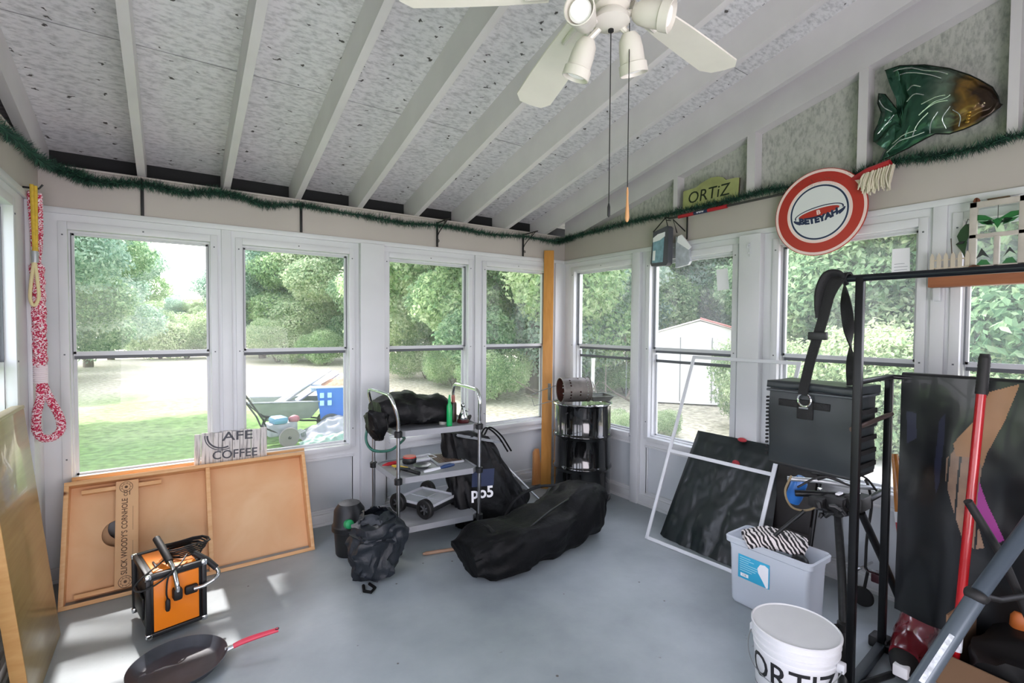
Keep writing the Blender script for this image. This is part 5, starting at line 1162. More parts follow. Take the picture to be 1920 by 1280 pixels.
# ---- rack
t = thing('metal_rack', 'black square tube rack with an upper bar and a lower rail on the right', 'rack', (2.6, .8, 0))
def beam(name, a, b, w_=.03, m=rackm, par=t):
    a, b = V(a), V(b); d = b-a; h = V((0, 0, 1)) if abs(d.normalized().z) < .9 else V((0, 1, 0)); T = frame(a, d, h.cross(d)); mb = MB()
    mb.box((0, -w_/2, -w_/2), (d.length, w_/2, w_/2), 0, T, .004); return mb.build(name, m, par, world=True)
beam('post', (2.36, .868, .015), (2.36, .868, 1.765)); beam('post', (2.80, .90, .03), (2.80, .90, 1.335))
beam('post', (2.36, -.25, .015), (2.36, -.25, 1.765)); beam('post', (2.80, -.25, .03), (2.80, -.25, 1.335))
mb = MB(); mb.tube([(2.36, 1.0, 1.762), (2.36, .5, 1.760), (2.36, -.30, 1.757)], .0145, 14); mb.build('upper_bar', mat('bar_dark', '23272c', .3, metal=.7), t, world=True)
beam('side_rail', (2.36, .875, 1.325), (2.80, .895, 1.325), .022); mb = MB(); mb.tube([(2.80, .90, 1.325), (2.84, .86, 1.322), (2.855, .6, 1.322), (2.85, -.25, 1.322)], .011, 12); mb.build('lower_rail', rackm, t, world=True)
mb = MB(); mb.tube([(2.36, .885, 1.125), (2.79, .885, 1.15)], .011, 12); mb.build('rung', mat('worn_copper_rung', '6d5a54', .3, metal=.7), t, world=True)
beam('foot_bar', (2.20, .868, .02), (2.36, .868, .02), .036); beam('base_bar', (2.36, .868, .022), (2.80, .90, .022), .036, mat('base_grey', '2f363b', .5)); beam('base_bar', (2.80, .90, .022), (2.80, -.25, .022), .036)
mb = MB(); mb.box((2.79, .875, .0), (2.87, .955, .055), ch=.01); mb.build('foot', rubber, t, world=True)

# ---- cooler bag hanging by its strap
t = thing('cooler_bag', 'dark grey soft cooler bag hanging by a black strap from the rack bar', 'cooler bag', (2.54, 1.09, .9))
coolm = mat('cooler_grey', '262c2f', .42, var=.12, vs=5, bump=.05, bs=20); cx0, cx1, cy0, cy1, cz0, cz1 = 2.42, 2.665, .905, 1.265, .90, 1.265
mb = MB()
def cb(x0, x1, y0, y1, z0, z1, mi=0, r=.02):
    bm = bmesh.new(); bmesh.ops.create_cube(bm, size=1); bmesh.ops.subdivide_edges(bm, edges=bm.edges[:], cuts=7, use_grid_fill=True)
    for v in bm.verts:
        p = V(((x0+x1)/2+v.co.x*(x1-x0), (y0+y1)/2+v.co.y*(y1-y0), (z0+z1)/2+v.co.z*(z1-z0)))
        bulge = (1-(2*v.co.y)**4)*(1-(2*v.co.z)**4); p.x += math.copysign(.012*bulge, v.co.x) if abs(abs(v.co.x)-.5) < .01 else 0
        p += V((ns(p, 9), ns(p, 9, 3), ns(p, 9, 6)))*.007; v.co = p
    mb.bm(bm, mi, True)
cb(cx0, cx1, cy0, cy1, cz0, cz1); mb.build('body', coolm, t, world=True)
mb = MB(); cb(cx0-.012, cx1+.012, cy0-.012, cy1+.012, cz1-.005, cz1+.03); mb.build('lid', coolm, t, world=True)
mb = MB(); mb.box((cx0-.016, cy0-.012, cz1-.02), (cx1+.01, cy1+.012, cz1-.008), ch=.004); mb.build('zip', mat('zip_grey', '4b5053', .4, metal=.3), t, world=True)
for y0, y1 in ((.99, 1.06), (1.115, 1.215)):
    mb = MB(); mb.box((cx0-.018, y0, cz1-.085), (cx0-.006, y1, cz1-.052), ch=.003); mb.build('webbing_strip', strapm, t, world=True)
mb = MB(); mb.box((cx0-.02, 1.06, cz1-.135), (cx0-.006, 1.13, cz1-.045), ch=.004); mb.build('tab', strapm, t, world=True)
mb = MB(); mb.tube([(cx0-.022, 1.095+.028*cos(a), cz1-.045+.03*sin(a)) for a in [k*2*pi/18 for k in range(18)]], .005, 8, closed=True); mb.tube([(cx0-.025, 1.075, cz1-.082), (cx0-.027, 1.115, cz1-.082)], .005, 8); mb.build('metal_ring', chrome, t, world=True)
for k in range(16):
    for yy in (cy0-.012, cy1+.008): mb = MB(); mb.box((cx0+.02 if yy < 1 else cx0-.012, yy-.004, cz0+.03+k*.0185), (cx0+.045 if yy < 1 else cx0+.004, yy+.006, cz0+.04+k*.0185), ch=.002); mb.build('lacing_loop', strapm, t, world=True)
mb = MB()
for z in (.93, .99, 1.05, 1.11, 1.17): mb.box((cx0+.05, cy0-.014, z), (cx1-.02, cy0-.006, z+.022), ch=.002)
mb.build('side_webbing', strapm, t, world=True)
mb = MB(); mb.box((cx0+.0, cy0+.0, cz0-.012), (cx1-.0, cy1-.0, cz0+.004), ch=.004); mb.build('base_panel', black, t, world=True)
def ribbon(P, w_, nv, th_=.003, name='strap', m=strapm, par=t, k=8, side=None):
    P = smooth_path(P, k); vs = []; N = len(P)
    ww = w_ if callable(w_) else (lambda u: w_)
    for i, p in enumerate(P):
        s = V(side(i/(N-1))) if side else V(nv); d = (P[min(i+1, N-1)]-P[max(i-1, 0)]).normalized(); s = (s-d*s.dot(d)).normalized(); n_ = d.cross(s); h = ww(i/(N-1))/2
        vs += [p+s*h+n_*th_, p-s*h+n_*th_, p-s*h-n_*th_, p+s*h-n_*th_]
    fs = [(i*4+a, i*4+b, i*4+4+b, i*4+4+a) for i in range(N-1) for a, b in ((0, 1), (1, 2), (2, 3), (3, 0))]+[(0, 1, 2, 3), (N*4-4, N*4-3, N*4-2, N*4-1)]
    mb = MB(); mb.add(vs, fs, 0, True); return mb.build(name, m, par, world=True)
ribbon([(cx0-.03, 1.10, cz1-.02), (2.385, 1.085, cz1+.05), (2.365, 1.055, 1.42), (2.345, 1.005, 1.58), (2.338, .975, 1.70), (2.345, .95, 1.77), (2.365, .94, 1.783), (2.385, .935, 1.765)], lambda u: .040+.028*max(0, min(1, (u-.55)*6)), (0, 1, 0), .005, 'front_strap')
ribbon([(2.385, .94, 1.77), (2.392, .935, 1.68), (2.41, .93, 1.58), (2.44, .93, 1.49), (2.47, .935, 1.40), (2.50, .94, 1.30)], .045, None, .003, 'rear_strap', side=lambda u: (cos(u*5.5), sin(u*5.5), 0))
mb = MB(); mb.box((2.335, .985, 1.50), (2.36, 1.06, 1.535), ch=.004); mb.build('strap_slider', black, t, world=True)
mb = MB(); P = smooth_path([(2.372, .925, 1.74), (2.345, .945, 1.785), (2.34, .985, 1.78), (2.335, 1.01, 1.72), (2.34, 1.02, 1.65), (2.35, 1.025, 1.60)], 6); mb.tube(P, [.018+.02*sin(pi*min(1, i/len(P)*1.1)) for i in range(len(P))], 12, flat=.45); mb.build('shoulder_pad', strapm, t, world=True)

# ---- printed cloth over the lower rail
def inpoly(p, poly):
    c = False; n_ = len(poly)
    for i in range(n_):
        a, b = poly[i], poly[i-1]
        if (a[1] > p[1]) != (b[1] > p[1]) and p[0] < (b[0]-a[0])*(p[1]-a[1])/(b[1]-a[1])+a[0]: c = not c
    return c
PA = [(.469, 1.33), (.509, 1.173), (.559, 1.026), (.571, .959), (.584, 1.0), (.655, .995), (.666, 1.05), (.594, 1.171), (.558, 1.288)]
PB = [(.687, .976), (.652, 1.04), (.599, 1.05), (.571, .959), (.578, .849), (.579, .719), (.556, .623), (.588, .606), (.626, .647), (.663, .78), (.685, .875)]
PC = [(.578, .903), (.553, .813), (.521, .738), (.496, .678), (.53, .644), (.55, .685), (.571, .721), (.584, .782)]
PD = [(.719, 1.14), (.698, 1.177), (.699, 1.041), (.708, .858), (.72, .809), (.73, .921)]; PE = [(.839, 1.168), (.803, 1.161), (.8, 1.045), (.835, 1.014)]
mb = MB(); NU, NV_ = 250, 220
def cl(u, v):
    y = .862-.62*v; z = 1.337-1.12*u; x = 2.833+.012*sin(v*13+u*1.2)*min(1, u*3)-.02*u+.006*ns((y*3, z*2, 0), 3)
    z -= .05*u*sin(v*5)*.6 - .10*u*(.5-abs(v-.5)); return (x, y, z)
mb.grid(cl, NU, NV_); 
for i, f in enumerate(mb.f):
    c = sum((mb.v[k] for k in f), V((0, 0, 0)))/4; q = (c.y, c.z)
    mb.m[i] = 3 if inpoly(q, PC) else 1 if inpoly(q, PA) else 2 if inpoly(q, PB) and (int(c.y*140+c.z*6) % 5 != 0) else 4 if inpoly(q, PD) or inpoly(q, PE) else 0
mb.grid(lambda u, v: (lambda p: (p[0]+.04, p[1], p[2]))(cl(u*.9, v)), 30, 30)
mb.grid(lambda u, v: (2.853-.022*cos(pi*u), .862-.62*v, 1.335+.013*sin(pi*u)), 6, 30)
o = mb.build('printed_cloth', [mat('cloth_black', '0d1013', .28, coat=.15), mat('cloth_tan', '8d6a4a', .4, var=.1), mat('cloth_skin', '7a6250', .4, var=.2, vs=14), mat('cloth_magenta', '8a2d7a', .4), mat('cloth_violet_black', '1f2234', .35)], None, loc=(2.85, .55, .7), fix=False)
tag(o, 'glossy black cloth with a tan and magenta print draped over the lower rack rail', 'cloth')

# ---- broom with red handle
t = thing('broom', 'red broom pole with a black ribbed grip leaning in front of the printed cloth', 'broom', (2.57, .58, 0))
A, B = V((2.557, .5855, .02)), V((2.742, .557, 1.45)); g0 = A.lerp(B, .885)
mb = MB(); mb.tube([A.lerp(B, .0), A.lerp(B, .17)], .0135, 16); mb.tube([A.lerp(B, .17), g0], .0165, 16); mb.build('pole', mat('broom_red', 'a8151c', .25, coat=.4), t, world=True)
mb = MB(); P = [g0.lerp(B, k/24) for k in range(25)]; mb.tube(P, [.0195+.0012*(k % 2) if k < 23 else .017 for k in range(25)], 16); mb.build('grip', rubber, t, world=True)
mb = MB(); q = B-V((.0, .0, .03)); mb.ball((q.x-.019, q.y, q.z), .010, sc_=(.3, .8, 1.3)); mb.build('hang_hole', mat('grip_pale_grey', 'c9cdd0', .3), t, world=True)  # pale flattened ball near the top of the grip
mb = MB(); mb.tube([A.lerp(B, .165), A.lerp(B, .215)], .0178, 12); mb.build('tape', mat('white_tape', 'c9cdd4', .6, var=.3, vs=60), t, world=True)
mb = MB(); mb.box((2.49, .46, .0), (2.62, .70, .035), ch=.01); mb.build('broom_head', rubber, t, world=True)

# ---- folded grey frame in the lower right corner
t = thing('folded_stand', 'folded stand of thick grey metal tube with a white label crossing the lower right corner', 'stand', (2.2, .45, 0))
gt = mat('frame_slate', '57616a', .35, metal=.3); gt2 = mat('frame_blue_slate', '4a545e', .3, metal=.3)
mb = MB(); mb.tube([(1.62, .655, .022), (1.972, .541, .372), (2.245, .456, .640)], .027, 18); o_ = mb.build('lower_tube', gt, t, world=True)
T = frame((1.985, .505, .405), V((2.245, .456, .640))-V((1.972, .541, .372)), (-.55, -.2, .62)); mb = MB(); zz = V((T[0][2], T[1][2], T[2][2]))
ax = (V((2.245, .456, .640))-V((1.972, .541, .372))).normalized(); tocam = (V((0, 0, H))-V((2.08, .5, .47))).normalized(); yy = (tocam-ax*tocam.dot(ax)).normalized(); xx = ax; T = frame(V((1.972, .541, .372)).lerp(V((2.245, .456, .640)), .30)+yy*.0275, xx, yy.cross(xx)*-1)
T = frame(V((2.075, .509, .473))+yy*.0272, xx, (yy.cross(xx)))
mb.box((-.115, -.008, 0), (.075, .006, .0012), 0, T); lb = mb.build('printed_label', mat('label_pale', 'c4cacf', .5, var=.35, vs=70), t, world=True)
mb = MB(); mb.tube([(2.235, .448, .66), (2.532, .357, .912), (2.75, .29, 1.10)], .024, 18); mb.build('upper_tube', gt2, t, world=True)
mb = MB(); mb.ball((2.243, .455, .648), .032, sc_=(1.1, 1.1, .9)); mb.tube([(2.24, .455, .65), (2.36, .42, .61), (2.62, .33, .60)], .010, 10); mb.build('hinge_joint', rubber, t, world=True)
mb = MB(); mb.tube([(2.40, .52, .92), (2.49, .44, .72), (2.60, .36, .42), (2.78, .25, .02)], .014, 14); mb.build('cross_leg', rubber, t, world=True)
mb = MB(); mb.tube([(2.75, .29, 1.10), (2.9, .1, .6), (3.0, -.1, .02)], .02, 14); mb.build('rear_leg', gt2, t, world=True)

# ---- red rolled bag, cardboard box
t = thing('red_rolled_mat', 'shiny dark red roll with a black end and white tag lying below the printed cloth', 'mat', (2.85, .79, 0))
mb = MB(); soft(mb, [(2.68, .775, .07), (2.78, .785, .085), (2.90, .80, .095), (3.03, .815, .10)], [.055, .07, .075, .065], [.055, .075, .085, .075], sq=2.2, wr=.012, ws=12, seed=31, flat=True); mb.build('roll', mat('red_vinyl', '6d1b24', .22, coat=.4), t, world=True)
mb = MB(); mb.tube([(2.60, .765, .05), (2.66, .772, .062), (2.70, .777, .07)], [.03, .052, .062], 18); mb.build('end_cap', rubber, t, world=True)
mb = MB(); mb.box((2.585, .735, .035), (2.625, .79, .085), ch=.006); mb.build('tag', paper, t, world=True)
t = thing('cardboard_box', 'open brown cardboard box in the lower right corner', 'box', (2.76, .38, 0), R(-4))
kraft = mat('kraft_card', '6e543d', .85, var=.06); 
for a, b in (((-.26, -.30, 0), (.20, .20, .006)), ((-.26, -.30, 0), (-.254, .20, .26)), ((.194, -.30, 0), (.20, .20, .46)), ((-.26, -.30, 0), (.20, -.294, .46)), ((-.26, .194, 0), (.20, .20, .42))):
    mb = MB(); mb.box(a, b); mb.build('wall_panel', kraft, t)
mb = MB(); mb.box((-.0, -.30, 0), (.13, .20, .005), 0, tx((-.257, 0, .26), ry=R(150))); mb.build('flap', kraft, t)

mb = MB(); soft(mb, [(2.56, .33, .17), (2.70, .33, .20), (2.90, .35, .22)], [.20, .22, .19], [.13, .14, .13], sq=3.4, wr=.03, ws=9, flat=False, seed=44); o = mb.build('dark_box_filler', mat('box_shade_black', '050506', .6), None, loc=(2.75, .35, .1)); tag(o, 'dark filler added in the cardboard box to stand in for its shaded interior', 'bag')  # soft black shape added, stands in for shade inside the box
o = thing('orange_toy', 'small orange object lying on the dark filler in the cardboard box', 'toy', (2.82, .44, .335)); mb = MB(); mb.lathe([(0, 0), (.025, 0), (.032, .01), (.03, .05), (.018, .07), (0, .075)], 20); mb.build('body', mat('dull_orange', 'b5622a', .5), o)

# ---- wooden bat behind the rail
t = thing('wooden_bat', 'amber wooden bat with a white and red band between rack post and printed cloth', 'bat', (3.1, .86, 0))
A, B = V((3.09, .84, .0)), V((3.28, 1.02, .86)); mb = MB(); P = [A.lerp(B, k/10) for k in range(11)]; mb.tube(P, [.02, .03, .033, .035, .036, .036, .034, .031, .026, .02, .016], 20); mb.build('body', wood('bat_amber', 'b06a24', 'c98238', (6, 6, 1.5), .25, knots=False, coat=.5), t, world=True)
for f0, f1, m_ in ((.60, .66, paper), (.56, .60, red), (.40, .41, rubber)): mb = MB(); mb.tube([A.lerp(B, f0), A.lerp(B, f1)], .0365 if f0 < .5 else .0355, 20); mb.build('band', m_, t, world=True)

# ---- work stand with clamp head
t = thing('work_stand', 'black pole stand with a cluttered clamp head and cables under the cooler bag', 'stand', (2.34, .87, 0))
sm2 = mat('stand_black', '17191a', .4, metal=.3, var=.5, vs=60)
mb = MB(); mb.tube([(2.325, .875, .01), (2.42, .915, .15), (2.56, .985, .39), (2.705, 1.065, .63)], [.019, .018, .018, .018], 18); mb.build('pole', sm2, t, world=True)
mb = MB(); mb.lathe([(.02, -.02), (.03, -.015), (.03, .015), (.02, .02)], 14, T=frame((2.46, .93, .22), (1, 0, 0), (0, 1, 0))); mb.tube([(2.455, .945, .22), (2.425, .955, .222)], .008, 8); mb.build('collar_knob', rubber, t, world=True)
mb = MB(); mb.tube([(2.34, .87, .02), (2.55, 1.02, .02), (2.75, 1.15, .015)], .014, 10); mb.tube([(2.34, .87, .02), (2.62, .80, .015)], .014, 10); mb.build('foot', sm2, t, world=True)
mb = MB(); bx = lambda a, b: mb.box(a, b, 0, None, .008)
bx((2.66, 1.03, .63), (2.78, 1.12, .72)); bx((2.62, 1.10, .66), (2.74, 1.17, .71)); bx((2.72, .97, .66), (2.84, 1.05, .73)); mb.build('clamp_block', rubber, t, world=True)
mb = MB(); mb.tube([(2.64, 1.24, .70), (2.73, 1.10, .715), (2.84, .98, .705), (2.96, .97, .72)], .016, 12); mb.build('clamp_bar', sm2, t, world=True)
mb = MB(); mb.tube([(2.66, 1.29, .76), (2.74, 1.17, .765), (2.86, 1.06, .745), (2.98, 1.0, .73)], .012, 12); mb.build('top_bar', alu, t, world=True)
for a, b, m_ in (((2.70, 1.06, .725), (2.75, 1.08, .735), paper), ((2.76, 1.0, .735), (2.79, 1.02, .745), paper), ((2.67, 1.13, .735), (2.69, 1.15, .75), chrome), ((2.80, .985, .62), (2.82, 1.0, .64), chrome)):
    mb = MB(); mb.box(a, b, ch=.004); mb.build('bright_part', m_, t, world=True)
rnd = random.Random(12); mb = MB()
for i in range(16):
    p = V((2.62+rnd.random()*.24, 1.18-rnd.random()*.18, .62+rnd.random()*.10)); d = V((rnd.uniform(-.05, .05), rnd.uniform(-.05, .05), rnd.uniform(-.03, .03)))
    mb.tube([p, p+d*.6+V((0, 0, .01)), p+d], [.006, .012, .007], 8)
mb.build('levers', black, t, world=True)
for i, P in enumerate(([(2.66, 1.27, .78), (2.62, 1.28, .70), (2.65, 1.26, .62), (2.72, 1.22, .60), (2.74, 1.16, .64)], [(2.70, 1.16, .78), (2.78, 1.08, .82), (2.88, 1.02, .80), (2.96, .99, .72)], [(2.72, 1.2, .80), (2.80, 1.12, .78), (2.88, 1.04, .70), (2.80, 1.02, .64)], [(2.62, 1.22, .74), (2.70, 1.14, .80), (2.80, 1.04, .76)], [(2.90, 1.02, .78), (3.02, 1.05, .72), (3.10, 1.06, .60), (3.08, 1.07, .42), (3.07, 1.07, .26)])):
    mb = MB(); mb.tube(smooth_path(P, 8), .007 if i == 4 else .0055, 8); mb.build('cable', mat('tan_cable', '8a7a5c', .5) if i == 0 else rubber, t, world=True)
mb = MB(); mb.tube([(2.80, 1.0, .64), (3.0, .97, .36), (3.22, .93, .02)], .018, 14); mb.build('brace', sm2, t, world=True)
mb = MB(); mb.tube([(2.70, 1.22, .60), (2.62, 1.33, .45)], .010, 10); mb.build('side_arm', sm2, t, world=True)
mb = MB(); mb.lathe([(0, 0), (.035, .0), (.04, .03), (.038, .12), (.02, .15), (0, .155)], 24, T=tx((2.74, 1.30, .62), rx=.3)); o = mb.build('water_bottle', mat('bottle_blue', '2b6cb8', .3), None); tag(o, 'blue bottle behind the clamp head of the work stand', 'bottle'); o.parent = None
t = thing('chrome_pedal', 'chrome and red pedal assembly low by the right wall behind the rack', 'pedal', (3.18, 1.08, .0))
mb = MB(); mb.tube([(3.07, 1.07, .26), (3.12, 1.08, .23), (3.20, 1.04, .20)], .010, 10); mb.tube([(3.10, 1.12, .22), (3.22, 1.09, .24)], .007, 8); mb.build('crank', chrome, t, world=True)
mb = MB(); mb.box((3.17, 1.02, .15), (3.24, 1.08, .20), ch=.008); mb.build('reflector', mat('pedal_red', '4a1f26', .3), t, world=True)
mb = MB(); mb.lathe([(0, -.012), (.05, -.012), (.055, 0), (.05, .012), (0, .012)], 24, T=tx((3.16, 1.11, .056), ry=pi/2)); mb.tube([(3.16, 1.11, .056), (3.16, 1.09, .20)], .008, 8); mb.build('wheel', rubber, t, world=True)

# ---- plastic wrapped panel, dark slab and white screen frame
mb = MB(); pw = mat('wrap_black', '0f1a1c', .42, coat=.1, var=.3, vs=7)
fold = lambda y, z: .022*abs(ns((y*3.5+z*.8, z*1.2, 0), 2.2))+.010*abs(ns((y*7, z*4, 2), 3))
def wrapf(side):
    def f(u, v):
        y = 2.29-.64*v+.06*(1-u)*(v-.5)*-1; z = .76*u; x = 3.0+.33*u
        edge_ = min(v, 1-v, 1-u)*14; k = min(1, edge_)
        y += .05*(1-u)*(.5-v)*2 if True else 0
        return (x-(.03*k+fold(y, z)*k)*(1 if side > 0 else -.25), y, max(.003, z))
    return f
mb.grid(wrapf(1), 60, 60); mb.grid(wrapf(-1), 30, 30); o = mb.build('wrapped_panel', pw, None, loc=(3.15, 1.95, .3), fix=False); tag(o, 'large panel wrapped in black plastic leaning on the right wall behind the white screen frame', 'panel')
mb = MB(); mb.ball((3.30, 1.915, .762), .028, sc_=(.6, 1.2, .55)); mb.ball((3.22, 1.91, .61), .022, sc_=(.5, 1.3, 1)); mb.build('red_tape', mat('tape_red', 'b3343c', .5), o, world=True)
t = thing('dark_folding_chair', 'dark folded chair leaning on the wall between the wrapped panel and the work stand', 'chair', (3.1, 1.52, 0))
dk = mat('chair_dark', '15100f', .6)
T = frame((3.08, 1.52, .003), (0, 1, 0), (.27, 0, 1)); mb = MB(); mb.box((-.12, .30, 0), (.12, .80, .03), 0, T, .012); mb.build('backrest', dk, t, world=True)
mb = MB(); mb.box((-.13, .03, .005), (.13, .36, .035), 0, T, .012); mb.build('seat', dk, t, world=True)
for s in (-.13, .13): mb = MB(); mb.tube([T @ V((s, 0, .02)), T @ V((s, .82, .02))], .012, 10); mb.build('leg', rackm, t, world=True)
t = thing('screen_frame', 'empty white aluminium window screen frame leaning on the right wall', 'screen frame', (2.87, 1.98, 0))
BL, BR, TLp, TRp = V((2.85, 2.37, .012)), V((2.905, 1.625, .012)), V((3.30, 2.315, 1.325)), V((3.325, 1.555, 1.325)); wf = mat('screen_white', 'dfe2e6', .35)
def bar(a, b, name, w_=.024, d_=.012):
    d = b-a; nrm = (BR-BL).cross(TLp-BL).normalized(); T = frame(a, d, nrm.cross(d)); mb = MB(); mb.box((-w_/2, -w_/2, -d_/2), (d.length+w_/2, w_/2, d_/2), 0, T, .002); mb.build(name, wf, t, world=True)
bar(BL, BR, 'bottom_rail'); bar(TLp, TRp, 'top_rail'); bar(BL, TLp, 'side_rail'); bar(BR, TRp, 'side_rail'); bar(BL.lerp(TLp, .47), BR.lerp(TRp, .47), 'middle_rail')

# ---- clear tote
def totemat(name, a, col='c3cdd6'):
    m = bpy.data.materials.new(name); m.use_nodes = True; n = m.node_tree.nodes; l = m.node_tree.links; b = n['Principled BSDF']; b.inputs['Base Color'].default_value = (*lin(col), 1); b.inputs['Roughness'].default_value = .25
    tr = n.new('ShaderNodeBsdfTransparent'); x = n.new('ShaderNodeMixShader'); x.inputs[0].default_value = a; l.new(tr.outputs[0], x.inputs[1]); l.new(b.outputs[0], x.inputs[2]); l.new(x.outputs[0], n['Material Output'].inputs[0]); return m
tm = totemat('frosted_tote', .55, 'e2e9f1')
t = thing('plastic_tote', 'frosted clear plastic storage tote with a blue label on the floor', 'storage tote', (2.70, 1.36, 0))
mb = MB(); n_ = 40
def rr(w_, d_, r, z, k=6):
    o = []
    for cx_, cy__, a0 in ((w_-r, d_-r, 0), (-w_+r, d_-r, pi/2), (-w_+r, -d_+r, pi), (w_-r, -d_+r, 1.5*pi)):
        for i in range(k): a = a0+pi/2*i/(k-1); o.append(V((cx_+r*cos(a), cy__+r*sin(a), z)))
    return o
prof = [(.088, .195, .02, .004), (.095, .205, .025, .02), (.100, .212, .025, .30), (.104, .216, .025, .335), (.118, .232, .03, .345), (.120, .234, .03, .372), (.113, .227, .028, .380), (.106, .22, .026, .372), (.099, .212, .024, .335), (.092, .203, .022, .03), (.085, .195, .018, .012)]
mb.loft([rr(*p) for p in prof]); mb.build('bin', tm, t)
mb = MB(); mb.box((-.1035, -.02, .16), (-.1015, .155, .29), ch=.0005); lb = mb.build('label', mat('label_cyan', '35a9cf', .5, var=.05), t)
mb = MB(); T = frame((-.1037, 0, 0), (0, -1, 0), (0, 0, 1))
for i in range(7): mb.box((-.145, .275-i*.012, 0), (-.145+[.06, .08, .05, .11, .10, .09, .07][i], .279-i*.012, .0005), 1, T)
mb.box((-.14, .172, 0), (-.095, .190, .0006), 0, T); lettering(mb, '116', .016, T @ M.Translation(V((-.118, .181, .0008))), 2, .0002)
mb.add([(x, y, .0007) for x, y in [(-.045, .25), (-.03, .275), (-.005, .28), (.015, .27), (.015, .165), (.005, .16), (-.015, .19), (-.04, .225)]], [tuple(range(8))], 0, False, T)
mb.build('print', [paper, mat('label_pale_blue', '9fd6e6', .5), rubber], lb, fix=False)
# contents
for i, (x, y, s, hgt, m_, l_) in enumerate(((-.03, -.10, .045, .20, 'c25', 'dark jar inside the clear tote toward its near end'), (-.04, .06, .04, .16, 'c26', 'dark bottle inside the middle of the clear tote behind its label'), (.03, -.02, .05, .24, 'c27', 'tall dark container inside the clear tote near its centre'))):
    o = thing('jar', l_, 'jar', (2.70+x, 1.36+y, .013)); mb = MB(); mb.lathe([(0, 0), (s, 0), (s*1.02, .01), (s, hgt*.8), (s*.7, hgt*.9), (0, hgt*.9)], 24); mb.build('body', mat(m_, ['4a4650', '55565a', '3c3a40'][i], .5), o); mb = MB(); mb.lathe([(0, hgt*.88), (s*.72, hgt*.88), (s*.72, hgt), (0, hgt)], 20); mb.build('lid', mat('jar_lid', '7a8086', .4), o)
def zebra():
    m = bpy.data.materials.new('zebra_print'); m.use_nodes = True; n = m.node_tree.nodes; l = m.node_tree.links; b = n['Principled BSDF']; b.inputs['Roughness'].default_value = .85
    tc = n.new('ShaderNodeTexCoord'); w = n.new('ShaderNodeTexWave'); mp = n.new('ShaderNodeMapping'); mp.inputs['Rotation'].default_value = (.5, .3, .9); l.new(tc.outputs['Object'], mp.inputs[0]); l.new(mp.outputs[0], w.inputs[0])
    w.inputs['Scale'].default_value = 16; w.inputs['Distortion'].default_value = 5.5; w.inputs['Detail'].default_value = 1.5; w.inputs['Detail Scale'].default_value = 1.3
    r = n.new('ShaderNodeValToRGB'); r.color_ramp.interpolation = 'CONSTANT'; e = r.color_ramp.elements; e[0].color = (*lin('1d1a1d'), 1); e[1].position = .48; e[1].color = (*lin('ded6d4'), 1); l.new(w.outputs[1], r.inputs[0]); l.new(r.outputs[0], b.inputs['Base Color']); return m
mb = MB(); soft(mb, [(2.585, 1.47, .385), (2.64, 1.42, .405), (2.69, 1.35, .405), (2.735, 1.265, .395), (2.75, 1.235, .385)], [.055, .075, .08, .075, .06], [.035, .045, .05, .045, .035], sq=2.6, wr=.012, ws=14, flat=False, seed=8)
o = mb.build('zebra_cloth', zebra(), None, loc=(2.67, 1.36, .33)); tag(o, 'rolled zebra striped cloth resting on top of the clear tote', 'cloth')
mb = MB(); mb.ball((2.655, 1.215, .345), .042, sc_=(1, 1, .9)); o = mb.build('black_ball', black, None, loc=(2.655, 1.215, .345)); o.location = (2.655, 1.215, .345); tag(o, 'black rounded cap sticking out of the clear tote beside the zebra cloth', 'cap')
mb = MB(); soft(mb, [(2.695, 1.50, .22), (2.70, 1.38, .24), (2.705, 1.22, .22)], [.05, .06, .05], [.09, .09, .09], sq=2.4, wr=.015, ws=14, flat=False, seed=15); o = mb.build('folded_cloth', mat('tote_grey_cloth', '99a0a6', .8, var=.2), None, loc=(2.68, 1.38, .2)); tag(o, 'grey folded cloth inside the clear tote under the zebra cloth', 'cloth')

# ---- white bucket
t = thing('white_bucket', 'white plastic bucket with ORTIZ in black letters, nearest to the camera', 'bucket', (2.03, .94, 0))
wm = mat('bucket_white', 'd5d6d8', .35, var=.03); win = mat('bucket_inside_stained', 'c9cacc', .45, var=.08, vs=10)
prof = [(0, .0), (.128, .0), (.132, .006), (.1475, .272), (.150, .274), (.150, .284), (.147, .287), (.149, .302), (.154, .304), (.154, .312), (.149, .315), (.150, .332), (.156, .334), (.156, .340), (.151, .343), (.152, .356), (.159, .360), (.1595, .368), (.155, .371), (.151, .367)]
mb = MB(); mb.lathe(prof, 72); mb.build('shell', wm, t)
mb = MB(); mb.lathe([(.151, .367), (.147, .30), (.129, .01), (0, .008)], 72, cap=False)
mb.build('inside', win, t, fix=False)
mb = MB(); rnd = random.Random(6)
for i in range(26):
    a = rnd.gauss(2.7, .35); z = rnd.uniform(.12, .30); r_ = .129+.018*(z-.01)/.29-.0012; s = rnd.uniform(.0008, .003); mb.ball((r_*cos(a), r_*sin(a), z), s, seg=6)
mb.build('speckles', mat('dirt_speck', '3a3632', .8), t)
mb = MB(); ang = R(199)
def bend_(p):
    th_ = ang+p.x/.140; z = .215+p.y; r_ = .1335+.0145*(z/.27)+p.z+.0006; return V((r_*cos(th_), r_*sin(th_), z))
lettering(mb, 'ORTIZ', .130, M.Identity(4), 0, .0004, .88, .0008, bend=bend_); mb.build('lettering', mat('bucket_black_ink', '17181b', .5), t, fix=False)
mb = MB(); vs = []; 
for i in range(41):
    th_ = ang-1.25+2.5*i/40; r_ = .1335+.0145*(.125/.27)+.0008; vs += [(r_*cos(th_), r_*sin(th_), .122), (r_*cos(th_), r_*sin(th_), .126)]
mb.add(vs, [(2*i, 2*i+1, 2*i+3, 2*i+2) for i in range(40)]); mb.build('printed_line', mat('bucket_black_ink', '17181b', .5), t, fix=False)
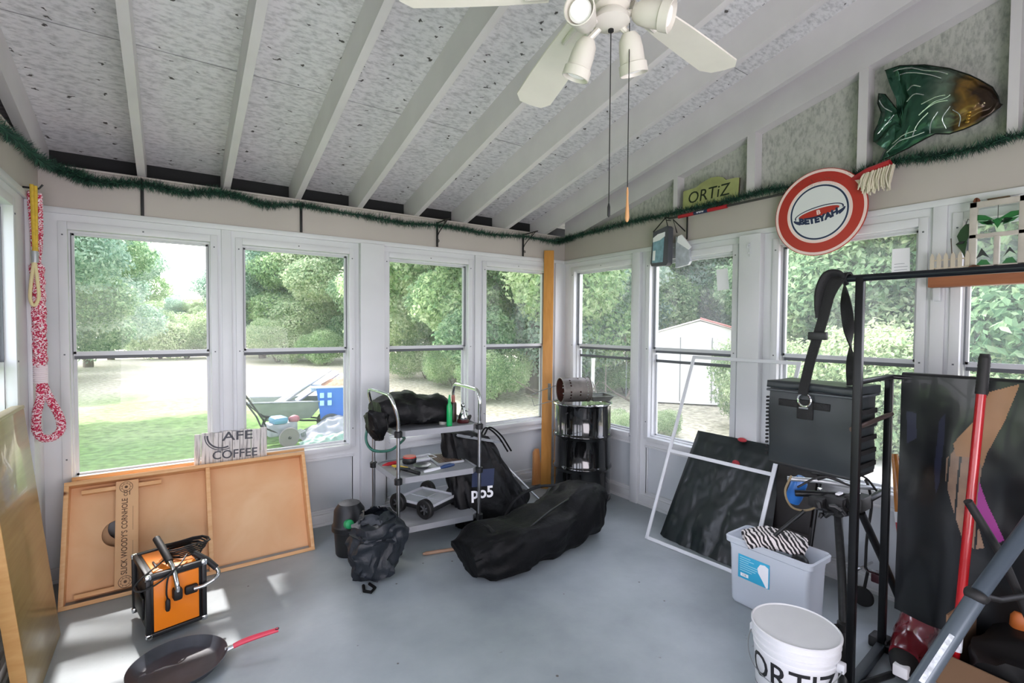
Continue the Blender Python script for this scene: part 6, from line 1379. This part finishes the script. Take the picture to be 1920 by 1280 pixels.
for s in (1, -1):
    a = ang+(R(76) if s > 0 else R(256)); mb = MB(); mb.box((-.014, -.016, -.018), (.014, .010, .018), 0, tx((.158*cos(a), .158*sin(a), .285), rz=a+pi/2), .004); mb.build('handle_lug', wm, t)
mb = MB(); a1, a2 = ang+R(76), ang-R(104); P = [(.168*cos(a1+(a2-a1)*k/20), .168*sin(a1+(a2-a1)*k/20), .285-.085*sin(pi*k/20)) for k in range(21)]; mb.tube(P, .002, 6); mb.build('wire_handle', steel, t)

# ---- shelf with ornaments on the right wall
swood = wood('shelf_reddish_pine', '8a5233', 'a3653f', (8, 1.2, 8), .5)
t = thing('wall_shelf', 'reddish wooden shelf plank across the last right window', 'shelf', (3.33, .45, 1.77))
mb = MB(); mb.box((3.285, -.05, 1.770), (3.372, .90, 1.850), ch=.003); mb.build('plank', swood, t, world=True)
for y in (.86, .12): mb = MB(); mb.box((3.33, y, 1.70), (3.372, y+.03, 1.77), ch=.003); mb.build('bracket', white2, t, world=True)
t = thing('picket_fence', 'miniature weathered white picket fence standing on the wooden shelf', 'ornament', (3.31, .815, 1.85)); pf = mat('picket_white', 'c2b8a4', .7, var=.12)
for i in range(6):
    y = .888-i*.028; mb = MB(); mb.prism([(-.0085, 0), (.0085, 0), (.0085, .078), (0, .098), (-.0085, .078)], .004, 0, frame((3.30, y, 1.851), (0, -1, 0), (0, 0, 1))); mb.build('picket', pf, t, world=True)
mb = MB(); mb.box((3.301, .742, 1.907), (3.305, .898, 1.914)); mb.build('rail', pf, t, world=True)
mb = MB(); mb.box((3.301, .742, 1.865), (3.305, .898, 1.872)); mb.build('rail', pf, t, world=True)
def leafy(name, loc, label, s):
    mb = MB(); o_ = [(cos(a)*s*(1+.35*cos(5*a)), sin(a)*s*.8*(1+.35*cos(5*a))) for a in [k*2*pi/30 for k in range(30)]]; mb.loft([[V((x*q, y*q, z)) for x, y in o_] for q, z in ((.8, 0), (1, .006), (.7, .016), (.2, .022))]); o = mb.build(name, mat('rust_brown', '6b3e24', .7, var=.2, vs=20), None); o.location = loc; tag(o, label, 'ornament'); PM[o.name] = M.Translation(V(loc)); return o
leafy('rusty_star', (3.315, .885, 1.851), 'small rusty star shaped ornament at the left end of the wooden shelf', .020)
leafy('rusty_star', (3.30, .722, 1.851), 'larger rusty star shaped ornament under the stained glass frame', .030)
t = thing('thin_stake', 'thin dark stake sticking up behind the miniature picket fence', 'stake', (3.315, .81, 1.85)); mb = MB(); mb.tube([(3.315, .806, 1.851), (3.318, .819, 2.02)], .0022, 6); mb.build('rod', mat('stake_brown', '4c4034', .6), t, world=True)
# stained glass window ornament
t = thing('stained_glass_frame', 'small white wooden window frame with green stained glass standing on the shelf', 'ornament', (3.315, .645, 1.85)); sw = mat('shabby_white', 'b9b3a8', .65, var=.12, vs=14)
Y0, Y1, Z0, Z1 = .747, .543, 1.852, 2.185
def fb(y0, y1, z0, z1, nm): mb = MB(); mb.box((3.305, min(y0, y1), z0), (3.33, max(y0, y1), z1), ch=.002); mb.build(nm, sw, t, world=True)
fb(Y0, Y0-.028, Z0, Z1, 'stile'); fb(Y1, Y1+.028, Z0, Z1, 'stile'); fb(Y0, Y1, Z1-.028, Z1, 'top_rail'); fb(Y0, Y1, Z0, Z0+.018, 'bottom_rail'); fb(Y0, Y1, 2.005, 2.025, 'middle_rail'); fb(.655, .635, Z0, 2.01, 'mullion')
gg = totemat('green_glass', .8, '0f6f2b'); gd = totemat('dark_glass', .8, '232b2a'); cg = glass_mat('clear_ornament_glass', (.9, .95, .93), .05)
mb = MB(); mb.add([(3.318, Y0-.02, Z0), (3.318, Y1+.02, Z0), (3.318, Y1+.02, Z1-.02), (3.318, Y0-.02, Z1-.02)], [(0, 1, 2, 3)]); mb.build('clear_pane', cg, t, world=True, fix=False)
def sg(pts, m_): 
    mb = MB(); mb.prism([(-y, z) for y, z in pts], .003, 0, frame((3.3165, 0, 0), (0, -1, 0), (0, 0, 1))); mb.build('glass_piece', m_, t, world=True)
sg([(.719, 2.122), (.69, 2.115), (.66, 2.092), (.69, 2.088), (.719, 2.095)], gg); sg([(.571, 2.118), (.60, 2.118), (.645, 2.088), (.60, 2.086), (.571, 2.098)], gg); sg([(.665, 2.085), (.645, 2.095), (.625, 2.08), (.645, 2.045)], gg)
sg([(.719, 2.09), (.67, 2.084), (.66, 2.06), (.70, 2.072)], gg); sg([(.571, 2.09), (.62, 2.084), (.628, 2.06), (.59, 2.072)], gg); sg([(.70, 2.082), (.67, 2.09), (.655, 2.07), (.68, 2.066)], gd); sg([(.59, 2.085), (.62, 2.092), (.636, 2.07), (.61, 2.066)], gd)
sg([(.719, 1.87), (.665, 1.87), (.68, 1.895), (.70, 1.898)], gg); sg([(.625, 1.87), (.571, 1.87), (.59, 1.90), (.61, 1.896)], gg); sg([(.719, 1.905), (.695, 1.92), (.67, 1.905), (.70, 1.955)], gd); sg([(.62, 1.905), (.60, 1.93), (.575, 1.91), (.60, 1.95)], gd)
mb = MB(); mb.tube([(3.316, .645, 2.16), (3.316, .645, 2.095)], .0012, 6); mb.tube([(3.316, .719, 2.095), (3.316, .66, 2.088), (3.316, .645, 2.045), (3.316, .63, 2.088), (3.316, .571, 2.098)], .0018, 6); mb.build('lead_line', rubber, t, world=True)
leafy('rusty_bird', (3.315, .725, 2.186), 'small rusty bird ornament on the top left corner of the stained glass frame', .014); 
mb = MB(); mb.box((-.006, -.04, 0), (.006, .04, .009), ch=.003); o = mb.build('rusty_strip', mat('rust_brown2', '54442e', .7), None); o.location = (3.318, .645, 2.186); tag(o, 'flat rusty metal strip on top of the stained glass frame', 'ornament')
t = thing('green_bird_ornament', 'dark green hanging bird ornament just left of the stained glass frame', 'ornament', (3.33, .775, 2.0)); gb_ = mat('ornament_green', '2c4d2c', .4, var=.2)
mb = MB(); mb.loft([[V((3.33+.006*cos(a)*q, .775+.5*q2*.03*cos(a)+dy, z)) for a in [k*2*pi/10 for k in range(10)]] for q, q2, dy, z in ((1, .15, -.01, 1.915), (1, .6, -.004, 1.95), (1.4, 1.6, .006, 1.99), (.8, 1.1, .0, 2.0), (1.5, 1.9, -.002, 2.03), (1.2, 1.3, -.006, 2.06), (1, .5, -.012, 2.085))]); mb.build('body', gb_, t, world=True)
mb = MB(); mb.prism([(-.800, 1.985), (-.785, 1.999), (-.765, 1.999), (-.772, 1.988)], .006, 0, frame((3.327, 0, 0), (0, -1, 0), (0, 0, 1))); mb.build('beak', black, t, world=True)
mb = MB(); mb.tube([(3.33, .765, 2.085), (3.36, .765, 2.115), (3.385, .765, 2.115)], .0015, 6); mb.build('hanger', iron, t, world=True)
# ================================================================ things on the lawn
galv = mat('galvanised', '9aa0a4', .5, metal=.5, var=.15); tarp = mat('tarp_grey', '8d9199', .5, var=.15, vs=4); wtire = mat('tyre_grey', '45474a', .7)
# wheelbarrow
t = thing('wheelbarrow', 'green and grey wheelbarrow loaded with boards on the lawn', 'wheelbarrow', (1.68, 9.75, G), R(-8))
mb = MB(); mb.loft([[V(p) for p in r] for r in (((-.30, -.20, .30), (.42, -.20, .30), (.42, .20, .30), (-.30, .20, .30)), ((-.58, -.38, .66), (.66, -.36, .62), (.66, .36, .62), (-.58, .38, .66)), ((-.56, -.36, .66), (.64, -.34, .62), (.64, .34, .62), (-.56, .36, .66)), ((-.29, -.19, .32), (.41, -.19, .32), (.41, .19, .32), (-.29, .19, .32)))]); mb.build('tray', mat('barrow_green', '8a9488', .5, var=.1), t)
mb = MB(); mb.tube([(-.58, -.38, .66), (.66, -.36, .62), (.66, .36, .62), (-.58, .38, .66)], .016, 8, closed=True); mb.build('rim', galv, t)
for s in (-1, 1):
    mb = MB(); mb.tube([(.70, .10*s, .22), (.3, .2*s, .27), (-.35, .26*s, .40), (-.75, .30*s, .80), (-.98, .31*s, 1.02), (-1.06, .31*s, 1.04)], .018, 8); mb.build('handle_rail', iron, t)
    mb = MB(); mb.tube([(-.30, .24*s, .38), (-.42, .24*s, .02), (-.30, .24*s, 0), (-.1, .24*s, .3)], .014, 8); mb.build('leg', iron, t)
mb = MB(); mb.lathe([(.06, -.04), (.17, -.045), (.20, 0), (.17, .045), (.06, .04)], 28, T=tx((.74, 0, .2), rx=pi/2)); mb.lathe([(0, -.03), (.10, -.03), (.10, .03), (0, .03)], 20, 1, T=tx((.74, 0, .2), rx=pi/2)); mb.build('wheel', [wtire, paper], t)
for i, (a, b, w_, m_, l_) in enumerate((((-.15, -.12, .60), (.72, .02, 1.12), .09, 'd5d5da', 'long pale board sloping up out of the wheelbarrow, nearest one'), ((-.02, .02, .60), (.80, .10, 1.16), .10, 'b9bcc4', 'grey board sloping up out of the wheelbarrow behind the pale one'), ((.20, .16, .58), (.95, .2, 1.08), .11, '9a9db2', 'dull lilac board standing at the right of the wheelbarrow load'))):
    t2 = thing('loose_board', l_, 'board', (1.68, 9.75, G), R(-8)); d = V(b)-V(a); T = frame(a, d, (0, 1, .2)); mb = MB(); mb.box((0, -w_, -.012), (d.length, w_, .012), 0, T, .003); mb.build('board', mat('board_'+m_, m_, .6, var=.1), t2)
# blue trailer
t = thing('blue_cart', 'blue utility cart heaped with brown mulch behind the wheelbarrow', 'cart', (2.72, 9.6, G), R(-14)); blu = mat('cart_blue', '3f74c4', .4); blu2 = mat('cart_end_blue', '2f86d8', .4)
mb = MB(); mb.loft([[V(p) for p in r] for r in (((-.42, -.36, .22), (.62, -.36, .22), (.62, .36, .22), (-.42, .36, .22)), ((-.50, -.44, .86), (.70, -.44, .86), (.70, .44, .86), (-.50, .44, .86)), ((-.47, -.41, .86), (.67, -.41, .86), (.67, .41, .86), (-.47, .41, .86)), ((-.40, -.34, .25), (.60, -.34, .25), (.60, .34, .25), (-.40, .34, .25)))]); mb.build('tub', blu, t)
mb = MB(); mb.box((-.60, -.46, .86), (.72, .46, .885), ch=.01); mb.box((-.59, -.36, .80), (-.50, .36, .86)); mb.build('rim', mat('cart_rim', 'b6cbe8', .4), t)
for i in range(4): mb = MB(); mb.box((-.44+.0, -.458+.0, .55+.14*(i // 2)), (-.37, -.438, .64+.14*(i // 2)), 0, tx(((i % 2)*.13, 0, 0))); mb.build('cutout', mat('cutout_pale', 'a8d4f2', .5), t)
for s in (-1, 1): mb = MB(); mb.lathe([(.05, -.04), (.17, -.045), (.20, 0), (.17, .045), (.05, .04)], 24, T=tx((-.25, .46*s, .2), rx=pi/2)); mb.lathe([(0, -.03), (.09, -.03), (.09, .03), (0, .03)], 16, 1, T=tx((-.25, .46*s, .2), rx=pi/2)); mb.build('wheel', [wtire, paper], t)
mb = MB(); mb.tube([(-.5, 0, .5), (-.95, -.1, .62), (-1.3, -.15, .50)], .016, 8); mb.build('tow_bar', galv, t)
mb = MB(); mb.grid(lambda u, v: (-.46+1.12*u, -.4+.8*v, .84+.20*sin(pi*u)**.7*sin(pi*v)**.7+.03*ns((u*8, v*8, 0), 2)), 24, 18); o = mb.build('mulch', mat('mulch_brown', 'b08a72', .9, var=.3, vs=20), None, fix=False); o.location = (2.72, 9.6, G); o.rotation_euler = (0, 0, R(-14)); tag(o, 'heap of brown mulch filling the blue cart', 'mulch', kind='stuff')
# tiller
t = thing('garden_tiller', 'small garden tiller with a round grey disc and slanting handles in front of the wheelbarrow', 'tiller', (1.40, 8.85, G), R(10))
mb = MB(); mb.lathe([(0, -.02), (.155, -.02), (.165, 0), (.155, .02), (0, .02)], 32, T=tx((.12, -.22, .165), rx=pi/2)); mb.lathe([(0, -.03), (.02, -.03), (.02, .03), (0, .03)], 12, 1, T=tx((.12, -.24, .165), rx=pi/2)); mb.build('disc', [mat('disc_grey', '6f6a67', .6), rubber], t)
mb = MB(); mb.box((-.16, -.14, .18), (.30, .16, .40), ch=.04); mb.build('engine', mat('tiller_grey', '878a90', .5, var=.25, vs=9), t)
mb = MB(); mb.box((-.10, -.17, .38), (.14, .13, .50), ch=.05); mb.build('tank', mat('tiller_blue', '5a8aa4', .5), t); mb = MB(); mb.ball((.26, -.06, .43), .085, sc_=(1.1, .8, .8)); mb.build('cover', mat('tiller_red', '9a6068', .5), t)
for s in (-1, 1): mb = MB(); mb.tube([(.05, .12*s, .2), (-.20, .14*s, .34), (-.26, .15*s, .50), (-.52, .17*s, .92), (-.60, .17*s, .95)], .014, 8); mb.build('handle', iron, t)
for k in range(5): mb = MB(); mb.tube([(.3, -.1+.05*k, .16), (.42, -.12+.05*k, .22), (.44, -.12+.05*k, .08)], .010, 6); mb.build('tine', galv, t)
# tarps
mb = MB(); mb.grid(lambda u, v: (1.80+1.35*u, 8.55+.75*v, G+.02+.36*sin(pi*min(1, u*1.1))**.6*sin(pi*v)**.6+.07*ns((u*5, v*5, 0), 1.4)+.03*ns((u*14, v*12, 1), 1.3)), 50, 36); o = mb.build('crumpled_tarp', tarp, None, loc=(2.8, 8.9, G), fix=False); tag(o, 'crumpled pale grey tarp on the grass right of the tiller', 'tarp')
mb = MB(); mb.grid(lambda u, v: (1.72+1.5*u, 8.42+.4*v, G+.02+.15*sin(pi*u)**.5*sin(pi*v)**.6+.05*ns((u*7, v*5, 4), 1.6)), 50, 20); o = mb.build('green_tarp', mat('tarp_green', '6d8a80', .5, var=.3, vs=6), None, loc=(2.8, 8.5, G), fix=False); tag(o, 'dark green tarp bunched along the foot of the pale grey tarp', 'tarp')
# hose guide hoop seen past the pilaster
# shed
t = thing('shed', 'low white metal shed with a shallow gabled roof on the lawn', 'shed', (12.35, 8.55, G), math.atan2(-.58, .81)*0 + R(-53))
shw = mat('shed_white', 'f4f2ee', .5); 
w2, d2, hz, hr = 1.15, 1.25, 1.85, 2.18
mb = MB(); mb.box((-w2, -d2, 0), (w2, d2, hz)); mb.prism([(-w2, 0), (w2, 0), (0, hr-hz)], -2*d2, 0, frame((0, -d2, hz), (1, 0, 0), (0, 0, 1))); mb.build('walls', shw, t)
mb = MB(); mb.add([(-w2-.08, -d2-.06, hz-.02), (0, -d2-.06, hr+.02), (w2+.08, -d2-.06, hz-.02), (-w2-.08, d2+.06, hz-.02), (0, d2+.06, hr+.02), (w2+.08, d2+.06, hz-.02), (-w2-.08, -d2-.06, hz+.02), (0, -d2-.06, hr+.06), (w2+.08, -d2-.06, hz+.02), (-w2-.08, d2+.06, hz+.02), (0, d2+.06, hr+.06), (w2+.08, d2+.06, hz+.02)], [(0, 1, 4, 3), (1, 2, 5, 4), (6, 9, 10, 7), (7, 10, 11, 8), (0, 6, 7, 1), (1, 7, 8, 2), (3, 4, 10, 9), (4, 5, 11, 10), (0, 3, 9, 6), (2, 8, 11, 5)]); mb.build('roof', mat('shed_roof', 'e9dcd8', .5, var=.05), t)
mb = MB(); mb.tube([(0, -d2-.07, hr+.07), (w2+.08, -d2-.07, hz+.03)], .022, 6); mb.build('red_edge', mat('shed_red_edge', 'd38b86', .6), t)
for x in (-.48, .30): mb = MB(); mb.box((x-.012, -d2-.02, .05), (x+.012, -d2-.005, hz-.1)); mb.build('door_track', mat('shed_strip_grey', '9a9a98', .5), t)  # grey upright strips at both sides of the door
mb = MB(); mb.box((-.46, -d2-.012, .08), (.28, -d2-.002, hz-.15)); mb.build('door', shw, t)
# brush pile
rnd = random.Random(9)
for i in range(22):
    a = rnd.uniform(0, 3.14); x, y = 8.9+rnd.uniform(-.9, .9), 9.3+rnd.uniform(-.8, .8); L = rnd.uniform(.5, 1.2); e = rnd.uniform(.1, .9)
    mb = MB(); mb.tube([(0, 0, 0), (cos(a)*L*.5, sin(a)*L*.5, e*.5+rnd.uniform(-.05, .05)), (cos(a)*L, sin(a)*L, e)], [.03, .022, .01], 6); o = mb.build('fallen_branch', bark, None); o.location = (x, y, G+.03+rnd.random()*.25); tag(o, 'bare grey branch tangled in the brush pile seen through the first right window', 'branch', 'branches in the brush pile')
t = thing('white_pipe', 'short white pipe sticking up from the brush pile', 'pipe', (9.4, 9.75, G)); mb = MB(); mb.tube([(0, 0, 0), (.02, 0, 1.15)], .055, 14); mb.tube([(.02, 0, 1.10), (.02, 0, 1.16)], .065, 14); mb.build('pipe', shw, t)
t = thing('yard_sign', 'small white bird feeder on a post in front of the trees beyond the brush pile', 'bird feeder', (10.9, 9.9, G)); mb = MB(); mb.tube([(0, 0, 0), (0, 0, 1.55)], .02, 8); mb.build('post', galv, t); mb = MB(); mb.box((-.16, -.12, 1.55), (.16, .12, 1.60), ch=.01); mb.build('tray', shw, t); mb = MB(); mb.box((-.13, -.09, 1.60), (.13, .09, 1.74), ch=.005); mb.build('hopper', mat('feeder_wood', 'cbb8a4', .6), t); mb = MB(); mb.prism([(-.2, 0), (.2, 0), (0, .09)], -.28, 0, frame((0, -.14, 1.74), (1, 0, 0), (0, 0, 1))); mb.build('roof', shw, t)
# patio slab and cart outside the third right window
mb = MB(); mb.grid(lambda u, v: (6.2+8.5*u, .2+3.7*v, G+.12+.02*ns((u*3, v*3, 0), 1)), 14, 14); o = mb.build('gravel_path', mat('gravel_pale', 'd8d4cc', .9, var=.1, vs=50), None, fix=False); tag(o, kind='stuff', label='pale gravel drive beyond the right windows', cat='gravel')
t = thing('patio_chair', 'pale metal patio chair on the grass outside the third right window', 'chair', (4.65, 1.36, G), R(160)); pcm = mat('patio_pale', 'c4ccd0', .4, metal=.2)
mb = MB(); mb.box((-.24, -.22, .40), (.24, .24, .44), ch=.015); mb.build('seat', pcm, t); mb = MB(); mb.tube([(-.24, .24, .42), (-.25, .32, .92), (-.2, .34, .99), (.2, .34, .99), (.25, .32, .92), (.24, .24, .42)], .016, 8); mb.build('back_frame', pcm, t)
mb = MB(); mb.box((-.21, .285, .52), (.21, .30, .94), ch=.01, T=None); mb.build('back_panel', mat('patio_mesh', '8f9a94', .6), t)
for x in (-.22, .22):
    for y in (-.2, .22): mb = MB(); mb.tube([(x, y, .42), (x*1.1, y*1.15, .0)], .014, 8); mb.build('leg', pcm, t)
    mb = MB(); mb.tube([(x, .25, .66), (x*1.1, .0, .66), (x*1.1, -.2, .64), (x*1.1, -.22, .42)], .015, 8); mb.build('armrest', pcm, t)
